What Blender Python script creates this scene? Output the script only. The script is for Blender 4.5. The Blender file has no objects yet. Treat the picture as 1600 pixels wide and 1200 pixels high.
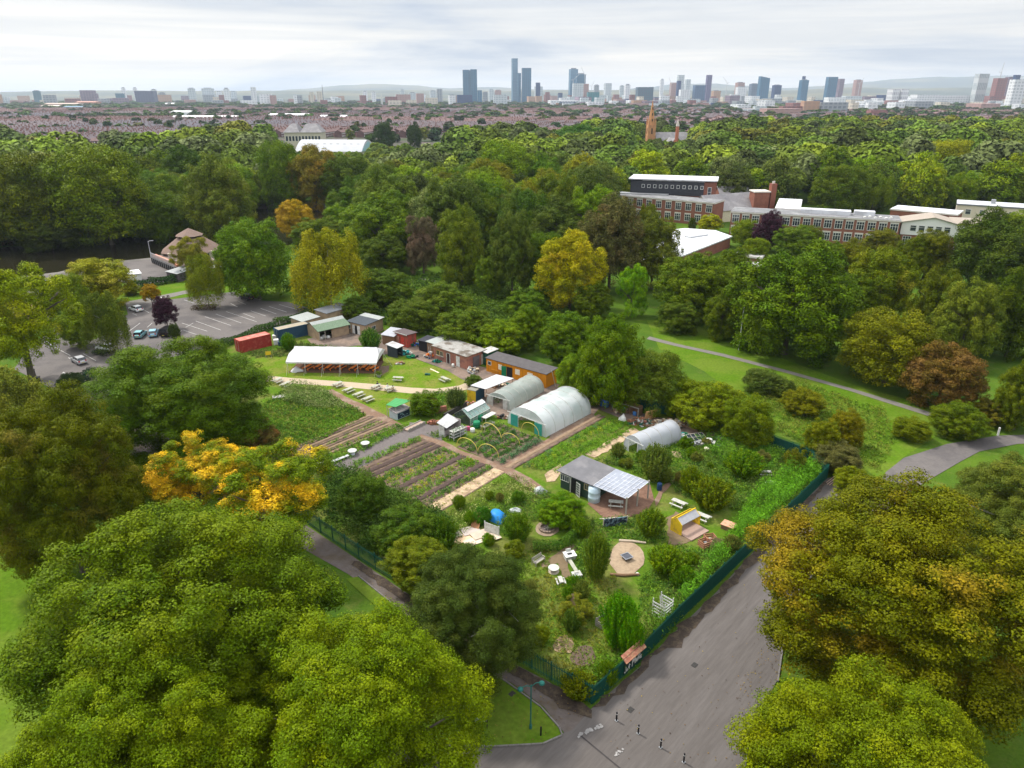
import bpy, math, random
import numpy as np
from mathutils import Vector
random.seed(7)
R_ = np.random.default_rng(11)
sc = bpy.context.scene
col = sc.collection
rad = math.radians
CH = 50.0                      # drone height, metres
FP = 1109.0                    # focal length in pixels of a 1600 px wide frame
PT = rad(22.2)                 # pitch below the horizon
def G(x, y, z=0.0):
 """ground (or height z) position of a surveyed point"""
 u = (x - 800) / FP
 v = (600 - y) / FP
 dy = math.cos(PT) + v * math.sin(PT)
 dz = -math.sin(PT) + v * math.cos(PT)
 t = (z - CH) / dz
 return Vector((u * t, dy * t, z))
def depth(D, z=0.0):
 return D * math.cos(PT) + (CH - z) * math.sin(PT)
def tan_el(y):
 v = (600 - y) / FP
 return (-math.sin(PT) + v * math.cos(PT)) / (math.cos(PT) + v * math.sin(PT))
def X_at(x, D, z=0.0):
 return (x - 800) / FP * depth(D, z)
MATS = {}
def nn(t, kind, **kw):
 n = t.nodes.new(kind)
 for k, v in kw.items():
  setattr(n, k, v)
 return n
def M(key, c=(.5, .5, .5), rough=.8, var=.18, scale=1.5, bump=.0, metal=0., spec=.14, c2=None, c2amt=.5, c2scale=.3,
 alpha=None, trans=0., pos=False, wave=None, stretch=None, rotz=0.):
 """procedural surface: base colour, fine mottling, a second worn colour in patches, optional corrugation"""
 if key in MATS:
  return MATS[key]
 m = bpy.data.materials.new(key)
 m.use_nodes = True
 t = m.node_tree
 b = t.nodes['Principled BSDF']
 L = t.links.new
 if pos:
  src = nn(t, 'ShaderNodeNewGeometry').outputs['Position']
 else:
  src = nn(t, 'ShaderNodeTexCoord').outputs['Object']
 if rotz:
  vr = nn(t, 'ShaderNodeVectorRotate', rotation_type='Z_AXIS')
  vr.inputs['Angle'].default_value = -rotz
  L(src, vr.inputs['Vector'])
  src = vr.outputs['Vector']
 if stretch:
  mp = nn(t, 'ShaderNodeMapping')
  mp.inputs['Scale'].default_value = stretch
  L(src, mp.inputs['Vector'])
  src = mp.outputs['Vector']
 n1 = nn(t, 'ShaderNodeTexNoise')
 n1.inputs['Scale'].default_value = scale
 n1.inputs['Detail'].default_value = 6
 n1.inputs['Roughness'].default_value = .65
 L(src, n1.inputs['Vector'])
 mr = nn(t, 'ShaderNodeMapRange')
 mr.inputs['From Min'].default_value = .25
 mr.inputs['From Max'].default_value = .75
 mr.inputs['To Min'].default_value = 1 - var
 mr.inputs['To Max'].default_value = 1 + var
 L(n1.outputs['Fac'], mr.inputs['Value'])
 colr = None
 if c2 is not None:
  n2 = nn(t, 'ShaderNodeTexNoise')
  n2.inputs['Scale'].default_value = c2scale
  n2.inputs['Detail'].default_value = 5
  n2.inputs['Roughness'].default_value = .6
  L(src, n2.inputs['Vector'])
  r2 = nn(t, 'ShaderNodeMapRange')
  th = .62 - .24 * c2amt
  r2.inputs['From Min'].default_value = th - .06
  r2.inputs['From Max'].default_value = th + .08
  L(n2.outputs['Fac'], r2.inputs['Value'])
  mx = nn(t, 'ShaderNodeMix', data_type='RGBA')
  mx.inputs['A'].default_value = (*c, 1)
  mx.inputs['B'].default_value = (*c2, 1)
  L(r2.outputs['Result'], mx.inputs['Factor'])
  colr = mx.outputs['Result']
 mu = nn(t, 'ShaderNodeMix', data_type='RGBA', blend_type='MULTIPLY')
 mu.inputs['Factor'].default_value = 1
 if colr is None:
  mu.inputs['A'].default_value = (*c, 1)
 else:
  L(colr, mu.inputs['A'])
 L(mr.outputs['Result'], mu.inputs['B'])
 L(mu.outputs['Result'], b.inputs['Base Color'])
 b.inputs['Roughness'].default_value = rough
 b.inputs['Metallic'].default_value = metal
 b.inputs['Specular IOR Level'].default_value = spec
 hsrc = n1.outputs['Fac']
 if wave:
  ax, ws = wave
  w = nn(t, 'ShaderNodeTexWave', bands_direction=ax)
  w.inputs['Scale'].default_value = ws
  c0 = nn(t, 'ShaderNodeTexCoord')
  L(c0.outputs['Object'], w.inputs['Vector'])
  hsrc = w.outputs['Fac']
  mm = nn(t, 'ShaderNodeMapRange')
  mm.inputs['To Min'].default_value = .8
  mm.inputs['To Max'].default_value = 1.1
  L(hsrc, mm.inputs['Value'])
  m3 = nn(t, 'ShaderNodeMix', data_type='RGBA', blend_type='MULTIPLY')
  m3.inputs['Factor'].default_value = 1
  L(mu.outputs['Result'], m3.inputs['A'])
  L(mm.outputs['Result'], m3.inputs['B'])
  L(m3.outputs['Result'], b.inputs['Base Color'])
  bump = max(bump, .4)
 if bump:
  bp = nn(t, 'ShaderNodeBump')
  bp.inputs['Strength'].default_value = bump
  bp.inputs['Distance'].default_value = .05
  L(hsrc, bp.inputs['Height'])
  L(bp.outputs['Normal'], b.inputs['Normal'])
 if alpha is not None or trans:
  out = t.nodes['Material Output']
  tl = nn(t, 'ShaderNodeBsdfTranslucent')
  tl.inputs['Color'].default_value = (*c, 1)
  m1 = nn(t, 'ShaderNodeMixShader')
  m1.inputs['Fac'].default_value = trans
  L(b.outputs['BSDF'], m1.inputs[1])
  L(tl.outputs['BSDF'], m1.inputs[2])
  last = m1.outputs[0]
  if alpha is not None:
   tp = nn(t, 'ShaderNodeBsdfTransparent')
   m2 = nn(t, 'ShaderNodeMixShader')
   m2.inputs['Fac'].default_value = alpha
   L(tp.outputs[0], m2.inputs[1])
   L(last, m2.inputs[2])
   last = m2.outputs[0]
  L(last, out.inputs['Surface'])
 MATS[key] = m
 return m
def leaf_material(name, turning=False, rough=.55):
 m = bpy.data.materials.new(name)
 m.use_nodes = True
 t = m.node_tree
 L = t.links.new
 b = t.nodes['Principled BSDF']
 oi = nn(t, 'ShaderNodeObjectInfo')
 a1 = nn(t, 'ShaderNodeAttribute', attribute_name='clump')
 a2 = nn(t, 'ShaderNodeAttribute', attribute_name='leafv')
 ad = nn(t, 'ShaderNodeMath', operation='MULTIPLY_ADD')
 L(a1.outputs['Fac'], ad.inputs[0])
 ad.inputs[1].default_value = .52
 ad.inputs[2].default_value = .44
 ad2 = nn(t, 'ShaderNodeMath', operation='MULTIPLY_ADD')
 L(a2.outputs['Fac'], ad2.inputs[0])
 ad2.inputs[1].default_value = .68
 L(ad.outputs[0], ad2.inputs[2])
 hs = nn(t, 'ShaderNodeHueSaturation')
 hm = nn(t, 'ShaderNodeMapRange')
 hm.inputs['To Min'].default_value = .522
 hm.inputs['To Max'].default_value = .476
 L(a1.outputs['Fac'], hm.inputs['Value'])
 L(hm.outputs['Result'], hs.inputs['Hue'])
 hs.inputs['Saturation'].default_value = 1.12
 L(oi.outputs['Color'], hs.inputs['Color'])
 mul = nn(t, 'ShaderNodeMix', data_type='RGBA', blend_type='MULTIPLY')
 mul.inputs['Factor'].default_value = 1
 L(hs.outputs['Color'], mul.inputs['A'])
 L(ad2.outputs[0], mul.inputs['B'])
 c = mul.outputs['Result']
 if turning:
  at = nn(t, 'ShaderNodeAttribute', attribute_name='turn_colour', attribute_type='OBJECT')
  aa = nn(t, 'ShaderNodeAttribute', attribute_name='turn_amount', attribute_type='OBJECT')
  tc = nn(t, 'ShaderNodeTexCoord')
  n = nn(t, 'ShaderNodeTexNoise')
  n.inputs['Scale'].default_value = 1.5
  n.inputs['Detail'].default_value = 3
  L(tc.outputs['Object'], n.inputs['Vector'])
  s1 = nn(t, 'ShaderNodeMath', operation='MULTIPLY_ADD')
  L(a1.outputs['Fac'], s1.inputs[0])
  s1.inputs[1].default_value = .25
  L(n.outputs['Fac'], s1.inputs[2])
  s2 = nn(t, 'ShaderNodeMath', operation='ADD')
  L(s1.outputs[0], s2.inputs[0])
  L(aa.outputs['Fac'], s2.inputs[1])
  mr = nn(t, 'ShaderNodeMapRange')
  mr.inputs['From Min'].default_value = 1.0
  mr.inputs['From Max'].default_value = 1.18
  L(s2.outputs[0], mr.inputs['Value'])
  m2 = nn(t, 'ShaderNodeMix', data_type='RGBA', blend_type='MULTIPLY')
  m2.inputs['Factor'].default_value = 1
  L(at.outputs['Color'], m2.inputs['A'])
  L(ad2.outputs[0], m2.inputs['B'])
  m3 = nn(t, 'ShaderNodeMix', data_type='RGBA')
  L(mr.outputs['Result'], m3.inputs['Factor'])
  L(c, m3.inputs['A'])
  L(m2.outputs['Result'], m3.inputs['B'])
  c = m3.outputs['Result']
 L(c, b.inputs['Base Color'])
 b.inputs['Roughness'].default_value = rough
 b.inputs['Specular IOR Level'].default_value = .06
 tl = nn(t, 'ShaderNodeBsdfTranslucent')
 L(c, tl.inputs['Color'])
 mx = nn(t, 'ShaderNodeMixShader')
 mx.inputs['Fac'].default_value = .13
 L(b.outputs['BSDF'], mx.inputs[1])
 L(tl.outputs['BSDF'], mx.inputs[2])
 L(mx.outputs[0], t.nodes['Material Output'].inputs['Surface'])
 return m
LEAF = leaf_material('leaves')
LEAFT = leaf_material('turning_leaves', True)
def tint_leaf_material():
 """leaves whose colour sits on the mesh (plant by plant differences)"""
 m = bpy.data.materials.new('mixed_leaves')
 m.use_nodes = True
 t = m.node_tree
 L = t.links.new
 b = t.nodes['Principled BSDF']
 a = nn(t, 'ShaderNodeAttribute', attribute_name='tint')
 L(a.outputs['Color'], b.inputs['Base Color'])
 b.inputs['Roughness'].default_value = .6
 b.inputs['Specular IOR Level'].default_value = .05
 tl = nn(t, 'ShaderNodeBsdfTranslucent')
 L(a.outputs['Color'], tl.inputs['Color'])
 mx = nn(t, 'ShaderNodeMixShader')
 mx.inputs['Fac'].default_value = .13
 L(b.outputs['BSDF'], mx.inputs[1])
 L(tl.outputs['BSDF'], mx.inputs[2])
 L(mx.outputs[0], t.nodes['Material Output'].inputs['Surface'])
 return m
LTINT = tint_leaf_material()
BARK = M('bark', (.10, .085, .065), .95, .35, 6, .5)
GREYBARK = M('grey_bark', (.26, .25, .21), .95, .3, 6, .3)
class MB:
 def __init__(s):
  s.v, s.f, s.m = [], [], []
 def add(s, vs, fs, mi=0):
  o = len(s.v)
  s.v += [tuple(p) for p in vs]
  s.f += [tuple(i + o for i in f) for f in fs]
  s.m += [mi] * len(fs)
  return s
 def hexa(s, b, t, mi=0):
  return s.add(list(b) + list(t), [(3, 2, 1, 0), (4, 5, 6, 7), (0, 1, 5, 4), (1, 2, 6, 5), (2, 3, 7, 6), (3, 0, 4, 7)], mi)
 def box(s, x0, x1, y0, y1, z0, z1, mi=0):
  return s.hexa([(x0, y0, z0), (x1, y0, z0), (x1, y1, z0), (x0, y1, z0)], [(x0, y0, z1), (x1, y0, z1), (x1, y1, z1), (x0, y1, z1)], mi)
 def obox(s, cx, cy, z0, lx, ly, h, rz=0, mi=0):
  c, n = math.cos(rz), math.sin(rz)
  q = [(cx + a * lx / 2 * c - b * ly / 2 * n, cy + a * lx / 2 * n + b * ly / 2 * c) for a, b in ((-1, -1), (1, -1), (1, 1), (-1, 1))]
  return s.hexa([(*p, z0) for p in q], [(*p, z0 + h) for p in q], mi)
 def prism(s, poly, z0, z1, mi=0):
  n = len(poly)
  vs = [(p[0], p[1], z0) for p in poly] + [(p[0], p[1], z1) for p in poly]
  return s.add(vs, [tuple(range(n))[::-1], tuple(range(n, 2 * n))] + [(i, (i + 1) % n, n + (i + 1) % n, n + i) for i in range(n)], mi)
 def extr(s, prof, x0, x1, mi=0, ax='x'):
  """profile [(a,z)] pushed along x (a is y) or along y (a is x)"""
  n = len(prof)
  if ax == 'x':
   vs = [(x0, a, z) for a, z in prof] + [(x1, a, z) for a, z in prof]
  else:
   vs = [(a, x0, z) for a, z in prof] + [(a, x1, z) for a, z in prof]
  return s.add(vs, [tuple(range(n)), tuple(range(n, 2 * n))[::-1]] + [(i, n + i, n + (i + 1) % n, (i + 1) % n) for i in range(n)], mi)
 def slab(s, pts, th, mi=0):
  """a thick sheet under any polygon of 3-D points"""
  n = len(pts)
  vs = [tuple(p) for p in pts] + [(p[0], p[1], p[2] - th) for p in pts]
  return s.add(vs, [tuple(range(n)), tuple(range(n, 2 * n))[::-1]] + [(i, n + i, n + (i + 1) % n, (i + 1) % n) for i in range(n)], mi)
 def beam(s, a, b, w, mi=0):
  return s.tube([a, b], w / 2, 4, mi)
 def tube(s, pts, r, n=6, mi=0):
  pts = [Vector(p) for p in pts]
  rs = r if isinstance(r, (list, tuple)) else [r] * len(pts)
  o = []
  for i, p in enumerate(pts):
   d = (pts[min(i + 1, len(pts) - 1)] - pts[max(i - 1, 0)])
   d = d.normalized() if d.length > 1e-9 else Vector((0, 0, 1))
   u = d.cross(Vector((0, 0, 1)))
   if u.length < .05:
    u = d.cross(Vector((1, 0, 0)))
   u.normalize()
   w = d.cross(u)
   for k in range(n):
    a = 2 * math.pi * (k + .5) / n
    o.append(p + (u * math.cos(a) + w * math.sin(a)) * rs[i])
  fs = []
  for i in range(len(pts) - 1):
   for k in range(n):
    k2 = (k + 1) % n
    fs.append((i * n + k, i * n + k2, (i + 1) * n + k2, (i + 1) * n + k))
  fs.append(tuple(range(n))[::-1])
  fs.append(tuple(range((len(pts) - 1) * n, len(pts) * n)))
  return s.add(o, fs, mi)
 def cyl(s, x, y, z0, z1, r0, r1=None, n=12, mi=0):
  r1 = r0 if r1 is None else r1
  b = [(x + r0 * math.cos(2 * math.pi * k / n), y + r0 * math.sin(2 * math.pi * k / n), z0) for k in range(n)]
  t = [(x + r1 * math.cos(2 * math.pi * k / n), y + r1 * math.sin(2 * math.pi * k / n), z1) for k in range(n)]
  return s.add(b + t, [tuple(range(n))[::-1], tuple(range(n, 2 * n))] + [(k, (k + 1) % n, n + (k + 1) % n, n + k) for k in range(n)], mi)
 def lathe(s, prof, x=0, y=0, n=14, mi=0):
  m = len(prof)
  vs = [(x + r * math.cos(2 * math.pi * k / n), y + r * math.sin(2 * math.pi * k / n), z) for r, z in prof for k in range(n)]
  fs = [(i * n + k, i * n + (k + 1) % n, (i + 1) * n + (k + 1) % n, (i + 1) * n + k) for i in range(m - 1) for k in range(n)]
  fs += [tuple(range(n))[::-1], tuple(range((m - 1) * n, m * n))]
  return s.add(vs, fs, mi)
 def mesh(s, name, mats):
  me = bpy.data.meshes.new(name)
  me.from_pydata(s.v, [], s.f)
  for m in (mats if isinstance(mats, (list, tuple)) else [mats]):
   me.materials.append(m)
  if any(s.m):
   me.polygons.foreach_set('material_index', s.m)
  me.update()
  return me
 def build(s, name, mats, parent=None, smooth=False):
  me = s.mesh(name, mats)
  if smooth:
   me.polygons.foreach_set('use_smooth', [True] * len(me.polygons))
  o = bpy.data.objects.new(name, me)
  col.objects.link(o)
  if parent is not None:
   o.parent = parent
  return o
def tag(o, label=None, cat=None, group=None, kind=None):
 if label:
  o['label'] = label
 if cat:
  o['category'] = cat
 if group:
  o['group'] = group
 if kind:
  o['kind'] = kind
 return o
def thing(name, label, cat, loc=(0, 0, 0), rz=0., group=None):
 o = bpy.data.objects.new(name, None)
 o.empty_display_size = .3
 col.objects.link(o)
 o.location = loc
 o.rotation_euler = (0, 0, rz)
 return tag(o, label, cat, group)
def copy_tree(o, parent=None):
 c = o.copy()
 col.objects.link(c)
 c.parent = parent
 for ch in [k for k in KIDS(o)]:
  copy_tree(ch, c)
 return c
def KIDS(o):
 return list(o.children)
def dup(o, loc, rz=None, label=None, group=None, scale=None):
 c = copy_tree(o)
 c.location = loc
 if rz is not None:
  c.rotation_euler = (0, 0, rz)
 if scale:
  c.scale = (scale,) * 3
 if label:
  c['label'] = label
 if group:
  c['group'] = group
 return c
def frame(A, B):
 """A left, B right end of a ground line seen in the survey: origin, angle, length"""
 a = G(*A) if len(A) == 2 else Vector(A)
 b = G(*B) if len(B) == 2 else Vector(B)
 d = b - a
 return a, math.atan2(d.y, d.x), d.length
def quads_mesh(name, V, mats, attrs=None, tint=None, cornern=4):
 n = len(V) // cornern
 me = bpy.data.meshes.new(name)
 me.vertices.add(len(V))
 me.vertices.foreach_set('co', np.ascontiguousarray(V, dtype=np.float32).ravel())
 me.loops.add(n * cornern)
 me.loops.foreach_set('vertex_index', np.arange(n * cornern, dtype=np.int32))
 me.polygons.add(n)
 me.polygons.foreach_set('loop_start', np.arange(0, n * cornern, cornern, dtype=np.int32))
 for k, a in (attrs or {}).items():
  at = me.attributes.new(k, 'FLOAT', 'FACE')
  at.data.foreach_set('value', np.ascontiguousarray(a, dtype=np.float32))
 if tint is not None:
  at = me.attributes.new('tint', 'FLOAT_COLOR', 'FACE')
  at.data.foreach_set('color', np.ascontiguousarray(np.c_[tint, np.ones(n)], dtype=np.float32).ravel())
 me.materials.append(mats)
 me.update()
 me.validate()
 return me
def unit(v):
 return v / np.maximum(np.linalg.norm(v, axis=-1, keepdims=True), 1e-9)
def leaf_quads(C, N, s, rng, aspect=.6):
 """rhombic leaves at C facing N, half length s"""
 n = len(C)
 t = unit(np.cross(N, unit(rng.normal(size=(n, 3)))))
 b = np.cross(N, t)
 s = np.asarray(s).reshape(-1, 1) * rng.uniform(.65, 1.25, (n, 1))
 fold = N * s * .18
 P = np.stack([C - t * s - fold, C - b * s * aspect + fold * .6, C + t * s - fold, C + b * s * aspect + fold * .6], axis=1)
 return P.reshape(-1, 3)
def crown(name, n_leaf, size, seed, lobes=26, subs=16, droop=0., flat=1., openness=0., mat=None, lr=(.26, .42), sr=(.10, .17)):
 """unit crown, radius 1: big boughs, each of many leaf clumps; the gaps between them are real"""
 g = np.random.default_rng(seed)
 k = np.arange(lobes) + .5
 ph = np.arccos(1 - 1.72 * k / lobes)
 th = math.pi * (1 + 5 ** .5) * k + g.uniform(0, 6)
 d = np.c_[np.sin(ph) * np.cos(th), np.sin(ph) * np.sin(th), np.cos(ph)]
 d = unit(d + g.normal(scale=.16, size=d.shape))
 rl = g.uniform(*lr, lobes)
 lc = d * (1.0 - rl)[:, None] * g.uniform(.80 - openness, 1.08, (lobes, 1))
 lc[:, 2] *= flat
 ci = g.choice(lobes, lobes // 3)
 lc = np.r_[lc, lc[ci] * .45]            # inner boughs
 rl = np.r_[rl, rl[ci] * 1.1]
 d = np.r_[d, d[ci]]
 nl = len(rl)
 sd = unit(g.normal(size=(nl, subs, 3)) + d[:, None] * .75 + np.array([0, 0, .35]))
 so = g.uniform(.62, 1.18, (nl, subs, 1))
 scn = lc[:, None] + sd * rl[:, None, None] * so
 rs = g.uniform(*sr, (nl, subs)) * (rl[:, None] / rl.mean()) ** .5
 scn = scn.reshape(-1, 3)
 rs = rs.reshape(-1)
 sdir = sd.reshape(-1, 3)
 cl = (g.uniform(0, 1, (nl, 1)) * .45 + g.uniform(0, 1, (nl, subs)) * .55).reshape(-1)
 w = rs ** 2
 idx = g.choice(len(rs), n_leaf, p=w / w.sum())
 ld = unit(g.normal(size=(n_leaf, 3)) + sdir[idx] * .5 + np.array([0, 0, .45]))
 rr = g.uniform(.45, 1.0, (n_leaf, 1)) ** .5 * rs[idx][:, None] * g.uniform(.8, 1.35, (n_leaf, 1))
 C = scn[idx] + ld * rr * np.array([1.15, 1.15, .8])
 if droop:
  C[:, 2] -= droop * g.uniform(0, 1, n_leaf) ** 1.5 * np.hypot(C[:, 0], C[:, 1])
 N = unit(ld * 1.0 + np.array([0, 0, .25]) + g.normal(scale=.36, size=(n_leaf, 3)))
 C[:, :2] /= np.quantile(np.hypot(C[:, 0], C[:, 1]), .985)
 C[:, 2] -= (C[:, 2].max() + C[:, 2].min()) / 2
 C[:, 2] /= np.quantile(np.abs(C[:, 2]), .995)
 V = leaf_quads(C, N, size, g)
 return quads_mesh(name, V, mat or LEAF, {'clump': cl[idx], 'leafv': g.uniform(0, 1, n_leaf)})
def spray(name, n_stem, per, size, seed, mat=None):
 """unit bush of upright leafy stems springing from the base"""
 g = np.random.default_rng(seed)
 th = g.uniform(0, 6.283, n_stem)
 ro = g.uniform(0, 1, n_stem) ** .6
 tip = np.c_[np.cos(th) * ro * .85, np.sin(th) * ro * .85, 1 - .9 * ro ** 2 * g.uniform(.6, 1.2, n_stem)]
 tip[:, 2] *= g.uniform(.75, 1.15, n_stem)
 k = np.repeat(np.arange(n_stem), per)
 s = g.uniform(.15, 1, len(k))
 root = np.c_[tip[:, :2] * .45, np.full(n_stem, -1.)]
 C = root[k] + (tip - root)[k] * s[:, None] + g.normal(scale=.05, size=(len(k), 3)) * (1.3 - s)[:, None]
 C[:, :2] += tip[k, :2] * (s ** 2)[:, None] * .15
 N = unit(g.normal(scale=.8, size=(len(k), 3)) + np.c_[tip[k, :2] * .5, np.full(len(k), .5)])
 V = leaf_quads(C, N, np.full(len(k), size), g, .36)
 return quads_mesh(name, V, mat or LEAF, {'clump': g.uniform(0, 1, n_stem)[k], 'leafv': g.uniform(0, 1, len(k))})
def trunk_mesh(name, seed, mat=BARK, splay=.75, limbs=7, r=.055, hf=.42):
 """unit tree skeleton: radius 1, height 1, tapered trunk and limbs that reach into the crown"""
 g = random.Random(seed)
 m = MB()
 lean = (g.uniform(-.06, .06), g.uniform(-.06, .06))
 m.tube([(0, 0, -.01), (0, 0, .03), (lean[0] * .5, lean[1] * .5, .2), (lean[0], lean[1], hf), (lean[0] * 1.5, lean[1] * 1.2, .88)],
  [r * 1.5, r * 1.05, r * .85, r * .62, r * .12], 7)
 for i in range(limbs):
  a = 2 * math.pi * i / limbs + g.uniform(-.3, .3)
  z0 = g.uniform(.25, .55)
  e = splay * g.uniform(.7, 1.)
  z1 = min(.78, z0 + g.uniform(.15, .4))
  p = [(lean[0] * z0 * 2, lean[1] * z0 * 2, z0), (math.cos(a) * e * .4, math.sin(a) * e * .4, z0 + (z1 - z0) * .45),
   (math.cos(a + .2) * e * .75, math.sin(a + .2) * e * .75, z0 + (z1 - z0) * .75), (math.cos(a + .1) * e, math.sin(a + .1) * e, z1)]
  m.tube(p, [r * .42, r * .3, r * .18, r * .05], 5)
  for j in range(2):
   b = a + g.uniform(-.9, .9)
   q = Vector(p[1 + j])
   m.tube([q, q + Vector((math.cos(b) * .2, math.sin(b) * .2, .06)), q + Vector((math.cos(b) * .30, math.sin(b) * .30, .09))], [r * .2, r * .12, r * .03], 4)
 return m.mesh(name, mat)
NEAR = [crown('crown', 360000, .0096, 101 + i, 44, 28, lr=(.18, .32), sr=(.05, .10)) for i in range(2)]
NEART = [crown('crown', 340000, .0100, 147, 70, 24, mat=LEAFT, lr=(.17, .25), sr=(.05, .085))]
MID = [crown('crown', 60000, .0215, 201 + i, l, 18, lr=a, sr=(.075, .14)) for i, (l, a) in enumerate([(30, (.24, .38)), (24, (.28, .45)), (36, (.2, .34)), (20, (.3, .5))])]
MIDT = [crown('crown', 60000, .0215, 231 + i, 30, 18, mat=LEAFT, lr=(.22, .36), sr=(.075, .14)) for i in range(2)]
OPEN = [crown('crown', 60000, .018, 251, 22, 14, openness=.15, mat=LEAFT, lr=(.16, .3), sr=(.06, .12))]
WEEP = [crown('crown', 44000, .022, 261, 20, 18, droop=.7, lr=(.2, .34), sr=(.07, .12))]
SPRAY = [spray('crown', 240, 70, .05, 281 + i) for i in range(3)]
FAR = [crown('crown', 14000, .042, 301 + i, 18 + 4 * i, 12, lr=(.26, .44), sr=(.1, .18)) for i in range(4)]
TRUNK = [trunk_mesh('trunk', 401 + i) for i in range(3)]
PALETRUNK = [trunk_mesh('trunk', 411, GREYBARK, .6, 8, .03)]
BUSHSTEM = [trunk_mesh('stem', 421, BARK, .7, 6, .03, .3)]
ALLTREES = []
def make_tree(name, X, D, R, zc, C, protos, trunks, color, label, cat='tree', group=None, turn=None, seed=0, crown_name='crown', trunk_name='trunk', thick=1.):
 g = random.Random(seed * 7 + 3)
 t = thing(name, label, cat, (X, D, 0), g.uniform(0, 6.28), group)
 me = g.choice(protos)
 o = bpy.data.objects.new(crown_name, me)
 col.objects.link(o)
 o.parent = t
 o.location = (0, 0, zc)
 o.scale = (R * g.uniform(.95, 1.06), R * g.uniform(.95, 1.06), C)
 o.color = (*color, 1)
 if turn:
  o['turn_colour'] = [float(x) for x in turn[0]]
  o['turn_amount'] = float(turn[1])
 k = bpy.data.objects.new(trunk_name, g.choice(trunks))
 col.objects.link(k)
 k.parent = t
 h = zc + C * .75
 k.scale = (R * .85 * thick, R * .85 * thick, h)
 ALLTREES.append(t)
 return t
def solve(cx, ytop, ybot, w, clear=1.):
 """position, radius and height of a crown from its surveyed outline: top, foot and width"""
 et, eb = tan_el(ytop), tan_el(ybot)
 best = None
 D = 25.0
 while D < 1500:
  zg = 8.0
  Rr = w / 2 / FP * depth(D, zg)
  lo, hi = .3, 60.
  for _ in range(40):
   Cc = (lo + hi) / 2
   zc = Cc * .94 + clear
   if CH + D * et - zc > math.sqrt(Cc * Cc + Rr * Rr * et * et):
    lo = Cc
   else:
    hi = Cc
  zc = Cc * .94 + clear
  res = zc - (CH + D * eb) - math.sqrt(Cc * Cc + Rr * Rr * eb * eb)
  if best is None or abs(res) < best[0]:
   best = (abs(res), D, Rr, zc, Cc)
  D *= 1.004
 _, D, Rr, zc, Cc = best
 Rr = w / 2 / FP * depth(D, zc)
 return X_at(cx, D, zc), D, Rr, zc, Cc
def solve_b(cx, ytop, w, asp=.85, clear=1.):
 et = tan_el(ytop)
 best = None
 D = 25.0
 while D < 2500:
  Rr = w / 2 / FP * depth(D, 8)
  C = asp * Rr
  zc = .94 * C + clear
  res = CH + D * et - zc - math.sqrt(C * C + Rr * Rr * et * et)
  if best is None or abs(res) < best[0]:
   best = (abs(res), D, Rr, zc, C)
  D *= 1.004
 _, D, Rr, zc, C = best
 return X_at(cx, D, zc), D, Rr, zc, C
LIME = (.092, .150, .006)
FRESH = (.088, .145, .008)
MIDG = (.085, .135, .014)
DEEP = (.060, .105, .013)
DARK = (.040, .072, .014)
OLIVE = (.120, .125, .012)
BRONZE = (.135, .112, .018)
GREYG = (.105, .130, .040)
GOLD = (.42, .27, .012)
AMBER = (.66, .40, .010)
RUST = (.20, .095, .020)
PURPLE = (.045, .018, .028)
YELL = (.26, .24, .016)
def T(cx, ytop, ybot, w, color, label, protos=MID, trunks=None, turn=None, clear=1., name='broadleaf_tree', cat='tree', group=None, asp=None, thick=1.):
 if asp:
  X, D, R, zc, C = solve_b(cx, ytop, w, asp, clear)
 else:
  X, D, R, zc, C = solve(cx, ytop, ybot, w, clear)
  if C < .55 * R or C > 1.7 * R:
   X, D, R, zc, C = solve_b(cx, ytop, w, .6 if C < R else 1.6, clear)
 if isinstance(color, tuple) and color[1] > color[0]:
  k = .86 if protos in (NEAR, NEART) else 1.20
  color = ((color[0] * 1.2 + .006) * k, color[1] * 1.12 * k, color[2] * .7)
 if DEBUG:
  print('TREE %-60s D%6.0f X%6.0f R%5.1f h%5.1f' % (label[:60], D, X, R, zc + C))
 TREEPOS.append((X, D, R))
 return make_tree(name, X, D, R, zc, C, protos, trunks or TRUNK, color, label, cat, group, turn, int(cx * 3 + ytop), thick=thick)
def in_poly(X, D, poly):
 c = False
 n = len(poly)
 for i in range(n):
  x1, y1 = poly[i]
  x2, y2 = poly[i - 1]
  if (y1 > D) != (y2 > D) and X < (x2 - x1) * (D - y1) / (y2 - y1) + x1:
   c = not c
 return c
DEBUG = False
TREEPOS = []
T(296, 774, 1075, 455, (.085, .145, .006), 'big light green plane tree at the lower left, below the yellow and orange tree', NEAR, clear=2, asp=.72)
T(225, 990, 1400, 380, (.112, .178, .007), 'light green plane tree at the bottom edge, left one of the front pair', NEAR, clear=2, asp=.85)
T(568, 952, 1330, 390, (.115, .182, .007), 'light green plane tree at the bottom edge, beside the corner lawn', NEAR, clear=2, asp=.85)
T(95, 612, 905, 250, (.082, .112, .010), 'olive brown broad tree at the left, in front of the yellow and orange tree', NEART, turn=((.14, .115, .012), .34), clear=1.5)
T(272, 528, 742, 300, (.064, .125, .014), 'large round mid green tree between the car park and the allotment', NEAR, clear=1)
T(305, 682, 800, 165, (.085, .125, .012), 'tree of amber and green flat sprays, left one of the two', OPEN, turn=(AMBER, .49), clear=4, name='autumn_tree')
T(425, 690, 838, 190, MIDG, 'green tree with bright orange outer sprays overhanging the fence path', OPEN, turn=(AMBER, .42), clear=4, name='autumn_tree')
T(400, 655, 705, 90, (.13, .10, .03), 'small bronze bush behind the orange tipped tree', OPEN, turn=(RUST, .4), clear=1)
T(737, 852, 1066, 225, (.05, .085, .022), 'dark twiggy tree hanging over the near fence and path', NEAR, PALETRUNK, clear=2, thick=1.6)
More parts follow.
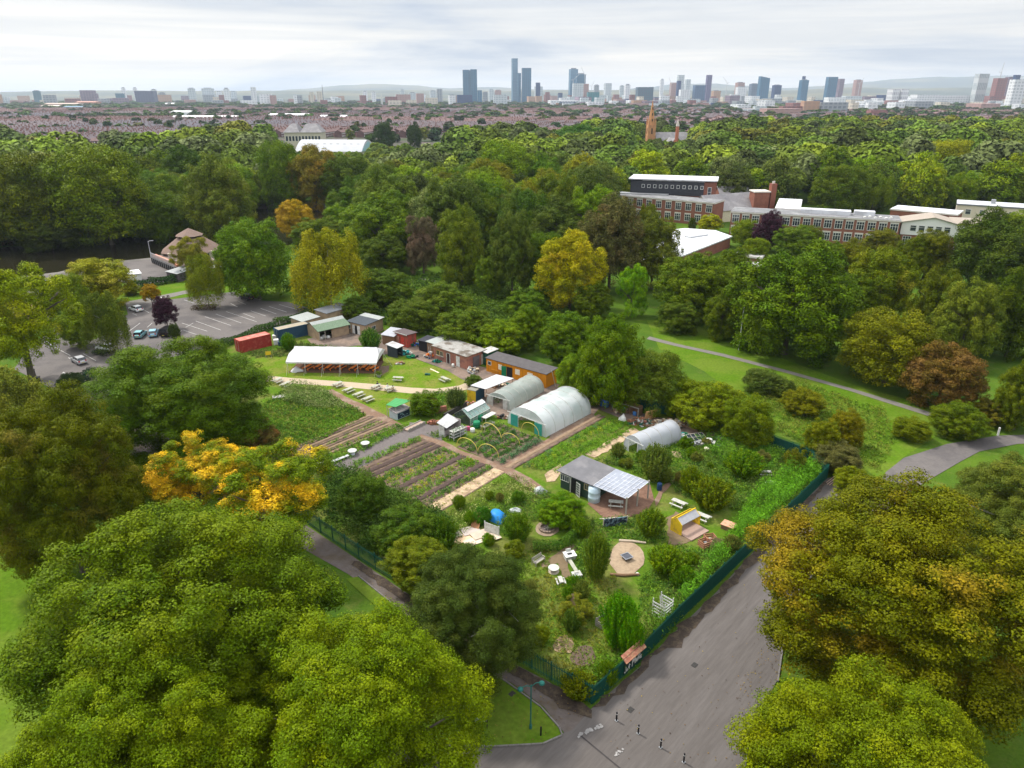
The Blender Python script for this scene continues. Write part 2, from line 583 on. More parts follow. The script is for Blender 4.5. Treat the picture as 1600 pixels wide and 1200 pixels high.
T(650, 836, 915, 110, (.07, .10, .022), 'olive green twiggy tree over the fence path', MID, PALETRUNK, clear=1.5, thick=1.6)
T(1404, 748, 1150, 448, (.100, .122, .005), 'huge round chestnut tree turning gold beside the right road', NEART, turn=((.20, .140, .005), .37), clear=1.5, name='chestnut_tree')
T(1362, 1042, 1400, 410, (.112, .160, .006), 'bright yellow green chestnut tree at the bottom right', NEAR, asp=.85, clear=1.5, name='chestnut_tree')
T(1600, 722, 900, 220, (.085, .12, .03), 'dull green open tree with bare twigs at the right edge', NEAR, PALETRUNK, clear=1, thick=1.6)
T(5, 578, 705, 130, GREYG, 'grey green willow at the left edge in front of the car park', WEEP, clear=.5)
T(22, 412, 575, 165, (.14, .19, .02), 'tall light green tree at the left edge with a long bare bough', OPEN, turn=(YELL, .3), clear=5, thick=1.5)
T(150, 404, 482, 112, (.15, .175, .018), 'yellow green tree between the lakeside path and the car park', MIDT, turn=(YELL, .4), clear=1)
T(104, 430, 500, 62, MIDG, 'mid green tree on the car park verge next to the yellow green one', clear=1)
T(163, 457, 552, 70, (.07, .105, .03), 'weeping birch over the hidden white car in the car park', WEEP, PALETRUNK, clear=.5, name='birch_tree')
T(118, 484, 540, 60, FRESH, 'small light green tree on the car park island', clear=1)
T(257, 463, 506, 38, PURPLE, 'small purple leaved tree in the car park', clear=1.5, name='purple_tree')
T(320, 398, 476, 62, (.10, .135, .03), 'weeping birch in a round bed in the car park', WEEP, PALETRUNK, clear=1.5, name='birch_tree')
T(234, 444, 470, 30, (.30, .19, .02), 'little orange tinted tree by the curving path', MID, clear=2)
T(300, 372, 430, 60, (.13, .14, .04), 'thin yellowish tree in front of the pavilion roof', OPEN, clear=1, turn=(YELL, .3))
T(398, 346, 470, 118, (.06, .125, .015), 'rounded bright green tree at the far end of the car park', clear=.5)
T(512, 360, 490, 118, (.17, .185, .035), 'yellowish willow behind the dark roofed sheds', WEEP, PALETRUNK, clear=.3, name='willow_tree')
T(461, 312, 375, 60, (.40, .27, .012), 'golden yellow tree beside the pond bank', MIDT, turn=(GOLD, .5), clear=1, name='golden_tree')
T(590, 306, 405, 130, (.065, .12, .018), 'broad green tree right of the golden tree', clear=1)
T(500, 340, 400, 90, (.06, .10, .02), 'dull green tree below the golden tree', clear=1)
T(892, 362, 484, 108, (.21, .215, .012), 'tall golden chestnut tree in the middle of the wood', MIDT, turn=(GOLD, .27), clear=1, name='chestnut_tree')
T(720, 322, 450, 82, (.08, .12, .03), 'tall grey green tree left of the golden chestnut', clear=1)
T(660, 338, 425, 62, (.13, .105, .06), 'bare brownish tree in the middle of the wood', OPEN, turn=((.16, .10, .06), .4), clear=1, name='bare_tree')
T(800, 328, 450, 76, (.055, .09, .03), 'tall dark tree with a bare stem left of the golden chestnut', clear=4)
T(762, 400, 455, 42, (.075, .125, .03), 'small tree with a pale stem under the tall grey green one', clear=3)
T(955, 308, 455, 108, (.10, .10, .03), 'tall brownish green tree in front of the brick school', MIDT, turn=((.14, .10, .03), .4), clear=1)
T(1022, 335, 450, 90, (.075, .10, .03), 'brownish green tree in front of the white school roof', clear=1)
T(990, 415, 492, 50, (.10, .22, .015), 'small vivid green tree right of the golden chestnut', OPEN, clear=1)
T(845, 365, 460, 80, (.05, .10, .02), 'green tree close behind the golden chestnut', clear=1)
T(600, 365, 425, 80, DARK, 'dark green tree behind the yellowish willow', clear=1)
T(1085, 396, 500, 120, DEEP, 'deep green tree below the white school roof', clear=.5)
T(1150, 420, 505, 100, DEEP, 'deep green tree under the small garage roof', clear=.5)
T(1238, 380, 560, 190, (.048, .095, .015), 'very large dark green tree by the right hand lawn', clear=.5)
T(1375, 388, 515, 115, (.075, .11, .016), 'tree tipped with yellow behind the domed green tree', MIDT, turn=(YELL, .28), clear=.5)
T(1556, 330, 460, 140, (.035, .065, .018), 'large dark tree at the right edge in front of the school', clear=.5)
T(1392, 488, 607, 148, (.085, .105, .016), 'domed olive green tree above the right hand path', clear=.3)
T(1475, 537, 640, 120, (.12, .08, .02), 'low spreading copper brown tree at the end of the path', MIDT, turn=((.16, .09, .02), .45), clear=.3, name='copper_tree')
T(1510, 438, 570, 105, (.085, .12, .035), 'light grey green tree at the right edge behind the copper one', clear=.5)
T(1590, 420, 560, 110, DARK, 'dark tree at the right edge under the pale tree', clear=.5)
T(1600, 560, 672, 80, (.06, .09, .02), 'dull dark tree at the right edge by the far road bend', clear=.5)
T(1450, 360, 440, 80, (.07, .09, .02), 'olive tree hiding the corner of the white school block', clear=.5)
T(1376, 357, 400, 60, (.085, .10, .025), 'small olive tree against the long brick school front', clear=.5)
T(1203, 330, 390, 52, PURPLE, 'dark purple leaved tree in front of the school windows', clear=1, name='purple_tree')
T(1240, 352, 400, 66, (.07, .12, .03), 'rounded green tree beside the purple leaved one', clear=.5)
T(1110, 335, 362, 40, (.19, .22, .012), 'small yellow green tree in the school courtyard', clear=.5)
T(1082, 340, 360, 14, DARK, 'narrow dark conifer in the school courtyard', clear=.2, name='conifer')
T(1165, 344, 385, 44, (.09, .14, .02), 'small green tree at the school wing', clear=.5)
T(1320, 262, 330, 66, (.045, .11, .015), 'round bright green tree behind the long brick school roof', clear=.5)
T(1476, 220, 300, 95, (.16, .19, .015), 'broad yellow green tree standing in the wood behind the school', clear=.5)
T(1580, 240, 300, 80, (.12, .17, .015), 'yellow green tree at the right edge behind the light school block', clear=.5)
T(1220, 240, 285, 60, (.12, .15, .03), 'pale green round tree in the wood behind the chimney', clear=.5)
T(790, 222, 330, 100, (.09, .16, .012), 'bright green tall tree in the centre of the far wood', clear=.5)
T(850, 240, 330, 80, (.06, .13, .015), 'green tree right of the bright one in the far wood', clear=.5)
T(905, 195, 255, 90, (.035, .10, .018), 'dark rounded tree rising above the centre of the wood', clear=.5)
T(160, 232, 386, 150, (.078, .125, .014), 'very large dark green tree across the pond', clear=.5)
T(40, 240, 388, 140, (.062, .092, .014), 'very large dark tree across the pond at the left edge', clear=.5)
T(340, 245, 382, 110, (.080, .115, .035), 'large grey green rounded tree across the pond', clear=.5)
T(258, 300, 378, 80, (.055, .10, .02), 'dark tree on the far pond bank', clear=.3)
T(75, 330, 392, 90, (.035, .06, .02), 'low dark tree overhanging the pond at the left', clear=.2)
T(440, 222, 330, 70, (.07, .13, .015), 'green tree in front of the white roofed sports hall', clear=.5)
T(490, 228, 330, 80, (.20, .17, .03), 'tan and golden tree in front of the sports hall', MIDT, turn=((.33, .21, .02), .35), clear=.5)
T(545, 245, 330, 90, (.04, .075, .015), 'dark green tree right of the tan and golden one', clear=.5)
T(620, 270, 330, 70, (.09, .13, .045), 'pale grey green tree in the middle of the wood', clear=.5)
T(600, 190, 232, 36, (.020, .052, .018), 'dark round evergreen beside the white roofed sports hall', clear=.2, name='evergreen_tree')
T(648, 193, 232, 24, (.018, .045, .016), 'dark conical evergreen right of the round one', clear=.2, name='evergreen_tree')
T(1145, 386, 430, 52, DEEP, 'round tree at the right corner of the white school roof', clear=.5)
T(1290, 376, 425, 62, DEEP, 'green tree in front of the middle of the long brick front', clear=.5)
T(1335, 374, 425, 52, (.08, .10, .02), 'olive tree left of the one hiding the brick front end', clear=.5)
T(1180, 372, 410, 42, MIDG, 'green tree left of the purple leaved one at the school', clear=.5)
T(1420, 368, 440, 62, (.06, .09, .018), 'dull tree in front of the white clad block corner', clear=.5)
T(1330, 430, 520, 90, (.05, .09, .016), 'dark tree filling the gap right of the very large one', clear=.5)
T(1460, 420, 540, 80, (.06, .085, .018), 'dull tree left of the light grey green one', clear=.5)
T(1130, 455, 530, 60, (.055, .09, .018), 'dark tree at the left foot of the very large one', clear=.5)
T(925, 440, 500, 60, (.05, .085, .016), 'dark tree at the right foot of the golden chestnut', clear=.5)
T(1012, 318, 372, 36, (.075, .10, .02), 'olive tree at the left end of the school wing', clear=.5)
T(1262, 352, 396, 44, (.06, .09, .018), 'dark tree before the school, right of the purple leaved one', clear=.5)
T(828, 476, 545, 66, (.065, .12, .018), 'mid green tree left of the dense one behind the orange cabin', clear=.3)
T(1062, 590, 650, 60, (.08, .13, .02), 'light green scrub tree between the grey green and the yellowish one', clear=.2)
T(888, 486, 566, 92, (.055, .11, .018), 'dense green tree behind the orange cabin', clear=.3)
T(955, 492, 640, 105, (.060, .115, .020), 'tall green tree behind the large polytunnel', clear=.3)
T(905, 545, 620, 70, (.075, .14, .018), 'light green shrubby tree at the back corner of the large polytunnel', clear=.2)
T(1020, 550, 645, 95, (.062, .10, .028), 'grey green tree behind the wooden bays', clear=.2)
T(1105, 590, 670, 115, (.085, .125, .022), 'yellowish green thicket tree behind the scrap heap', clear=.2)
T(1170, 620, 700, 80, (.07, .11, .02), 'green bush at the edge of the meadow behind the reeds', clear=.1)
T(725, 480, 538, 100, (.055, .095, .022), 'green thicket tree behind the brick cabin', clear=.2)
T(785, 500, 556, 75, (.09, .15, .02), 'bright green thicket tree behind the orange cabin end', clear=.2)
T(645, 468, 516, 80, (.05, .085, .022), 'dull green thicket tree behind the red shed', clear=.2)
T(560, 462, 500, 60, (.05, .09, .025), 'dull green bush behind the dark roofed shed', clear=.1)
T(600, 420, 480, 90, (.05, .09, .022), 'rough green scrub tree under the wood', clear=.1)
T(690, 440, 490, 100, (.06, .10, .025), 'wide green scrub tree in front of the bare tree', clear=.1)
T(820, 455, 500, 70, (.05, .10, .022), 'green scrub tree left of the golden chestnut', clear=.1)
T(1060, 470, 520, 70, (.05, .085, .022), 'small dark tree by the start of the lawn path', clear=.2)
SH = 'shrub'
T(1255, 605, 650, 70, (.085, .10, .02), 'brownish shrub in the meadow beyond the reeds', clear=.1, cat=SH, name=SH)
T(1320, 640, 700, 60, (.10, .105, .02), 'ochre green shrub in the middle of the meadow', clear=.1, cat=SH, name=SH)
T(1285, 655, 720, 60, (.09, .115, .02), 'dull green shrub left of the ochre one in the meadow', clear=.1, cat=SH, name=SH)
T(1190, 575, 610, 60, (.045, .075, .03), 'blue green shrub beside the lawn path', clear=.1, cat=SH, name=SH)
T(1225, 590, 622, 40, (.05, .08, .03), 'low dark shrub beside the lawn path', clear=.1, cat=SH, name=SH)
T(1500, 626, 670, 90, (.055, .09, .02), 'wide green shrub above the far road bend', clear=.1, cat=SH, name=SH)
T(1425, 652, 690, 56, (.07, .10, .02), 'green shrub at the foot of the lawn path', clear=.1, cat=SH, name=SH)
T(1550, 622, 662, 66, (.13, .12, .02), 'yellow flecked shrub near the copper tree', clear=.1, cat=SH, name=SH)
T(1335, 728, 755, 70, (.08, .11, .02), 'rough shrub behind the gold chestnut by the road', clear=.1, cat=SH, name=SH)
T(1310, 690, 740, 70, (.10, .10, .03), 'straw tinted shrub outside the far fence corner', clear=.1, cat=SH, name=SH)
T(640, 786, 850, 120, (.035, .075, .018), 'dark green thicket along the near ends of the beds', clear=.1, cat=SH, name=SH)
T(565, 742, 812, 80, (.035, .075, .018), 'dark green thicket beside the orange tipped tree', clear=.1, cat=SH, name=SH)
T(690, 806, 865, 60, (.045, .10, .022), 'dark upright shrub below the strawy bed', SPRAY, BUSHSTEM, clear=.1, cat=SH, name=SH)
T(740, 585, 605, 0.1 + 30, (.05, .09, .03), 'grey green shrub beside the white canopy', clear=.1, cat=SH, name=SH)
T(713, 605, 640, 36, (.05, .085, .04), 'grey blue shrub behind the glasshouse', SPRAY, BUSHSTEM, clear=.1, cat=SH, name=SH)
T(664, 612, 650, 50, (.05, .10, .02), 'green bush beside the brick chimney', clear=.1, cat=SH, name=SH)
T(578, 512, 552, 42, (.05, .12, .04), 'bluish green bush in front of the dark roofed shed', SPRAY, BUSHSTEM, clear=.1, cat=SH, name=SH)
T(450, 520, 548, 28, (.06, .15, .02), 'bright green bush in front of the dark blue container', SPRAY, BUSHSTEM, clear=.1, cat=SH, name=SH)
T(878, 768, 818, 80, (.060, .130, .020), 'dense green shrub beside the dark wooden workshop', clear=.1, cat=SH, name=SH)
T(810, 800, 850, 52, (.060, .125, .028), 'green shrub between the blue tarpaulin and the ring of stones', SPRAY, BUSHSTEM, clear=.1, cat=SH, name=SH)
T(932, 832, 908, 50, (.075, .13, .035), 'tall feathery willow clump left of the sandy circle', SPRAY, BUSHSTEM, clear=.1, cat=SH, name=SH)
T(908, 808, 840, 36, (.06, .12, .02), 'green shrub in front of the brown terrace', SPRAY, BUSHSTEM, clear=.1, cat=SH, name=SH)
T(1018, 792, 842, 50, (.075, .13, .030), 'feathery willow bush beside the brown terrace', SPRAY, BUSHSTEM, clear=.1, cat=SH, name=SH)
T(1042, 848, 902, 66, (.075, .14, .024), 'feathery willow clump right of the sandy circle', SPRAY, BUSHSTEM, clear=.1, cat=SH, name=SH)
T(1024, 692, 752, 58, (.075, .12, .045), 'grey green elder bush in front of the small polytunnel', SPRAY, BUSHSTEM, clear=.3, cat=SH, name=SH)
T(1112, 742, 800, 76, (.070, .11, .020), 'dark fruit bush between the two white picnic tables and the reeds', SPRAY, BUSHSTEM, clear=.1, cat=SH, name=SH)
T(1080, 728, 772, 40, (.08, .13, .025), 'green fruit bush in front of the scrap heap', SPRAY, BUSHSTEM, clear=.1, cat=SH, name=SH)
T(1165, 700, 745, 70, (.06, .13, .018), 'tall green shrub in front of the meadow', SPRAY, BUSHSTEM, clear=.1, cat=SH, name=SH)
T(1240, 700, 740, 38, (.085, .11, .03), 'rounded grey green willow hut by the far fence corner', SPRAY, BUSHSTEM, clear=.0, cat=SH, name=SH)
T(900, 1010 - 80, 975, 62, (.09, .11, .03), 'twiggy dome of woven willow with green leaves', OPEN, clear=.0, cat=SH, name=SH)
T(968, 925, 1015, 70, (.050, .165, .012), 'vivid green leafy bush behind the fence sign', SPRAY, BUSHSTEM, clear=.1, cat=SH, name=SH)
T(986, 960, 1032, 50, (.055, .17, .012), 'vivid green leafy bush rising over the right fence', SPRAY, BUSHSTEM, clear=.1, cat=SH, name=SH)
T(905, 1040, 1092, 70, (.075, .105, .015), 'olive bush in the near fence corner', SPRAY, BUSHSTEM, clear=.1, cat=SH, name=SH)
T(948, 1030, 1076, 40, (.055, .115, .015), 'green bush under the fence sign', SPRAY, BUSHSTEM, clear=.1, cat=SH, name=SH)
T(770, 900, 985, 90, (.055, .09, .022), 'olive green bush under the dark twiggy tree', clear=.1, cat=SH, name=SH)
T(1120, 840, 862, 20, (.20, .17, .09), 'straw coloured dry bush beside the brown crates', clear=.1, cat=SH, name=SH)
T(205, 442, 452, 30, (.10, .12, .03), 'yellowish bush at the end of the lakeside hedge', clear=.1, cat=SH, name=SH)
T(110, 580, 612, 40, (.025, .05, .03), 'dark bush beside the white arrow in the car park', clear=.1, cat=SH, name=SH)
T(272, 505, 530, 18, (.03, .055, .02), 'small dark bush beside the black van', clear=.05, cat=SH, name=SH)
WILD = [[(1000, 700), (1060, 690), (1130, 700), (1200, 712), (1230, 745), (1150, 800), (1075, 775), (1010, 745)], [(1040, 905), (1060, 860), (1150, 835), (1160, 850), (1080, 940), (1010, 960)],
  [(700, 900), (790, 880), (850, 915), (960, 920), (960, 1000), (920, 1060), (850, 1040)], [(700, 840), (780, 850), (830, 870), (820, 880), (700, 880)], [(925, 722), (960, 708), (1005, 718), (1040, 748), (968, 730)], [(700, 800), (770, 765), (830, 775), (790, 800), (730, 830)]]
gw = random.Random(41)
for wi, poly in enumerate(WILD):
 P = [G(*p) for p in poly]
 x0, x1, y0, y1 = min(p.x for p in P), max(p.x for p in P), min(p.y for p in P), max(p.y for p in P)
 n = 0
 while n < (16, 7, 9, 5, 6, 7)[wi]:
  X, Y = gw.uniform(x0, x1), gw.uniform(y0, y1)
  if not in_poly(X, Y, [(p.x, p.y) for p in P]):
   continue
  n += 1
  r = gw.uniform(.6, 1.3)
  make_tree('shrub', X, Y, r, r * .9, r * .95, SPRAY + MID[:1], BUSHSTEM, tuple(v * gw.uniform(.9, 1.3) for v in gw.choice([(.08, .15, .014), (.10, .17, .016), (.06, .12, .016), (.12, .15, .03)])),
    'small green shrub in the wild planting ' + ('by the reeds', 'inside the right fence', 'in the near corner of the garden', 'below the board stack', 'behind the workshop', 'in the flowery strip')[wi], 'shrub', 'small shrubs in the wild planting', None, n + wi * 50)
def hedge(pts, hgt, wid, color, label, leaf=.12, dens=260, group=None, name='hedge', cat='hedge', seed=1, ztop=1.):
 g = np.random.default_rng(seed)
 P = [G(*p) for p in pts]
 V, K, LV = [], [], []
 o = P[0]
 for a, b in zip(P[:-1], P[1:]):
  ln = (b - a).length
  n = int(ln * dens * hgt / 2)
  s = g.uniform(0, 1, n)
  cl = np.floor(s * ln / .9)
  ch = np.sin(cl * 12.9898 + seed) * .5 + .5
  hh = hgt * (.72 + .4 * ch)
  u = g.uniform(-1, 1, n)
  z = g.uniform(0, 1, n) ** .6
  prof = np.sqrt(np.maximum(0, 1 - (z * .92) ** 4))
  d = np.array([b.x - a.x, b.y - a.y]) / ln
  px = a.x - o.x + (b.x - a.x) * s - d[1] * u * wid / 2 * prof
  py = a.y - o.y + (b.y - a.y) * s + d[0] * u * wid / 2 * prof
  C = np.c_[px, py, z * hh]
  N = unit(np.c_[-d[1] * u, d[0] * u, z * 1.0] + g.normal(scale=.5, size=(n, 3)))
  V.append(leaf_quads(C, N, np.full(n, leaf), g))
  K.append(ch * .6 + g.uniform(0, .4, n))
  LV.append(g.uniform(0, 1, n))
 me = quads_mesh(name, np.concatenate(V), LEAF, {'clump': np.concatenate(K), 'leafv': np.concatenate(LV)})
 ob = bpy.data.objects.new(name, me)
 col.objects.link(ob)
 ob.location = (o.x, o.y, 0)
 ob.color = (*color, 1)
 return tag(ob, label, cat, group)
hedge([(340, 545), (400, 523), (430, 510), (478, 495), (500, 492)], 1.8, 2.2, (.045, .085, .02), 'green hedge between the car park and the two shipping containers', .16, 240, seed=2)
hedge([(205, 452), (235, 447), (296, 436)], 2.6, 3.2, (.030, .062, .016), 'clipped dark green hedge below the pavilion', .2, 160, seed=3)
hedge([(100, 610), (150, 588)], 2., 2.4, (.022, .05, .022), 'dark hedge at the near edge of the car park', .16, 260, seed=4)
hedge([(150, 552), (170, 556)], 1.2, 2., (.03, .05, .018), 'low hedge under the car park birch', .16, 260, seed=5)
hedge([(300, 483), (340, 483)], 1.0, 3.2, (.06, .042, .02), 'brown clipped round hedge bed at the foot of the car park birch', .12, 420, seed=6)
hedge([(1060, 640), (1110, 672), (1180, 700)], 1.6, 2.5, (.05, .10, .02), 'green hedge behind the scrap heap', .14, 260, seed=7)
hedge([(832, 862), (880, 858), (900, 838)], 1.3, 1.2, (.05, .11, .018), 'low clipped hedge curving round the ring of stones', .09, 700, seed=8)
def gp(*pts):
 return [(G(*p).x, G(*p).y) for p in pts]
KEEPOUT = [
 gp((-60, 402), (60, 392), (130, 384), (235, 378), (330, 365), (395, 326), (600, 318), (600, 345), (440, 392), (380, 395), (330, 420), (330, 470), (-60, 600)),
 gp((930, 372), (930, 345), (985, 318), (1130, 318), (1140, 328), (1260, 322), (1300, 338), (1480, 332), (1700, 335), (1700, 400), (1400, 395), (1200, 420), (1150, 412), (1020, 405)),
 gp((940, 500), (1100, 500), (1250, 570), (1700, 650), (1700, 760), (1200, 780), (940, 600)),
 gp((-60, 400), (300, 400), (500, 440), (600, 480), (1000, 600), (1300, 720), (940, 1110), (-60, 700)),
 gp((440, 262), (575, 262), (575, 225), (440, 225)),
]
CLEARVIEW = [(1000, 262, 1125, 345, 330), (1125, 288, 1265, 372, 300), (1225, 316, 1500, 378, 270), (1410, 330, 1500, 385, 250), (1495, 298, 1640, 326, 330), (1015, 355, 1145, 400, 235), (460, 208, 568, 244, 690), (440, 190, 502, 222, 850),
   (270, 355, 345, 400, 230), (838, 362, 946, 470, 170), (455, 360, 570, 470, 170), (430, 310, 490, 370, 260), (1006, 150, 1070, 222, 720), (1000, 470, 1100, 520, 140), (690, 322, 770, 430, 190),
   (560, 440, 860, 480, 150), (1148, 395, 1192, 415, 215), (560, 185, 665, 226, 750), (400, 320, 440, 380, 262)]
def blocked(X, Y, R, h):
 k = FP / depth(Y, h / 2)
 x, r = 800 + X * k, R * k
 yt = 600 - FP * math.tan(math.atan((h - CH) / Y) + PT)
 yb = 600 - FP * math.tan(math.atan((2 - CH) / Y) + PT)
 return any(Y < c[4] and x + r > c[0] and x - r < c[2] and yt < c[3] and yb > c[1] for c in CLEARVIEW)
def poisson_trees():
 out = []
 g = random.Random(5)
 grid = {}
 for _ in range(26000):
  D = math.sqrt(g.uniform(150 ** 2, 900 ** 2))
  th = g.uniform(-.70, .70)
  X, Y = D * math.tan(th), D
  xs = X / D
  lim = 560 + 110 * max(0, min(1, (xs + .25) / .3)) + 200 * max(0, min(1, (xs - .1) / .35))
  if Y > lim + 40 * math.sin(xs * 14) + 25 * math.sin(xs * 37 + 2):
   continue
  if any(in_poly(X, Y, k) for k in KEEPOUT):
   continue
  if Y < 225 and xs > -.35:
   continue
  R = g.uniform(7.5, 12) if Y < 380 else g.uniform(10, 16.5)
  if blocked(X, Y, R, 2.1 * R):
   R *= .6
   if blocked(X, Y, R, 2.1 * R):
    R *= .6
    if R < 3 or blocked(X, Y, R, 2.1 * R):
     continue
  if any((X - a) ** 2 + (Y - b) ** 2 < (.75 * (R + r)) ** 2 for a, b, r in TREEPOS if abs(Y - b) < 40):
   continue
  c = (int(X // 30), int(Y // 30))
  if any((X - a) ** 2 + (Y - b) ** 2 < (.56 * (R + r)) ** 2 for i in (-1, 0, 1) for j in (-1, 0, 1) for a, b, r in grid.get((c[0] + i, c[1] + j), ())):
   continue
  grid.setdefault(c, []).append((X, Y, R))
  out.append((X, Y, R))
 return sorted(out, key=lambda t: t[1] - t[2] * 3)
def woodcolor(g):
 base = g.choice([DEEP, MIDG, MIDG, (.080, .115, .012), (.07, .10, .016), (.10, .135, .014), (.12, .165, .012), (.065, .085, .018), OLIVE, GREYG, (.14, .18, .012), (.13, .19, .012), (.055, .080, .014)])
 k = g.uniform(.9, 1.75)
 return tuple(c * k for c in base)
def wood_label(c, X, D):
 tone = 'yellow green' if c[0] > .085 and c[1] > .12 else 'olive' if c[0] > .085 else 'grey green' if c[2] > .035 else 'dark green' if c[1] < .08 else 'mid green'
 a = X / D
 if D < 330 and a < -.3:
  where = 'in the wood across the pond'
 elif a < -.3:
  where = 'in the far wood before the terraced streets'
 elif a < .08:
  where = 'in the wood behind the allotment'
 elif D < 330:
  where = 'beside the brick school'
 else:
  where = 'in the wood behind the brick school'
 return tone + ' tree ' + where
WOOD = poisson_trees()
N_IND = 178
g_ = random.Random(9)
for i, (X, D, R) in enumerate(WOOD[:N_IND]):
 c = woodcolor(g_)
 hmul = g_.uniform(.85, 1.15)
 C = R * hmul
 lab = wood_label(c, X, D)
 autumn = g_.random() < .06
 make_tree('broadleaf_tree', X, D, R, C * .94 + 1.5, C, (MIDT if autumn else MID + MID + WEEP + OPEN) if D < 330 else FAR + MID[:2], TRUNK, c, lab, 'tree', lab.replace(' tree', ' trees'),
   ((.22, .17, .02), .25) if autumn and D < 330 else None, i)
def far_mass(name, trees, nl, label, seed=3, size=.092, lob=14, lo=.50, hi=.68, sh=.34):
 """far trees past counting: one mesh, tree after tree of leaf clumps"""
 g = np.random.default_rng(seed)
 Vs, Ts = [], []
 gg = random.Random(seed)
 for X, D, R, h, c in trees:
  d = unit(g.normal(size=(lob, 3)) + np.array([0, 0, .5]))
  lc = d * g.uniform(lo, hi, (lob, 1))
  lt = g.uniform(.75, 1.2, lob)
  k = g.integers(0, lob, nl)
  ld = unit(g.normal(size=(nl, 3)) + d[k] * .6 + np.array([0, 0, .3]))
  P = lc[k] + ld * g.uniform(sh, sh * 1.35, (nl, 1))
  N = unit(ld + g.normal(scale=.35, size=(nl, 3)) + np.array([0, 0, .3]))
  V = leaf_quads(P, N, np.full(nl, size), g, .8)
  V = V * np.array([R, R, h / 2]) + np.array([X, D, h / 2])
  Vs.append(V)
  t = np.array(c)[None] * (lt[k] * g.uniform(.75, 1.15, nl))[:, None]
  Ts.append(t)
 me = quads_mesh(name, np.concatenate(Vs), LTINT, tint=np.concatenate(Ts))
 o = bpy.data.objects.new(name, me)
 col.objects.link(o)
 return tag(o, label, 'trees', kind='stuff')
far = []
for X, D, R in WOOD[N_IND:]:
 far.append((X, D, R, (6 + R * 1.45) * g_.uniform(.85, 1.1), woodcolor(g_)))
print('wood', len(WOOD), 'far', len(far))
far_mass('far_woodland', far, 2200, 'far canopy of mixed green park trees running to the terraced streets')
SHEETS = [0]
def level(lvl):
 SHEETS[0] += 1
 return .02 * lvl + .00018 * SHEETS[0] if lvl else 0.
def sheet(name, pts, lvl, mat, world=False, kind='structure', label=None, cat=None, jag=0., step=2.):
 P = [Vector((p[0], p[1], 0)) if world else G(*p) for p in pts]
 if jag:
  g = random.Random(len(pts) * 13 + lvl)
  Q = []
  for a, b in zip(P, P[1:] + P[:1]):
   n = max(1, int((b - a).length / step))
   for i in range(n):
    q = a.lerp(b, i / n)
    Q.append(q + Vector((g.uniform(-jag, jag), g.uniform(-jag, jag), 0)))
  P = Q
 c = sum(P, Vector()) / len(P)
 me = bpy.data.meshes.new(name)
 me.from_pydata([(p.x - c.x, p.y - c.y, 0) for p in P], [], [tuple(range(len(P)))])
 me.materials.append(mat)
 if me.polygons[0].normal.z < 0:
  me.flip_normals()
 o = bpy.data.objects.new(name, me)
 col.objects.link(o)
 o.location = (c.x, c.y, level(lvl))
 return tag(o, label, cat, None, kind)
def ground_material():
 m = bpy.data.materials.new('park_ground')
 m.use_nodes = True
 t = m.node_tree
 L = t.links.new
 b = t.nodes['Principled BSDF']
 pos = nn(t, 'ShaderNodeNewGeometry').outputs['Position']
 def noise(s, d=6, r=.6):
  n = nn(t, 'ShaderNodeTexNoise')
  n.inputs['Scale'].default_value = s
  n.inputs['Detail'].default_value = d
  n.inputs['Roughness'].default_value = r
  L(pos, n.inputs['Vector'])
  return n.outputs['Fac']
 def mix(f, a, b_, typ='MIX'):
  x = nn(t, 'ShaderNodeMix', data_type='RGBA', blend_type=typ)
  if isinstance(f, float):
   x.inputs['Factor'].default_value = f
  else:
   L(f, x.inputs['Factor'])
  for k, v in (('A', a), ('B', b_)):
   if isinstance(v, tuple):
    x.inputs[k].default_value = (*v, 1)
   else:
    L(v, x.inputs[k])
  return x.outputs['Result']
 def rng(v, a, b_, c=0., d=1.):
  r = nn(t, 'ShaderNodeMapRange')
  r.inputs['From Min'].default_value = a
  r.inputs['From Max'].default_value = b_
  r.inputs['To Min'].default_value = c
  r.inputs['To Max'].default_value = d
  L(v, r.inputs['Value'])
  return r.outputs['Result']
 g1 = mix(rng(noise(.09), .38, .62), (.045, .095, .010), (.075, .130, .012))
 g1 = mix(rng(noise(.45, 8, .7), .52, .68, 0, .6), g1, (.115, .125, .030))
 g1 = mix(1.0, g1, rng(noise(3.5, 8, .8), .25, .75, .62, 1.35), 'MULTIPLY')
 u = mix(rng(noise(.02, 10, .75), .42, .58), (.11, .085, .085), (.050, .066, .034))
 u = mix(rng(noise(.004, 4), .5, .6), u, (.05, .075, .035))
 u = mix(rng(noise(.05, 8, .8), .60, .68), u, (.30, .28, .27))
 sx = nn(t, 'ShaderNodeSeparateXYZ')
 L(pos, sx.inputs[0])
 far_ = rng(sx.outputs['Y'], 640., 700.)
 L(mix(far_, g1, u), b.inputs['Base Color'])
 b.inputs['Roughness'].default_value = .9
 b.inputs['Specular IOR Level'].default_value = .03
 bp = nn(t, 'ShaderNodeBump')
 bp.inputs['Strength'].default_value = .6
 bp.inputs['Distance'].default_value = .12
 L(noise(5., 6, .7), bp.inputs['Height'])
 L(bp.outputs['Normal'], b.inputs['Normal'])
 return m
S = 22000
sheet('ground', [(-S, -400), (S, -400), (S, S), (-S, S)], 0, ground_material(), world=True)
ASPH = M('asphalt', (.104, .093, .086), .95, .16, 4.0, .25, pos=True, spec=.08, c2=(.120, .108, .101), c2amt=.45, c2scale=.35, rotz=rad(48), stretch=(.12, 1, 1))
ASPH2 = M('car_park_asphalt', (.130, .117, .110), .88, .14, 2.5, .2, pos=True, c2=(.095, .086, .084), c2amt=.35, c2scale=.10)
PATHM = M('path_asphalt', (.125, .105, .095), .9, .2, 4., .25, pos=True, c2=(.10, .08, .06), c2amt=.4, c2scale=.5)
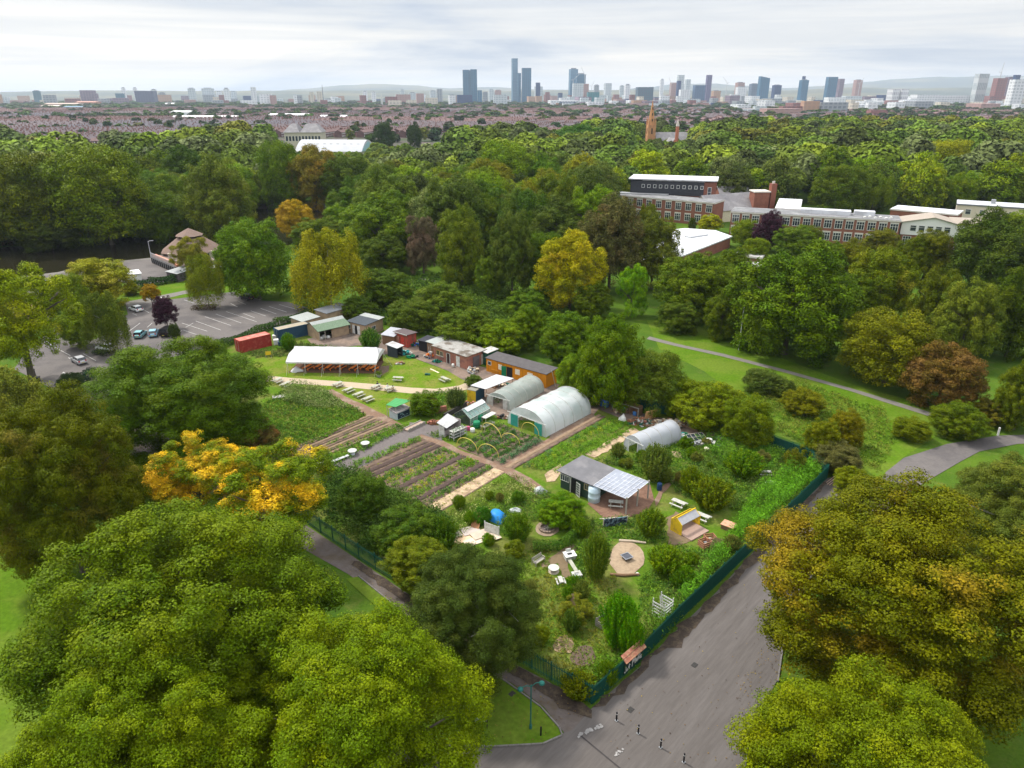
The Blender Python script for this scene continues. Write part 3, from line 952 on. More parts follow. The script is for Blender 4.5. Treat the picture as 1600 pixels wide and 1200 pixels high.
PALEP = M('pale_path', (.16, .148, .13), .9, .15, 1.2, pos=True)
LAWN = M('lawn', (.072, .138, .008), 1., spec=.03, var=.30, scale=2.2, bump=.5, pos=True, c2=(.10, .150, .016), c2amt=.5, c2scale=.14)
LAWN2 = M('garden_lawn', (.092, .155, .010), 1., spec=.03, var=.25, scale=2.2, bump=.5, pos=True, c2=(.145, .160, .03), c2amt=.5, c2scale=.25)
ROUGHG = M('rough_grass', (.070, .130, .010), 1., spec=.03, var=.35, scale=2.5, bump=.8, pos=True, c2=(.12, .135, .03), c2amt=.45, c2scale=.22)
EARTH = M('trodden_earth', (.175, .110, .075), .95, .22, 2.5, .4, pos=True, c2=(.225, .165, .12), c2amt=.4, c2scale=.5)
YARD = M('yard_earth', (.185, .135, .105), .95, .2, 2., .3, pos=True, c2=(.12, .095, .08), c2amt=.5, c2scale=.35)
SANDY = M('pale_sand_path', (.37, .30, .21), .95, .14, 2., .2, pos=True)
STRAW = M('straw_mulch', (.40, .30, .19), .95, .3, 3., .5, pos=True, c2=(.25, .18, .11), c2amt=.45, c2scale=.9)
TRACK = M('grey_track', (.130, .113, .108), .95, .2, 3., .3, pos=True)
WATER = bpy.data.materials.new('pond_water')
WATER.use_nodes = True
_b = WATER.node_tree.nodes['Principled BSDF']
_b.inputs['Base Color'].default_value = (.018, .016, .008, 1)
_b.inputs['Roughness'].default_value = .12
_n = nn(WATER.node_tree, 'ShaderNodeTexNoise')
_n.inputs['Scale'].default_value = 1.2
_n.inputs['Detail'].default_value = 4
_bp = nn(WATER.node_tree, 'ShaderNodeBump')
_bp.inputs['Strength'].default_value = .25
_bp.inputs['Distance'].default_value = .1
WATER.node_tree.links.new(nn(WATER.node_tree, 'ShaderNodeNewGeometry').outputs['Position'], _n.inputs['Vector'])
WATER.node_tree.links.new(_n.outputs['Fac'], _bp.inputs['Height'])
WATER.node_tree.links.new(_bp.outputs['Normal'], _b.inputs['Normal'])
sheet('pond_water', [(-120, 396), (60, 382), (130, 375), (235, 369), (330, 361), (392, 338), (392, 326), (470, 325), (640, 325), (640, 345), (470, 372), (430, 396), (330, 398), (262, 396), (240, 404), (150, 413), (90, 427), (-120, 452)], 1, WATER)
sheet('far_promenade', [(380, 318), (660, 320), (660, 326), (380, 326)], 2, PALEP)
sheet('lakeside_promenade', [(-120, 452), (90, 427), (150, 413), (240, 404), (262, 396), (300, 398), (280, 438), (215, 446), (140, 431), (60, 440), (-120, 470)], 2, ASPH2)
sheet('promenade_kerb', [(-120, 450), (90, 425.5), (150, 411.5), (240, 402.5), (240, 405), (150, 414.5), (90, 429), (-120, 455)], 3, PALEP)
sheet('lake_lawn', [(-60, 470), (60, 441), (140, 434), (215, 448), (300, 441), (420, 446), (500, 460), (470, 480), (365, 456), (300, 463), (200, 470), (90, 450), (0, 480), (-60, 520)], 1, LAWN)
sheet('lawn_path', [(190, 473), (240, 464), (300, 452), (345, 447), (345, 451), (300, 457), (250, 469), (200, 480)], 3, PALEP)
sheet('play_area', [(20, 470), (56, 446), (88, 446), (96, 470), (80, 500), (20, 510)], 2, ASPH2)
sheet('play_area_surface', [(22, 492), (48, 470), (66, 474), (60, 496), (30, 505)], 3, M('rubber_surface', (.34, .19, .13), .9, .2, 2, pos=True))
sheet('car_park', [(100, 618), (60, 596), (22, 577), (44, 545), (86, 512), (140, 497), (200, 492), (196, 474), (250, 470), (300, 464), (365, 456), (410, 470), (450, 472), (480, 481), (497, 488), (440, 507), (345, 537), (310, 549), (250, 562), (190, 573), (150, 590), (112, 618)], 2, ASPH2)
sheet('verge_grass', [(96, 560 - 52), (128, 500), (186, 494), (190, 512), (150, 530), (110, 535)], 3, ROUGHG)
sheet('access_road', [(112, 618), (150, 590), (200, 640), (240, 700), (190, 720), (130, 650)], 2, PATHM)
WHITEP = M('road_paint', (.42, .41, .39), .8, .35, 2, pos=True)
WORNP = M('worn_road_paint', (.26, .25, .24), .85, .3, 2, pos=True)
mk = MB()
def stripe(a, b, w=.12, m=None):
 m = m or mk
 A, B = G(*a), G(*b)
 d = (B - A)
 n = Vector((-d.y, d.x, 0)).normalized() * w / 2
 m.add([A - n, B - n, B + n, A + n], [(0, 1, 2, 3)])
for s in [((284, 505), (324, 518)), ((306, 502), (345, 516)), ((320, 495), (361, 509)), ((337, 491), (377, 505)), ((353, 487), (401, 503)), ((286, 516), (307, 523)), ((268, 528), (285, 516)),
  ((290, 512), (302, 505)), ((392, 486), (415, 494)), ((407, 482), (432, 491)), ((420, 479), (448, 488)), ((436, 476), (464, 484)), ((380, 490), (398, 497)),
  ((203, 517), (219, 505)), ((230, 512), (238, 505)), ((224, 484), (233, 489)), ((207, 490), (214, 493)), ((107, 559), (122, 571)), ((73, 534), (82, 541)), ((288, 469), (303, 474)),
  ((395, 466), (408, 469)), ((372, 471), (384, 476)), ((360, 474), (371, 480)), ((130, 553), (150, 564)), ((82, 541), (110, 556)), ((66, 452), (77, 460))]:
 stripe(*s, w=.14)
o_ = mk.build('parking_bay_markings', WHITEP)
o_.location.z = .066
tag(o_, kind='structure')
ar = MB()
stripe((96, 595), (102, 588), .35, ar)
stripe((101.5, 589), (99, 584), .35, ar)
ar.add([G(95, 585.5), G(104, 584.5), G(99.5, 581.5)], [(0, 1, 2)])
o_ = ar.build('arrow_marking', WHITEP)
o_.location.z = .070
tag(o_, kind='structure')
sheet('road', [(926, 1106), (1000, 1042), (1040, 1002), (1120, 925), (1200, 838), (1292, 748), (1316, 740), (1330, 752), (1330, 800), (1230, 960), (1216, 1060), (1190, 1110), (1160, 1215), (1300, 1400), (1300, 1800), (700, 1800), (700, 1215), (790, 1200), (860, 1180)], 3, ASPH)
sheet('far_road_bend', [(1300, 770), (1372, 760), (1384, 738), (1412, 716), (1480, 694), (1560, 681), (1720, 676), (1720, 690), (1590, 694), (1530, 706), (1500, 722), (1440, 757), (1400, 790), (1330, 820)], 3, ASPH2)
sheet('fence_path', [(926, 1112), (858, 1066), (760, 1015), (640, 930), (556, 873), (450, 802), (330, 730), (200, 640), (170, 660), (280, 750), (380, 800), (460, 850), (545, 898), (630, 962), (700, 1008), (745, 1040), (800, 1068), (850, 1105), (882, 1146), (900, 1200)], 2, PATHM)
sheet('cross_path', [(882, 1145), (850, 1162), (775, 1168), (600, 1170), (400, 1200), (300, 1500), (900, 1500), (980, 1200), (930, 1130)], 2, ASPH)
sheet('corner_lawn', [(735, 1036), (790, 1066), (845, 1106), (874, 1138), (878, 1150), (848, 1163), (776, 1167), (690, 1166), (600, 1166), (560, 1100), (640, 1020), (600, 960), (540, 905), (560, 902), (650, 975), (700, 1012)], 4, LAWN)
sheet('left_lawn', [(-400, 1600), (-200, 900), (0, 760), (60, 800), (100, 900), (60, 1100), (100, 1600)], 1, LAWN)
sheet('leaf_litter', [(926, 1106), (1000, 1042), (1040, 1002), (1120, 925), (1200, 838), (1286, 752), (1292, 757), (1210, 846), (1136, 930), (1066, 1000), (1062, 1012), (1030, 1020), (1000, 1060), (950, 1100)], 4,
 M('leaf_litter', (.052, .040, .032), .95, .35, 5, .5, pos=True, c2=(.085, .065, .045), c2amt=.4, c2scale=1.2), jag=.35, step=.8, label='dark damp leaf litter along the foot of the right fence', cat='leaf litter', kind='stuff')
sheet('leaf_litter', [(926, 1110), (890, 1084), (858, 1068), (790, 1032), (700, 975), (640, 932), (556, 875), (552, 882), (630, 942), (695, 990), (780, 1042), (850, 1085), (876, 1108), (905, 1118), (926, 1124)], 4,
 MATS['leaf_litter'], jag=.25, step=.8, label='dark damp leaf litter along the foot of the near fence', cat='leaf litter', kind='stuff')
sheet('tarmac_seam', [(905, 1150), (975, 1208), (978, 1208), (908, 1150)], 5, M('seam', (.05, .045, .045), .9, .2))
wp = MB()
g = random.Random(4)
for (cx, cy, n, sx, sy) in [(922, 1143, 34, 17, 10), (967, 1177, 9, 6, 5)]:
 for i in range(n):
  t_ = g.uniform(-1, 1)
  a = G(cx + t_ * sx + g.uniform(-3, 3), cy - t_ * sy * .8 + g.uniform(-2, 2))
  r = g.uniform(.05, .17)
  k = 6
  wp.add([(a.x + r * g.uniform(.6, 1.3) * math.cos(6.283 * j / k), a.y + r * g.uniform(.6, 1.3) * math.sin(6.283 * j / k), i * .0004) for j in range(k)], [tuple(range(k))])
o_ = wp.build('worn_paint_patch', WORNP)
o_.location.z = .105
tag(o_, kind='structure')
sheet('right_lawn', [(1010, 500), (1080, 505), (1180, 545), (1330, 600), (1420, 625), (1500, 650), (1480, 670), (1410, 716), (1372, 755), (1320, 740), (1240, 680), (1180, 640), (1100, 580), (1030, 545)], 1, LAWN)
sheet('lawn_path', [(1015, 526), (1060, 538), (1130, 553), (1230, 579), (1330, 607), (1458, 646), (1452, 651), (1327, 611), (1228, 583), (1127, 557), (1057, 541.5), (1010, 530)], 3, PALEP)
sheet('wood_path', [(655, 434), (720, 444), (722, 447), (655, 437)], 3, PALEP)
sheet('garden_floor', [(926, 1100), (1292, 742), (1230, 700), (1130, 660), (1040, 650), (940, 640), (880, 590), (760, 560), (670, 520), (500, 490), (350, 545), (380, 620), (340, 680), (440, 780), (560, 868), (640, 922), (770, 1005), (860, 1058)], 1, ROUGHG)
sheet('garden_lawn', [(385, 570), (410, 555), (450, 558), (560, 560), (600, 560), (640, 557), (665, 568), (700, 580), (725, 590), (745, 600), (700, 618), (660, 625), (620, 650), (600, 650), (520, 612), (440, 604), (395, 596)], 2, LAWN2)
sheet('sand_path', [(395, 588), (415, 587), (455, 591), (527, 596), (590, 601), (641, 606), (680, 608), (717, 603), (745, 592), (770, 584), (790, 592), (760, 602), (720, 611), (680, 616), (640, 615), (590, 610), (527, 604), (455, 600), (415, 596), (395, 600)], 3, SANDY)
sheet('yard_ground', [(585, 556), (590, 530), (620, 530), (680, 540), (700, 560), (760, 575), (870, 600), (930, 625), (1000, 645), (1040, 655), (1130, 675), (1110, 684), (1060, 680), (985, 660), (935, 640), (925, 652), (860, 690), (855, 660), (790, 655), (745, 640), (730, 625), (738, 600), (720, 592), (700, 580), (680, 572), (655, 563), (640, 556), (625, 552)], 3, YARD)
sheet('yard_ground', [(480, 530), (520, 520), (600, 520), (600, 545), (560, 540), (520, 545), (490, 542)], 3, YARD)
sheet('bare_patch', [(585, 585), (592, 572), (608, 572), (606, 580), (592, 590)], 3, M('mud', (.12, .085, .06), .95, .3, 2, pos=True), jag=.3, step=1)
sheet('earth_path', [(518, 608), (540, 620), (566, 632), (600, 648), (625, 662), (660, 676), (690, 688), (720, 704), (763, 718), (792, 728), (830, 748), (850, 762), (838, 774), (808, 752), (786, 738), (756, 727), (712, 712), (690, 700), (655, 688), (640, 694), (560, 735), (545, 744), (530, 742), (560, 720), (625, 676), (600, 662), (566, 646), (530, 628), (505, 612)], 3, EARTH, jag=.12, step=1)
sheet('grey_track', [(640, 668), (660, 678), (640, 690), (555, 737), (520, 728), (560, 705), (600, 684)], 4, TRACK, jag=.15, step=1)
sheet('grey_track', [(640, 660), (700, 668), (690, 690), (668, 682), (640, 672)], 4, TRACK, jag=.15, step=1)
sheet('tunnel_strip', [(783, 729), (800, 735), (860, 699), (935, 655), (925, 646), (870, 678)], 4, EARTH)
TERR = M('red_brown_chippings', (.19, .110, .075), .95, .25, 3, .4, pos=True, c2=(.15, .085, .06), c2amt=.4, c2scale=.8)
sheet('terrace_chippings', [(918, 788), (935, 762), (1016, 758), (1022, 782), (1010, 800), (985, 808), (942, 809), (932, 800)], 4, TERR)
sheet('earth_path', [(1022, 782), (1030, 765), (1045, 752), (1056, 748), (1052, 756), (1036, 772), (1026, 792)], 4, EARTH, jag=.1, step=1)
sheet('earth_path', [(1116, 702), (1124, 704), (1134, 724), (1128, 728)], 4, EARTH, jag=.1, step=1)
sheet('fire_circle_earth', [(855 + 19 * math.cos(a / 14 * 6.283), 827 + 11.5 * math.sin(a / 14 * 6.283)) for a in range(14)], 4, M('ash_earth', (.25, .19, .13), .95, .25, 3, pos=True), jag=.08)
sheet('sandy_circle', [(979 + 27 * math.cos(a / 18 * 6.283), 873 + 27 * math.sin(a / 18 * 6.283)) for a in range(18)], 4, M('sandy_earth', (.30, .225, .15), .95, .25, 3, pos=True, c2=(.25, .18, .12), c2amt=.35, c2scale=.6), jag=.12)
sheet('bare_soil', [(913 + 20 * math.cos(a / 12 * 6.283), 1027 + 16 * math.sin(a / 12 * 6.283)) for a in range(12)], 4, M('dug_soil', (.115, .08, .06), .95, .35, 4, .8, pos=True), jag=.2)
sheet('bare_soil', [(883 + 17 * math.cos(a / 12 * 6.283), 1009 + 14 * math.sin(a / 12 * 6.283)) for a in range(12)], 4, M('dry_soil', (.26, .19, .11), .95, .35, 4, .8, pos=True, c2=(.13, .09, .06), c2amt=.5, c2scale=1.5), jag=.2)
sheet('worn_earth', [(866, 868), (880, 858), (900, 848), (903, 858), (888, 880), (890, 900), (882, 905), (872, 880), (845, 888), (846, 882)], 3, M('worn_earth', (.15, .11, .065), .95, .25, 3, pos=True), jag=.15, step=.6)
sheet('worn_earth', [(1040, 810), (1056, 800), (1092, 824), (1098, 840), (1064, 852), (1046, 850)], 3, MATS['worn_earth'], jag=.2, step=.6)
sheet('straw_ground', [(948, 691), (989, 668), (1000, 674), (960, 700), (930, 716), (912, 712)], 4, STRAW, jag=.15, step=.8)
sheet('straw_ground', [(850, 742), (876, 726), (880, 734), (868, 752), (855, 754)], 4, STRAW, jag=.15, step=.8)
sheet('straw_ground', [(1048, 706), (1062, 704), (1066, 716), (1054, 716)], 4, STRAW, jag=.15, step=.8)
def pts_in(poly, n, g):
 P = np.array([(p.x, p.y) for p in (G(*q) for q in poly)])
 lo, hi = P.min(0), P.max(0)
 out = []
 tot = 0
 while tot < n:
  Q = g.uniform(lo, hi, (n * 2, 2))
  c = np.zeros(len(Q), bool)
  for i in range(len(P)):
   x1, y1 = P[i]
   x2, y2 = P[i - 1]
   if y1 == y2:
    continue
   k = (y1 > Q[:, 1]) != (y2 > Q[:, 1])
   c ^= k & (Q[:, 0] < (x2 - x1) * (Q[:, 1] - y1) / (y2 - y1) + x1)
  out.append(Q[c])
  tot += int(c.sum())
  if tot == 0:
   break
 return np.concatenate(out)[:n]
def area(poly):
 P = [G(*q) for q in poly]
 return abs(sum(a.x * b.y - b.x * a.y for a, b in zip(P, P[1:] + P[:1]))) / 2
def tufts(polys, dens, hgt, leaf, cols, seed, per=9, up=.35, spread=.22, aspect=.45):
 """leafy tufts over areas: returns quads and tints"""
 g = np.random.default_rng(seed)
 Vs, Ts = [], []
 for poly in polys:
  n = int(area(poly) * dens)
  if n < 1:
   continue
  Q = pts_in(poly, n, g)
  if len(Q) == 0:
   continue
  n = len(Q)
  w = (np.sin(Q[:, 0] * 1.1 + seed) + np.sin(Q[:, 1] * .9 + 2 * seed) + np.sin(Q[:, 0] * .47 - Q[:, 1] * .61) + g.normal(scale=.9, size=n)) / 3
  H_ = hgt * np.clip(.75 + .45 * w, .25, 1.5)
  ci = np.clip(((w * .5 + .5) * len(cols) + g.normal(scale=.7, size=n)).astype(int), 0, len(cols) - 1)
  tc = np.array(cols)[ci] * g.uniform(.9, 1.55, (n, 1)) * np.array([1.05, 1.1, .7])
  k = np.repeat(np.arange(n), per)
  z = g.uniform(.1, 1, len(k))
  d = g.normal(scale=spread, size=(len(k), 2)) * (1.15 - z * .5)[:, None] * max(.5, hgt)
  C = np.c_[Q[k] + d, z * H_[k]]
  N = unit(g.normal(scale=1.0 if up > .5 else .7, size=(len(k), 3)) + np.array([0, 0, 0.7]))
  Vs.append(leaf_quads(C, N, np.full(len(k), leaf), g, aspect))
  Ts.append(tc[k] * g.uniform(.7, 1.3, (len(k), 1)))
 return Vs, Ts
def cover(name, label, cat, polys, dens, hgt, leaf, cols, seed, kind='stuff', group=None, **kw):
 V, T_ = tufts(polys, dens, hgt, leaf, cols, seed, **kw)
 V, T_ = np.concatenate(V), np.concatenate(T_)
 c = V.mean(0)
 c[2] = 0
 me = quads_mesh(name, V - c, LTINT, tint=T_)
 o = bpy.data.objects.new(name, me)
 col.objects.link(o)
 o.location = c
 return tag(o, label, cat, group, kind)
GC = [(.075, .150, .016), (.055, .120, .018), (.110, .175, .020), (.040, .095, .020), (.09, .14, .03)]
YG = [(.15, .20, .02), (.12, .19, .02), (.09, .16, .018), (.18, .19, .035)]
cover('undergrowth', 'lush wild planting between the workshop, reeds and fence', 'undergrowth',
 [[(1000, 700), (1060, 690), (1130, 690), (1200, 700), (1290, 730), (1240, 790), (1150, 800), (1060, 775), (1050, 760), (1030, 745), (990, 712)],
 [(1040, 880), (1060, 850), (1100, 862), (1150, 830), (1180, 850), (1080, 950), (1040, 990), (1000, 960), (1000, 905)]],
 11, .85, .12, GC + [(.10, .13, .03)], 21)
cover('undergrowth', 'tangled grass and weeds in the near corner of the garden', 'undergrowth',
 [[(790, 870), (860, 905), (960, 900), (1000, 960), (960, 1010), (925, 1085), (850, 1050), (700, 960), (700, 870)], [(830, 855), (860, 860), (860, 905), (800, 880)]],
 11, .36, .09, [(.10, .155, .016), (.085, .14, .014), (.13, .15, .02), (.15, .14, .025)], 22)
cover('undergrowth', 'green weeds round the two fire circles and the terrace', 'undergrowth',
 [[(905, 810), (940, 812), (1000, 808), (1040, 830), (1046, 850), (1010, 850), (960, 842), (940, 900), (905, 900), (900, 850)], [(780, 790), (850, 765), (900, 800), (830, 815), (800, 850), (775, 830)], [(925, 722), (960, 708), (1005, 718), (1050, 745), (1025, 756), (968, 730)], [(890, 850), (905, 842), (912, 905), (896, 880)]],
 12, .7, .11, GC, 23)
cover('undergrowth', 'bright weedy growth behind the furrowed beds', 'undergrowth',
 [[(400, 640), (440, 612), (500, 612), (560, 640), (572, 650), (500, 690), (440, 706), (380, 690)]], 12, .65, .13, [(.10, .19, .02), (.09, .18, .02), (.14, .17, .03), (.06, .13, .02)], 24)
cover('tall_plants', 'pale topped maize patch beside the earth path', 'maize',
 [[(437, 620), (450, 604), (500, 606), (520, 622), (545, 640), (500, 640), (450, 632)]], 8, 1.5, .15, [(.15, .19, .08), (.22, .24, .13), (.11, .17, .05)], 25, per=14, aspect=.3)
cover('flower_meadow', 'flowery strip between the straw path and the compost pile', 'wild flowers',
 [[(700, 800), (780, 748), (800, 742), (830, 752), (838, 770), (800, 790), (760, 800), (720, 842), (690, 825)]], 9, .75, .10, [(.10, .15, .03), (.13, .18, .03), (.08, .12, .03), (.30, .30, .16), (.11, .15, .02)], 26)
cover('reeds', 'tall vivid green reedy plants along the inside of the right fence', 'tall plants',
 [[(1286, 724), (1270, 722), (1215, 748), (1180, 775), (1160, 800), (1160, 828), (1172, 838), (1230, 785), (1290, 738)], [(1168, 828), (1150, 822), (1090, 905), (1060, 940), (1064, 955), (1120, 900)]],
 12, 2.3, .16, [(.085, .21, .012), (.10, .23, .015), (.065, .16, .014)], 27, per=20, spread=.13, aspect=.22)
cover('reeds', 'bushy green growth pressed against the inside of the right fence near the sign', 'tall plants',
 [[(928, 1094), (1000, 1030), (1062, 966), (1056, 948), (990, 1000), (930, 1050), (900, 1072)]], 12, 2.2, .13, [(.06, .13, .014), (.08, .17, .014), (.09, .13, .02)], 38, per=16, spread=.16, aspect=.4)
cover('undergrowth', 'scrubby bushes and brambles under the wood beyond the meadow', 'undergrowth',
 [[(640, 470), (700, 440), (860, 470), (900, 500), (860, 500), (760, 530), (660, 515)]], 3, 2.2, .26, [(.07, .12, .016), (.09, .14, .018), (.06, .10, .02)], 39, per=16)
cover('undergrowth', 'dense dark bramble and elder growth along the near ends of the main beds', 'undergrowth',
 [[(500, 742), (532, 730), (600, 762), (692, 806), (716, 838), (700, 876), (640, 900), (560, 850), (505, 800)]], 8, 1.9, .14, [(.030, .065, .012), (.045, .085, .014), (.06, .10, .018)], 43, per=18, spread=.2, aspect=.5)
cover('reeds', 'tall green willow herb behind the scrap heap', 'tall plants',
 [[(1085, 690), (1130, 682), (1180, 690), (1225, 712), (1210, 735), (1150, 738), (1110, 712)]], 9, 1.7, .17, [(.075, .17, .016), (.06, .14, .016), (.10, .19, .02)], 28, per=18, spread=.14, aspect=.22)
cover('reeds', 'dark upright nettles under the olive twiggy tree', 'tall plants',
 [[(650, 815), (690, 806), (712, 830), (700, 862), (660, 850)]], 10, 1.4, .15, [(.03, .10, .025), (.04, .12, .025)], 29, per=16, spread=.14, aspect=.25)
cover('undergrowth', 'dark rough growth inside the near fence', 'undergrowth',
 [[(470, 780), (520, 800), (600, 860), (700, 880), (820, 990), (770, 1000), (640, 915), (560, 862), (440, 775)]], 6, .6, .13, [(.05, .09, .016), (.07, .11, .02), (.10, .12, .03)], 30)
cover('undergrowth', 'wild growth between the containers and the marquee', 'undergrowth',
 [[(385, 552), (430, 546), (470, 535), (520, 545), (590, 552), (590, 557), (470, 556), (440, 558), (400, 560)]], 8, .8, .14, [(.08, .11, .03), (.12, .12, .05), (.05, .10, .02)], 31)
cover('undergrowth', 'garden plants round the brick chimney', 'undergrowth',
 [[(645, 625), (680, 610), (720, 612), (700, 640), (690, 655), (660, 650), (645, 640)]], 9, .6, .12, GC, 32)
cover('meadow_grass', 'rough meadow grass and scrub beyond the allotment', 'grass',
 [[(1180, 600), (1250, 595), (1330, 625), (1380, 640), (1400, 690), (1370, 740), (1300, 715), (1200, 670), (1150, 620)]], 5, .75, .13, [(.08, .14, .016), (.11, .155, .02), (.14, .15, .03)], 33)
cover('meadow_grass', 'rough green slope under the wood behind the sheds', 'grass',
 [[(560, 500), (600, 440), (700, 425), (860, 460), (900, 500), (760, 560), (660, 520), (600, 508)]], 1.6, .9, .30, [(.06, .115, .02), (.05, .09, .02), (.09, .14, .02)], 34)
cover('bank_plants', 'dark plants overhanging the far pond bank', 'bank plants',
 [[(-100, 392), (60, 381), (130, 373), (235, 367), (330, 358), (330, 352), (200, 358), (60, 370), (-100, 382)]], 1.2, 2.0, .55, [(.03, .05, .016), (.05, .07, .02), (.08, .06, .02)], 35, per=14)
cover('lawn_tufts', 'grass tufts and clover over the picnic lawn', 'grass',
 [[(385, 570), (450, 558), (600, 560), (665, 568), (725, 590), (700, 600), (640, 605), (527, 595), (400, 586)], [(530, 606), (600, 612), (690, 618), (620, 648), (600, 648)]], 5, .09, .08, [(.13, .20, .02), (.16, .20, .03), (.10, .17, .02)], 36, per=4)
SOILS = {'dark': M('dark_soil', (.070, .048, .040), .95, .3, 4, .8, pos=True), 'brown': M('brown_soil', (.155, .105, .075), .95, .3, 4, .6, pos=True, c2=(.09, .065, .05), c2amt=.4, c2scale=1.),
  'straw': STRAW, 'tan': M('tan_soil', (.22, .155, .10), .95, .25, 3, .5, pos=True)}
def quadpt(Q, u, v):
 a = G(*Q[0]).lerp(G(*Q[1]), u)
 b = G(*Q[3]).lerp(G(*Q[2]), u)
 return a.lerp(b, v)
def bed_strip(Q, u0, u1, soil, lvl, name='soil_bed', ridge=0.):
 """Q: near-left, near-right, far-right, far-left corners of a block; rows run near to far"""
 P = [quadpt(Q, u0, 0), quadpt(Q, u1, 0), quadpt(Q, u1, 1), quadpt(Q, u0, 1)]
 m = MB()
 n = max(4, int((P[3] - P[0]).length / .6))
 g = random.Random(int(u0 * 1000) + lvl)
 vs, fs = [], []
 prof = [0, .18, .5, .82, 1]
 hh = [0, .8, 1, .8, 0]
 for i in range(n + 1):
  for k, (p, h) in enumerate(zip(prof, hh)):
   q = quadpt(Q, u0 + (u1 - u0) * p, i / n)
   vs.append((q.x + g.uniform(-.03, .03), q.y + g.uniform(-.03, .03), h * ridge * g.uniform(.7, 1.2) * (0 if i in (0, n) else 1)))
 for i in range(n):
  for k in range(4):
   fs.append((i * 5 + k, i * 5 + k + 1, i * 5 + k + 6, i * 5 + k + 5))
 m.add(vs, fs)
 o = m.build(name, SOILS[soil])
 o.location.z = level(lvl)
 return tag(o, kind='structure')
def crop(Q, u0, u1, v0, v1, hgt, cols, label, seed, dens=14, leaf=.10, group='crop rows in the allotment beds', cat='crop row', per=9, aspect=.5):
 g = np.random.default_rng(seed)
 P = [quadpt(Q, u, v) for u, v in ((u0, v0), (u1, v0), (u1, v1), (u0, v1))]
 A = abs(sum(a.x * b.y - b.x * a.y for a, b in zip(P, P[1:] + P[:1]))) / 2
 n = max(8, int(A * dens))
 uv = g.uniform(0, 1, (n, 2))
 a, b, c, d = [np.array(p[:2]) for p in P]
 w = (g.normal(scale=.12, size=n))
 u = np.clip(uv[:, :1] + w[:, None] * .3, -.1, 1.1)
 v = uv[:, 1:]
 Pp = (a * (1 - u) + b * u) * (1 - v) + (d * (1 - u) + c * u) * v
 wav = np.sin(v[:, 0] * 23 + seed) * .5 + np.sin(v[:, 0] * 57 + u[:, 0] * 3 + seed * 2) * .5
 H_ = hgt * (1 + .3 * wav + g.normal(scale=.12, size=n)).clip(.3, 1.6)
 ci = np.clip(((wav * .5 + .5) * len(cols) + g.normal(scale=.8, size=n)).astype(int), 0, len(cols) - 1)
 tc = np.array(cols)[ci] * np.array([1.2, 1.3, .8])
 k = np.repeat(np.arange(n), per)
 C = np.c_[Pp[k] + g.normal(scale=.12, size=(len(k), 2)), g.uniform(.1, 1, len(k)) * H_[k] + .06]
 N = unit(g.normal(scale=.7, size=(len(k), 3)) + np.array([0, 0, .8]))
 V = leaf_quads(C, N, np.full(len(k), leaf), g, aspect)
 t = tc[k] * g.uniform(.7, 1.3, (len(k), 1))
 o0 = V.mean(0)
 o0[2] = 0
 me = quads_mesh('crop_row', V - o0, LTINT, tint=t)
 o = bpy.data.objects.new('crop_row', me)
 col.objects.link(o)
 o.location = o0
 return tag(o, label, cat, group)
GR = [(.10, .20, .02), (.13, .22, .02), (.07, .15, .02)]
DGR = [(.04, .10, .02), (.055, .12, .025), (.035, .08, .03)]
YL = [(.22, .24, .02), (.15, .22, .02), (.30, .26, .03)]
BLU = [(.06, .13, .08), (.08, .16, .10), (.05, .11, .06)]
QA = [(438, 708), (480, 724), (625, 667), (576, 648)]
for i in range(9):
 bed_strip(QA, i / 9 + .012, (i + 1) / 9 - .012, ('tan', 'brown', 'tan', 'brown', 'tan', 'brown', 'tan', 'brown', 'tan')[i], 3, ridge=.13)
crop(QA, .46, .58, .30, .95, .28, GR, 'thin green row in the furrowed tan beds', 41, 7)
crop(QA, .80, .90, .25, .75, .25, YL + GR, 'patchy yellow green row at the right of the furrowed tan beds', 42, 7)
QA2 = [(484, 722), (512, 735), (640, 668), (622, 664)]
crop(QA2, 0, 1, 0, 1, .45, GR + DGR[:1], 'green strip between the furrowed beds and the grey track', 43, 12)
QB = [(540, 727), (686, 800), (788, 738), (652, 682)]
bed_strip(QB, -.01, 1.01, 'brown', 3, ridge=0.)
cover('undergrowth', 'weeds and seedlings between the rows of the main beds', 'undergrowth', [[(560, 735), (686, 796), (780, 738), (660, 688)]], 3, .22, .10, GR + YL, 40, per=6)
rowsB = [(.02, .10, 'G', .45, 'bright leafy row along the grey track'), (.115, .165, 'brown', 0, ''), (.18, .235, 'dark', 0, ''), (.25, .305, 'dark', 0, ''),
  (.33, .40, 'M', .4, 'green row right of the two dark soil strips'), (.41, .475, 'Y', .25, 'sparse yellow green row in the middle of the main beds'), (.485, .53, 'G', .3, 'short leafy row beside the single dark strip'), (.54, .595, 'dark', 0, ''),
  (.61, .70, 'Y', .4, 'yellow flecked lettuce row right of the single dark strip'), (.705, .75, 'G', .35, 'green row against the third dark strip'), (.76, .81, 'dark', 0, ''), (.825, .885, 'M', .4, 'deep green row left of the straw path'),
  (.895, 1.0, 'straw', 0, '')]
for i, (a, b, kd, h, lab) in enumerate(rowsB):
 if kd in SOILS:
  bed_strip(QB, a, b, kd, 4, ridge=.16 if kd != 'straw' else .03)
 else:
  crop(QB, a, b, .03 + .02 * (i % 3), .98, h, {'G': GR, 'M': DGR + GR, 'Y': YL + GR}[kd], lab, 50 + i, 13 if kd != 'Y' else 9)
crop(QB, .64, .72, .80, .96, .5, GR, 'lush green clump at the far end of the lettuce row', 70, 16)
crop(QB, .33, .45, .0, .25, .2, YL, 'thin yellowish row near the dark thicket', 71, 6)
QC = [(714, 699), (784, 728), (852, 690), (780, 661)]
bed_strip(QC, 0, 1, 'brown', 4, ridge=0.)
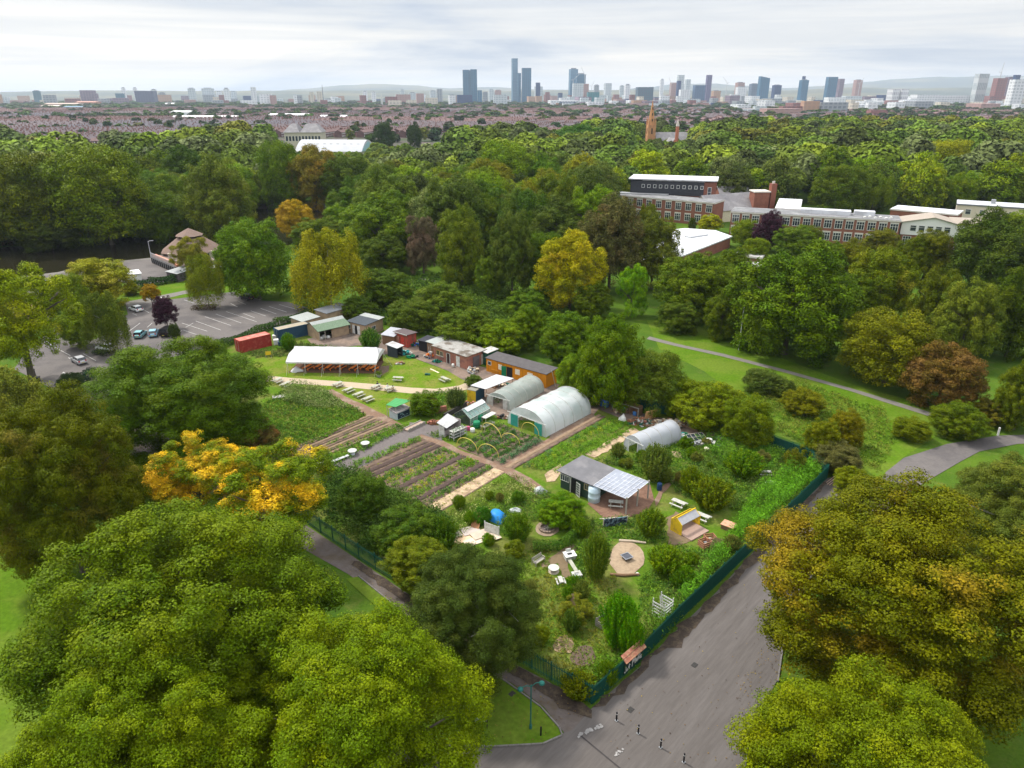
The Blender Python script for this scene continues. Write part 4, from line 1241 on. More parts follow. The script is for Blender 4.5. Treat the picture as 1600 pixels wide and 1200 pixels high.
for i, (a, b, h, cc, lab) in enumerate([(.02, .14, .45, DGR + GR, 'green bean row at the left foot of the yellow hoops'), (.19, .33, .4, GR + DGR, 'mixed green row under the left yellow hoops'),
          (.37, .50, .4, BLU + DGR, 'blue green cabbage row under the yellow hoops'), (.54, .66, .45, GR + DGR, 'green row right of the cabbages'), (.70, .80, .3, DGR, 'low dark green row before the leeks'),
          (.86, .98, .65, BLU, 'blue green leek row along the soil strip')]):
 crop(QC, a, b, .02, .98, h, cc, lab, 80 + i, 16, per=10)
QD = [(788, 731), (870, 752 - 8), (1000, 668), (935, 648)]
bed_strip(QD, .0, .09, 'tan', 5, ridge=.1)
bed_strip(QD, .11, .19, 'brown', 5, ridge=.1)
for i, (a, b, h, cc, lab) in enumerate([(.25, .38, .5, GR + BLU[:1], 'green row beside the soil strips right of the large polytunnel'), (.42, .55, .5, GR + YL[:1], 'leafy row with yellow flowers in the long right hand bed'),
          (.60, .76, .45, GR, 'bright green row in the middle of the long right hand bed'), (.80, .97, .3, [(.10, .19, .02), (.12, .21, .02)], 'grassy edge row beside the straw ground')]):
 crop(QD, a, b, .04, .98, h, cc, lab, 90 + i, 11)
cover('undergrowth', 'low plants in front of the white potting shed', 'undergrowth', [[(668, 680), (690, 672), (724, 684), (722, 694), (700, 690), (680, 686)]], 12, .45, .10, GC, 37)
def fallen(name, label, poly, dens, cols, seed):
 g = np.random.default_rng(seed)
 n = int(area(poly) * dens)
 Q = pts_in(poly, n, g)
 n = len(Q)
 C = np.c_[Q, np.full(n, .115) + g.uniform(0, .02, n)]
 V = leaf_quads(C, unit(g.normal(scale=.15, size=(n, 3)) + np.array([0, 0, 1])), np.full(n, .07), g, .6)
 o0 = V.mean(0) * np.array([1, 1, 0])
 o = bpy.data.objects.new(name, quads_mesh(name, V - o0, LTINT, tint=np.array(cols)[g.integers(0, len(cols), n)] * g.uniform(.6, 1.3, (n, 1))))
 col.objects.link(o)
 o.location = o0
 tag(o, label, 'leaves', kind='stuff')
LC = [(.20, .12, .03), (.12, .07, .03), (.26, .19, .03), (.08, .05, .03)]
fallen('fallen_leaves', 'fallen brown leaves on the road under the chestnut trees', [(1130, 1200), (1150, 1080), (1195, 1000), (1215, 900), (1260, 850), (1290, 800), (1300, 1000), (1240, 1200)], 5, LC, 61)
fallen('fallen_leaves', 'thin scatter of leaves over the open road', [(900, 1120), (1060, 1010), (1290, 755), (1250, 860), (1190, 1000), (1130, 1200), (980, 1200)], .5, LC, 62)
fallen('fallen_leaves', 'fallen leaves along the near fence path', [(926, 1115), (850, 1070), (640, 935), (556, 876), (545, 895), (640, 965), (745, 1040), (870, 1130)], 3, LC, 63)
fallen('fallen_leaves', 'leaf scatter over the corner lawn', [(735, 1040), (845, 1108), (874, 1140), (848, 1160), (700, 1160)], 2, LC, 64)
m = MB()
for line in ([(735, 1035.5), (790, 1065.5), (845, 1105.5), (874, 1138), (878.5, 1150), (848, 1163.5), (776, 1167.5), (690, 1167)], [(560, 901), (650, 974), (700, 1011)], [(1215, 1066), (1230, 962), (1330, 802)]):
 P = [G(*q) for q in line]
 for p, q in zip(P[:-1], P[1:]):
  n = max(1, int((q - p).length / .9))
  for i in range(n):
   u, v = p.lerp(q, (i + .02) / n), p.lerp(q, (i + .98) / n)
   w = Vector((-(v - u).y, (v - u).x, 0)).normalized() * .07
   m.hexa([u - w, v - w, v + w, u + w], [x + Vector((0, 0, .17)) for x in (u - w, v - w, v + w, u + w)])
tag(m.build('kerb', M('kerb_stone', (.17, .16, .145), .9, .25, 3)), kind='structure')
t = MB()
for (x, y) in ((985, 1110), (1085, 1040), (800, 1085)):
 p = G(x, y)
 t.obox(p.x, p.y, .085, .6, .45, .012, .8)
tag(t.build('drain_cover', M('drain_iron', (.04, .038, .036), .7, .3, 12)), kind='structure')
WHITE = M('white_paint', (.62, .62, .59), .7, .12, 3, c2=(.48, .47, .42), c2amt=.3, c2scale=2.)
OFFW = M('weathered_white', (.46, .46, .43), .8, .15, 3, c2=(.32, .31, .27), c2amt=.4, c2scale=1.5)
GLASS = M('window_glass', (.03, .04, .05), .08, .3, 1.5, spec=.6)
TIMBER = M('weathered_timber', (.40, .36, .29), .85, .25, 4, .3, stretch=(1, 6, 6))
BROWNW = M('brown_timber', (.20, .12, .07), .85, .3, 4, .3)
GREYW = M('grey_timber', (.31, .29, .25), .85, .22, 4, .3, stretch=(1, 5, 5))
STEEL = M('grey_steel', (.35, .36, .37), .5, .15, 3, metal=.5)
GALV = M('corrugated_sheet', (.46, .47, .47), .55, .15, 1.2, wave=('X', 5.), c2=(.34, .32, .30), c2amt=.4, c2scale=.6)
BRICK = M('red_brick', (.30, .125, .080), .9, .22, 7, .3, c2=(.22, .10, .075), c2amt=.5, c2scale=1.2)
BLACK = M('black_paint', (.02, .02, .022), .6, .2, 4)
DKGREEN = M('dark_green_paint', (.012, .075, .05), .55, .2, 3)
YELLOW = M('yellow_paint', (.62, .42, .02), .7, .12, 2, c2=(.42, .29, .04), c2amt=.25, c2scale=1.5)
SOIL = SOILS['dark']
def window(parent, x, z, w, h, y=0., frame=WHITE, side='f', depth_=.08, bars=1, sill=False):
 """frame part with its pane, standing proud of a wall: front wall (facing -y) or end wall (facing +x)"""
 m = MB()
 t = .07 if w < 1.6 else .10
 d = depth_
 for a in ((-w / 2, -w / 2 + t), (w / 2 - t, w / 2)):
  m.box(a[0], a[1], -d, 0, 0, h)
 m.box(-w / 2 + t, w / 2 - t, -d, 0, 0, t)
 m.box(-w / 2 + t, w / 2 - t, -d, 0, h - t, h)
 for k in range(bars):
  c = -w / 2 + w * (k + 1) / (bars + 1)
  m.box(c - t * .35, c + t * .35, -d * .8, 0, t, h - t)
 if sill:
  m.box(-w / 2 - .1, w / 2 + .1, -d - .1, -.001, -.12, -.003)
 o = m.build('window', frame, parent)
 p = MB().box(-w / 2 + t * .5, w / 2 - t * .5, -d * .5, -.004, t * .5, h - t * .5).build('pane', GLASS, o)
 if side == 'f':
  o.location = (x, y - .002, z)
 else:
  o.location = (x + .002, y, z)
  o.rotation_euler = (0, 0, math.pi / 2)
 return o
def door(parent, x, z, w, h, mat, y=0., side='f', handle=True, name='door'):
 o = MB().box(-w / 2, w / 2, -.07, 0, 0, h).box(-w / 2 + .1, w / 2 - .1, -.09, -.071, h * .55, h - .12).box(-w / 2 + .1, w / 2 - .1, -.09, -.071, .15, h * .48).build(name, mat, parent)
 if handle:
  MB().box(w / 2 - .16, w / 2 - .08, -.14, -.072, h * .46, h * .50).build('handle', STEEL, o)
 if side == 'f':
  o.location = (x, y - .002, z)
 else:
  o.location = (x + .002, y, z)
  o.rotation_euler = (0, 0, math.pi / 2)
 return o
def container(A, B, label, paint, roofm, h=2.6):
 o, rz, ln = frame(A, B)
 t = thing('shipping_container', label, 'container', o, rz)
 m = MB()
 n = int(ln / .28)
 w = 2.44
 prof = []
 for i in range(n):
  x = ln * i / n
  s = ln / n
  prof += [(x, 0), (x + s * .3, 0), (x + s * .45, .05), (x + s * .85, .05)]
 front = prof + [(ln, 0)]
 poly = [(x, y) for x, y in front] + [(x, w - y) for x, y in reversed(front)]
 m.prism(poly, .16, h - .12, 0)
 m.build('body', paint, t)
 f = MB()
 for z in (0, h - .11):
  f.box(-.02, ln + .02, -.03, .12, z, z + .15)
  f.box(-.02, ln + .02, w - .12, w + .03, z, z + .15)
  for x in (-.04, ln - .1):
   f.box(x, x + .14, .12, w - .12, z, z + .15)
 for x in (-.03, ln - .11):
  for y in (-.04, w - .1):
   f.box(x, x + .14, y, y + .14, .152, h - .112)
 f.build('frame', paint, t)
 MB().box(.12, ln - .12, .13, w - .13, h - .1, h + .03).build('roof', roofm, t)
 for y in (.15, w / 2 + .03):
  d = MB().box(-.09, -.04, y, y + w / 2 - .2, .2, h - .2).build('door', paint, t)
  MB().tube([(-.12, y + .5, .22), (-.12, y + .5, h - .22)], .03).build('handle', STEEL, d)
 return t
container((377, 552), (425, 540), 'rust red shipping container at the edge of the car park hedge',
  M('container_red', (.28, .035, .025), .6, .15, 2, c2=(.32, .07, .05), c2amt=.25, c2scale=1), M('faded_red', (.42, .13, .095), .7, .15, 1.5, c2=(.45, .20, .16), c2amt=.5, c2scale=.8))
container((437, 534), (485, 523), 'dark blue shipping container with a tan weathered roof', M('container_blue', (.025, .06, .10), .6, .15, 2), M('tan_roof', (.30, .26, .19), .8, .2, 1.5))
ibc = None
def ibc_tank(x, y, label, rz=.3, dx=None):
 t = thing('water_tank', label, 'tank', G(x, y), rz)
 MB().box(-.48, .48, -.58, .58, .16, 1.1).cyl(0, 0, 1.1, 1.16, .12).build('tank', WHITE, t)
 m = MB()
 for i in range(5):
  z = .18 + i * .23
  m.box(-.52, .52, -.62, -.6, z, z + .03).box(-.52, .52, .6, .62, z, z + .03).box(-.52, -.5, -.6, .6, z, z + .03).box(.5, .52, -.6, .6, z, z + .03)
 m.build('cage', STEEL, t)
 MB().box(-.5, .5, -.6, .6, 0, .14).build('pallet', TIMBER, t)
 return t
ibc_tank(432, 538, 'white caged water tank between the red and dark blue containers')
t_ = ibc_tank(430, 531, 'white water tank stacked behind the first one')
t_.location.z = 0.
def lump(name, mat, rx, ry, h, seed=1):
 g = random.Random(seed)
 n, k = 16, 8
 ph = [g.uniform(0, 6.28) for _ in range(6)]
 vs = []
 for j in range(k + 1):
  s = j / k
  for i in range(n):
   a = 6.2832 * i / n
   r = math.cos(s * math.pi / 2) ** .6 * (1 + .16 * math.sin(3 * a + ph[0]) + .10 * math.sin(5 * a + ph[1] + 4 * s) + g.uniform(-.07, .07))
   vs.append((rx * r * math.cos(a), ry * r * math.sin(a), h * s * (1 + .22 * math.sin(2 * a + ph[2] + 3 * s) + g.uniform(-.08, .08))))
 fs = [(j * n + i, j * n + (i + 1) % n, (j + 1) * n + (i + 1) % n, (j + 1) * n + i) for j in range(k) for i in range(n)]
 fs.append(tuple(range(k * n, (k + 1) * n)))
 return MB().add(vs, fs).build(name, mat, None, True)
def barrel(x, y, label, mat, r=.3, h=.9, n=14, z=0, loc=None, name='barrel', cat='barrel', group=None):
 t = MB().lathe([(r * .9, 0), (r * .95, .03), (r, h * .3), (r * 1.04, h * .33), (r, h * .36), (r, h * .63), (r * 1.04, h * .66), (r, h * .69), (r * .95, h * .97), (r * .88, h)], n=n).build(name, mat, None, True)
 t.location = loc or (G(x, y) + Vector((0, 0, z)))
 return tag(t, label, cat, group)
BLUEP = M('blue_plastic', (.02, .10, .42), .4, .1, 2)
TEALP = M('teal_plastic', (.015, .20, .20), .5, .15, 2)
GREENP = M('green_plastic', (.01, .16, .07), .4, .15, 2)
barrel(437, 540, 'dark blue barrel beside the white tanks', M('navy_plastic', (.02, .05, .12), .4))
barrel(441, 541, 'dark blue barrel nearest the dark blue container', MATS['navy_plastic'])
def shed(name, A, B, dep, h0, h1, label, wallm, roofm, cat='shed', over=.25, roof_split=None, open_front=False, rz_=None, base=0.):
 """lean-to or flat roofed shed, front height h0, back height h1"""
 o, rz, ln = frame(A, B)
 t = thing(name, label, cat, o, rz)
 m = MB()
 w = .08
 m.extr([(0, base), (dep, base), (dep, h1), (0, h0)], 0, w)
 m.extr([(0, base), (dep, base), (dep, h1), (0, h0)], ln - w, ln)
 m.box(w, ln - w, dep - w, dep, base, h1)
 if not open_front:
  m.box(w, ln - w, 0, w, base, h0)
 else:
  a, b = open_front
  if a > 0:
   m.box(w, a * ln, 0, w, base, h0)
  if b < 1:
   m.box(b * ln, ln - w, 0, w, base, h0)
  m.box(a * ln, b * ln, 0, w, h0 - .25, h0)
 m.build('wall', wallm, t)
 s = (h1 - h0) / dep
 z0, z1 = h0 - over * s + .01, h1 + over * s + .01
 MB().slab([(-over, -over, z0 + .1), (ln + over, -over, z0 + .1), (ln + over, dep + over, z1 + .1), (-over, dep + over, z1 + .1)], .1).build('roof', roofm, t)
 return t, ln
PLY = M('plywood', (.34, .25, .16), .85, .2, 2, c2=(.25, .18, .12), c2amt=.4, c2scale=1)
GREENROOF = M('mossy_green_sheet', (.14, .20, .13), .7, .15, 1.5, wave=('X', 4.))
PALECORR = M('pale_corrugated', (.34, .36, .34), .6, .12, 1.5, wave=('X', 4.))
o, rz, ln = frame((499, 533), (546, 522))
t = thing('barn', 'open fronted barn with mossy green roof and pale ridge strip', 'barn', o, rz)
D_ = 5.2
m = MB()
gp_ = [(0, 0), (D_, 0), (D_, 2.5), (D_ * .62, 3.5), (0, 2.25)]
m.extr(gp_, 0, .1)
m.extr(gp_, ln - .1, ln)
m.box(.1, ln - .1, D_ - .1, D_, 0, 2.4)
m.box(ln * .42, ln - .1, 0, .1, 0, 2.15)
m.build('wall', PLY, t)
MB().slab([(-.3, -.4, 2.3), (ln + .3, -.4, 2.3), (ln + .3, D_ * .42, 3.14), (-.3, D_ * .42, 3.14)], .08).build('roof', GREENROOF, t)
MB().slab([(-.3, D_ * .42, 3.15), (ln + .3, D_ * .42, 3.15), (ln + .3, D_ * .62, 3.6), (-.3, D_ * .62, 3.6)], .08).slab([(-.3, D_ * .62, 3.6), (ln + .3, D_ * .62, 3.6), (ln + .3, D_ + .3, 2.55), (-.3, D_ + .3, 2.55)], .08).build('ridge_sheet', PALECORR, t)
MB().box(.1, .25, -.02, .13, 0, 2.3).box(ln * .2, ln * .2 + .12, 0, .12, 0, 2.3).build('post', TIMBER, t)
for i, (fx, fy, s, mm, lb) in enumerate([(.1, .6, .5, OFFW, 'white sack stacked just inside the barn opening'), (.22, 1., .6, OFFW, 'white sack at the middle of the barn opening'), (.33, .5, .45, WHITE, 'small white bag at the right of the barn opening')]):
 q = MB().lathe([(s * .8, 0), (s, s * .5), (s * .9, s * 1.1), (s * .4, s * 1.5)], n=9).build('sack', mm, None, True)
 c_ = math.cos(rz)
 n_ = math.sin(rz)
 q.location = (o.x + c_ * ln * fx - n_ * fy * .9, o.y + n_ * ln * fx + c_ * fy * .9, 0)
 tag(q, lb, 'sack')
t, ln = shed('lean_to_shed', (474, 520), (500, 512), 4, 2.6, 2.9, 'lean-to shed with pale greenish corrugated roof behind the barn', PLY, PALECORR)
t, ln = shed('lean_to_shed', (512, 508), (548, 497), 4, 2.8, 3.0, 'flat grey roofed shed behind the barn and the dark roofed shed', PLY, M('grey_felt', (.25, .26, .27), .8, .15, 1.5))
t, ln = shed('garden_shed', (544, 519), (572, 526), 5.5, 2.6, 2.9, 'shed with dark felt and pale strip roof and glazed front doors', M('board_wall', (.36, .26, .17), .8, .25, 3, stretch=(6, 1, 1)), M('dark_felt', (.055, .065, .075), .75, .2, 2))
MB().slab([(-.25, 4.0, 2.98), (ln + .3, 4.0, 2.98), (ln + .3, 5.9, 3.13), (-.25, 5.9, 3.13)], .05).build('roof_strip', PALECORR, t)
window(t, ln * .12, 1.0, .7, .9)
for x in (.34, .62):
 door(t, ln * x, 0.02, .8, 2.05, WHITE)
door(t, ln * .48, .02, .7, 2.0, BLACK, handle=False, name='doorway')
window(t, ln, 1.0, 1.2, .9, y=2.5, side='r')
o, rz, ln = frame((452, 583), (588, 585))
t = thing('marquee', 'long white marquee with open sides on slim poles over orange tables', 'tent', o, rz)
CANV = M('white_canvas', (.64, .64, .64), .7, .05, .8, bump=.3, trans=.25)
dep, ev, rg = 7.2, 2.45, 4.3
m = MB()
N_ = 14
vs, fs = [], []
g = random.Random(3)
for i in range(N_ * 2 + 1):
 x = -.3 + (ln + .6) * i / (N_ * 2)
 sag = -.10 * math.sin(math.pi * (i % 4) / 4)
 inset = 1.4 if i == 0 else (1.1 if i == N_ * 2 else 0)
 vs += [(x, -.35, ev + sag * .6 - .05), (x, -.3, ev + sag * .6 + .04), (x, dep * .25, (ev + rg) / 2 + sag), (x + (inset if i == 0 else -inset), dep / 2, rg + sag * .4), (x, dep * .75, (ev + rg) / 2 + sag), (x, dep + .3, ev)]
for i in range(N_ * 2):
 for k in range(5):
  fs.append((i * 6 + k, (i + 1) * 6 + k, (i + 1) * 6 + k + 1, i * 6 + k + 1))
fs.append((0, 1, 2, 3, 4, 5))
fs.append(tuple(N_ * 12 + k for k in (5, 4, 3, 2, 1, 0)))
m.add(vs, fs)
m.build('canopy', CANV, t)
m = MB()
for i in range(56):
 x = -.3 + (ln + .6) * i / 56
 w = (ln + .6) / 56
 m.add([(x, -.37, ev - .03), (x + w, -.37, ev - .03), (x + w, -.37, ev - .22), (x + w / 2, -.37, ev - .34), (x, -.37, ev - .22)], [(0, 4, 3, 2, 1)])
m.build('valance', CANV, t)
for i in range(6):
 for y in (-.3, dep + .2):
  x = ln * i / 5
  MB().tube([(x, y + (0 if y > 0 else -.1), 0), (x, y, ev)], .045).build('pole', TIMBER, t)
for i in range(4):
 MB().tube([(ln * (i + .5) / 4, dep / 2, 0), (ln * (i + .5) / 4, dep / 2, rg - .15)], .05).build('pole', BROWNW, t)
m = MB()
for i in range(6):
 x = ln * i / 5
 m.tube([(x, -.3, ev), (x, -1.7, 0)], .015, 4)
m.tube([(ln + .2, dep * .5, rg - .1), (ln + 2.2, dep * .6, .05)], .02, 4)
m.build('guy_rope', WHITE, t)
MB().add([(.2, dep - .1, 0.02), (ln - .2, dep - .1, .02), (ln - .2, dep - .1, 2.2), (.2, dep - .1, 2.2)], [(0, 1, 2, 3)]).add([(.2, dep - .06, .02), (ln - .2, dep - .06, .02), (ln - .2, dep - .06, 2.2), (.2, dep - .06, 2.2)], [(3, 2, 1, 0)]).build('back_curtain', M('brown_canvas', (.10, .045, .03), .9, .2, 2), t)
cz, sz = math.cos(rz), math.sin(rz)
def loc_in(o, rz, x, y, z=0):
 return Vector((o.x + math.cos(rz) * x - math.sin(rz) * y, o.y + math.sin(rz) * x + math.cos(rz) * y, z))
sheet('marquee_floor', [tuple(loc_in(o, rz, a, b))[:2] for a, b in ((-.2, .2), (ln, .2), (ln, dep), (-.2, dep))], 4, M('marquee_earth', (.10, .055, .035), .95, .25, 2, pos=True), world=True)
ORANGE = M('orange_board', (.62, .17, .02), .6, .12, 3)
def folding_table(loc, rz, label, group):
 t = thing('beer_table', label, 'table', loc, rz, group)
 MB().box(-1.1, 1.1, -.3, .3, .72, .76).build('tabletop', ORANGE, t)
 for s in (-.8, .8):
  MB().beam((s, -.25, 0), (s, .25, .72), .05).beam((s, .25, 0), (s, -.25, .72), .05).build('leg', BLACK, t)
 for s in (-1, 1):
  b = MB().box(-1.1, 1.1, s * .62 - .13, s * .62 + .13, .42, .46)
  for a in (-.8, .8):
   b.box(a - .03, a + .03, s * .62 - .1, s * .62 + .1, 0, .42)
  b.build('bench_seat', ORANGE, t)
 return t
ft = None
for i, x in enumerate([3.0, 5.1, 7.2, 9.4, 12.2, 14.2, 15.9]):
 L_ = loc_in(o, rz, x, 2.2 + .5 * (i % 2))
 if ft is None:
  ft = folding_table(L_, rz + 1.2, 'orange folding table set with benches under the white marquee', 'orange tables in the marquee')
 else:
  dup(ft, L_, rz + 1.2 + .1 * (i % 3))
q = lump('bundled_tarpaulin', CANV, .9, .9, .9, 3)
q.location = loc_in(o, rz, 1.2, .9)
q.scale = (1.4, .8, 1)
tag(q, 'bundled white sheet under the left end of the marquee', 'tarpaulin')
t = thing('sign_board', 'yellow sign board on two posts on the lawn left of the marquee', 'sign', G(420, 560), .25)
MB().box(-.55, .55, -.03, .03, .75, 1.5).build('board', YELLOW, t)
for s in (-.5, .5):
 MB().box(s - .04, s + .04, .032, .1, 0, 1.4).build('post', TIMBER, t)
t = thing('planter_pot', 'round grey pot of leafy plants at the right end of the marquee', 'planter', G(592, 589))
MB().lathe([(.35, 0), (.5, .5), (.55, .55)], n=12).build('pot', M('grey_pot', (.3, .3, .3), .8), t)
cm = quads_mesh('plant', leaf_quads(np.c_[R_.normal(scale=.35, size=(220, 2)), R_.uniform(.5, 1.1, 220)], unit(R_.normal(size=(220, 3)) + np.array([0, 0, .8])), np.full(220, .12), R_), LEAF,
    {'clump': R_.uniform(0, 1, 220), 'leafv': R_.uniform(0, 1, 220)})
c_ = bpy.data.objects.new('plant', cm)
col.objects.link(c_)
c_.parent = t
c_['kind'] = 'stuff'
c_.color = (*MIDG, 1)
PICN = M('pale_picnic_timber', (.36, .36, .29), .85, .15, 4, c2=(.26, .26, .20), c2amt=.4, c2scale=2)
PICW = M('painted_picnic_timber', (.46, .46, .42), .85, .15, 4, c2=(.34, .33, .28), c2amt=.4, c2scale=2.5)
def picnic(mat):
 t = thing('picnic_table', '', 'picnic table', (0, 0, 0), 0)
 m = MB()
 for i in range(5):
  m.box(-.95, .95, -.37 + i * .15, -.37 + i * .15 + .135, .72, .76)
 m.build('tabletop', mat, t)
 for s in (-1, 1):
  b = MB()
  for i in range(2):
   b.box(-.95, .95, s * .70 - .14 + i * .145, s * .70 - .14 + i * .145 + .13, .42, .46)
  b.build('bench_seat', mat, t)
 for x in (-.65, .65):
  m = MB()
  m.beam((x, -.62, 0), (x, -.25, .719), .09).beam((x, .62, 0), (x, .25, .719), .09).box(x - .045, x + .045, -.80, .80, .33, .419)
  m.build('leg_frame', mat, t)
 return t
PT1 = picnic(PICN)
PT2 = picnic(PICW)
def dirang(a, b):
 d = G(*b) - G(*a)
 return math.atan2(d.y, d.x)
first = {0: True, 1: True}
for (x, y, a, b, k, lab) in [
 (528, 604, (0, 0), (18, -7), 0, 'pale picnic table nearest the sand path bend, left of the row of four'),
 (545, 613, 0, (18, -7), 0, 'pale picnic table second in the row along the earth path'),
 (561, 620, 0, (18, -7), 0, 'pale picnic table third in the row along the earth path'),
 (575, 627, 0, (18, -7), 0, 'pale picnic table at the lower end of the row along the earth path'),
 (588, 608, 0, (18, -8), 0, 'pale picnic table below the sand path, left of the one where a person sits'),
 (609, 611, 0, (20, -6), 0, 'pale picnic table below the sand path where a person in white sits'),
 (622, 595, 0, (20, 1), 0, 'pale picnic table alone on the lawn right of the marquee'),
 (695, 596, 0, (16, 7), 0, 'pale picnic table beside the bush in front of the brick cabin'),
 (434, 598, 0, (18, -8), 0, 'pale picnic table half hidden beside the large round tree'),
 (447, 604, 0, (18, -8), 0, 'pale picnic table left of the maize patch'),
 (1060, 791, 0, (22, 9), 1, 'white picnic table beside the path behind the yellow stage'),
 (1097, 812, 0, (22, 9), 1, 'white picnic table touching the yellow stage'),
 (962, 791, 0, (24, 2), 1, 'grey white picnic table on the brown terrace'),
 (1195, 742, 0, (20, 1), 1, 'small pale table standing among the reeds by the willow hut'),
 (876, 911, 0, (5, 13), 1, 'little pale picnic table below the round table')]:
 base = (PT1, PT2)[k]
 an = dirang((x, y), (x + b[0], y + b[1]))
 if first[k]:
  first[k] = False
  q = base
  q.location = G(x, y)
  q.rotation_euler = (0, 0, an)
 else:
  q = dup(base, G(x, y), an)
 q['label'] = lab
 q['group'] = 'picnic tables on the picnic lawn' if k == 0 else 'white picnic tables in the children\'s garden'
 if 'small' in lab:
  q.scale = (.85, .85, .8)
 if 'little' in lab:
  q.scale = (.58, .62, .7)
SKIN = M('skin', (.50, .30, .21), .6, .05)
HAIR = M('dark_hair', (.03, .02, .015), .7)
CL = {k: M('cloth_' + k, c, .9, .1, 8) for k, c in dict(white=(.72, .72, .70), black=(.03, .03, .035), blue=(.06, .10, .25), red=(.40, .06, .05), tan=(.45, .33, .22)).items()}
def person(loc, rz, pose, top, legs, label):
 """one continuous skinned body; clothing by zone of the same surface, hair its own mesh"""
 t = thing('person', label, 'person', loc, rz)
 if pose == 'sit':
  hip = .50
  J = dict(p=(0, 0, hip), c=(0, .03, hip + .3), n=(0, .05, hip + .5), h0=(0, .06, hip + .58), h=(0, .08, hip + .72),
    ls=(-.18, .04, hip + .44), le=(-.24, .16, hip + .22), lh=(-.14, .42, hip + .26), rs=(.18, .04, hip + .44), re=(.24, .16, hip + .22), rh=(.14, .42, hip + .26),
    lk=(-.13, .42, hip + .02), la=(-.13, .42, .08), lt=(-.13, .58, .03), rk=(.13, .42, hip + .02), ra=(.13, .42, .08), rt=(.13, .58, .03), lp=(-.10, .02, hip - .02), rp=(.10, .02, hip - .02))
 else:
  J = dict(p=(0, 0, .95), c=(0, .02, 1.22), n=(0, 0, 1.45), h0=(0, 0, 1.54), h=(0, .03, 1.68), ls=(-.19, 0, 1.40), le=(-.24, -.05, 1.12), lh=(-.23, .08, .88), rs=(.19, 0, 1.40), re=(.24, .05, 1.12), rh=(.23, .18, .90),
    lk=(-.11, .12, .50), la=(-.11, .20, .08), lt=(-.11, .36, .03), rk=(.11, -.05, .50), ra=(.11, -.22, .10), rt=(.11, -.08, .03), lp=(-.10, 0, .90), rp=(.10, 0, .90))
 E_ = [('p', 'c'), ('c', 'n'), ('n', 'h0'), ('h0', 'h'), ('n', 'ls'), ('ls', 'le'), ('le', 'lh'), ('n', 'rs'), ('rs', 're'), ('re', 'rh'), ('p', 'lp'), ('lp', 'lk'), ('lk', 'la'), ('la', 'lt'), ('p', 'rp'), ('rp', 'rk'), ('rk', 'ra'), ('ra', 'rt')]
 RR = dict(p=.13, c=.14, n=.09, h0=.055, h=.10, ls=.065, le=.045, lh=.035, rs=.065, re=.045, rh=.035, lk=.06, la=.042, lt=.035, rk=.06, ra=.042, rt=.035, lp=.09, rp=.09)
 ks = list(J)
 me = bpy.data.meshes.new('body')
 me.from_pydata([J[k] for k in ks], [(ks.index(a), ks.index(b)) for a, b in E_], [])
 o = bpy.data.objects.new('body', me)
 col.objects.link(o)
 sk = o.modifiers.new('skin', 'SKIN')
 for i, k in enumerate(ks):
  me.skin_vertices[0].data[i].radius = (RR[k], RR[k] * (.75 if k in ('p', 'c', 'n') else 1))
 me.skin_vertices[0].data[0].use_root = True
 o.modifiers.new('sub', 'SUBSURF').levels = 1
 dg = bpy.context.evaluated_depsgraph_get()
 em = bpy.data.meshes.new_from_object(o.evaluated_get(dg))
 em.name = 'body'
 bpy.data.objects.remove(o)
 em.materials.clear()
 for mm in (SKIN, top, legs, BLACK):
  em.materials.append(mm)
 for p in em.polygons:
  c = p.center
  z, ax = c.z, abs(c.x)
  hipz = J['p'][2]
  if z > J['h0'][2] - .03:
   k = 0
  elif pose == 'sit':
   k = 2 if z < hipz + .04 and not (z < .1) else 1
   if z < .09:
    k = 3
   if (Vector(J['lh']) - c).length < .12 or (Vector(J['rh']) - c).length < .12:
    k = 0
  else:
   k = 1 if z > hipz + .02 or ax > .2 else (3 if z < .09 else 2)
   if (Vector(J['lh']) - c).length < .1 or (Vector(J['rh']) - c).length < .1:
    k = 0
  p.material_index = k
  p.use_smooth = True
 o = bpy.data.objects.new('body', em)
 col.objects.link(o)
 o.parent = t
 hx = Vector(J['h'])
 hb = MB().lathe([(.06, -.06), (.105, -.02), (.118, .05), (.09, .11), (.03, .135)], n=12)
 hb.v = [(hx.x + a, hx.y - .025 + b, hx.z + c) for a, b, c in hb.v]
 hb.build('hair', HAIR, t, True)
 MB().add([(hx.x - .012, hx.y + .095, hx.z - .02), (hx.x + .012, hx.y + .095, hx.z - .02), (hx.x, hx.y + .13, hx.z - .015), (hx.x, hx.y + .095, hx.z + .03)], [(0, 1, 2), (1, 3, 2), (3, 0, 2)]).build('nose', SKIN, t)
 return t
an = dirang((609, 611), (629, 605))
P0 = G(609, 611)
person(P0 + Vector((math.sin(an) * -.62 - .1, math.cos(an) * .78, -.04)), an + math.pi, 'sit', CL['white'], CL['blue'], 'dark haired person in white sitting at the picnic table below the sand path')
person(P0 + Vector((math.sin(an) * .66 + .3, -math.cos(an) * .70, -.04)), an, 'sit', CL['tan'], CL['black'], 'person in tan sitting opposite the one in white')
P0 = G(588, 608)
person(P0 + Vector((.1, .74, -.04)), an + math.pi, 'sit', CL['black'], CL['blue'], 'person in black seated at the picnic table left of the pair')
person(G(70, 461), 2.2, 'walk', CL['black'], CL['black'], 'person in black standing in the play area by the lake lawn')
person(G(66, 463), 1.9, 'walk', CL['tan'], CL['blue'], 'person in tan beside the one in black in the play area')
person(G(69.5, 484), .4, 'walk', CL['black'], CL['blue'], 'person in black walking alone nearer the trees')
person(G(58, 485), 1., 'walk', CL['red'], CL['black'], 'person in a red top on the rust coloured play surface')
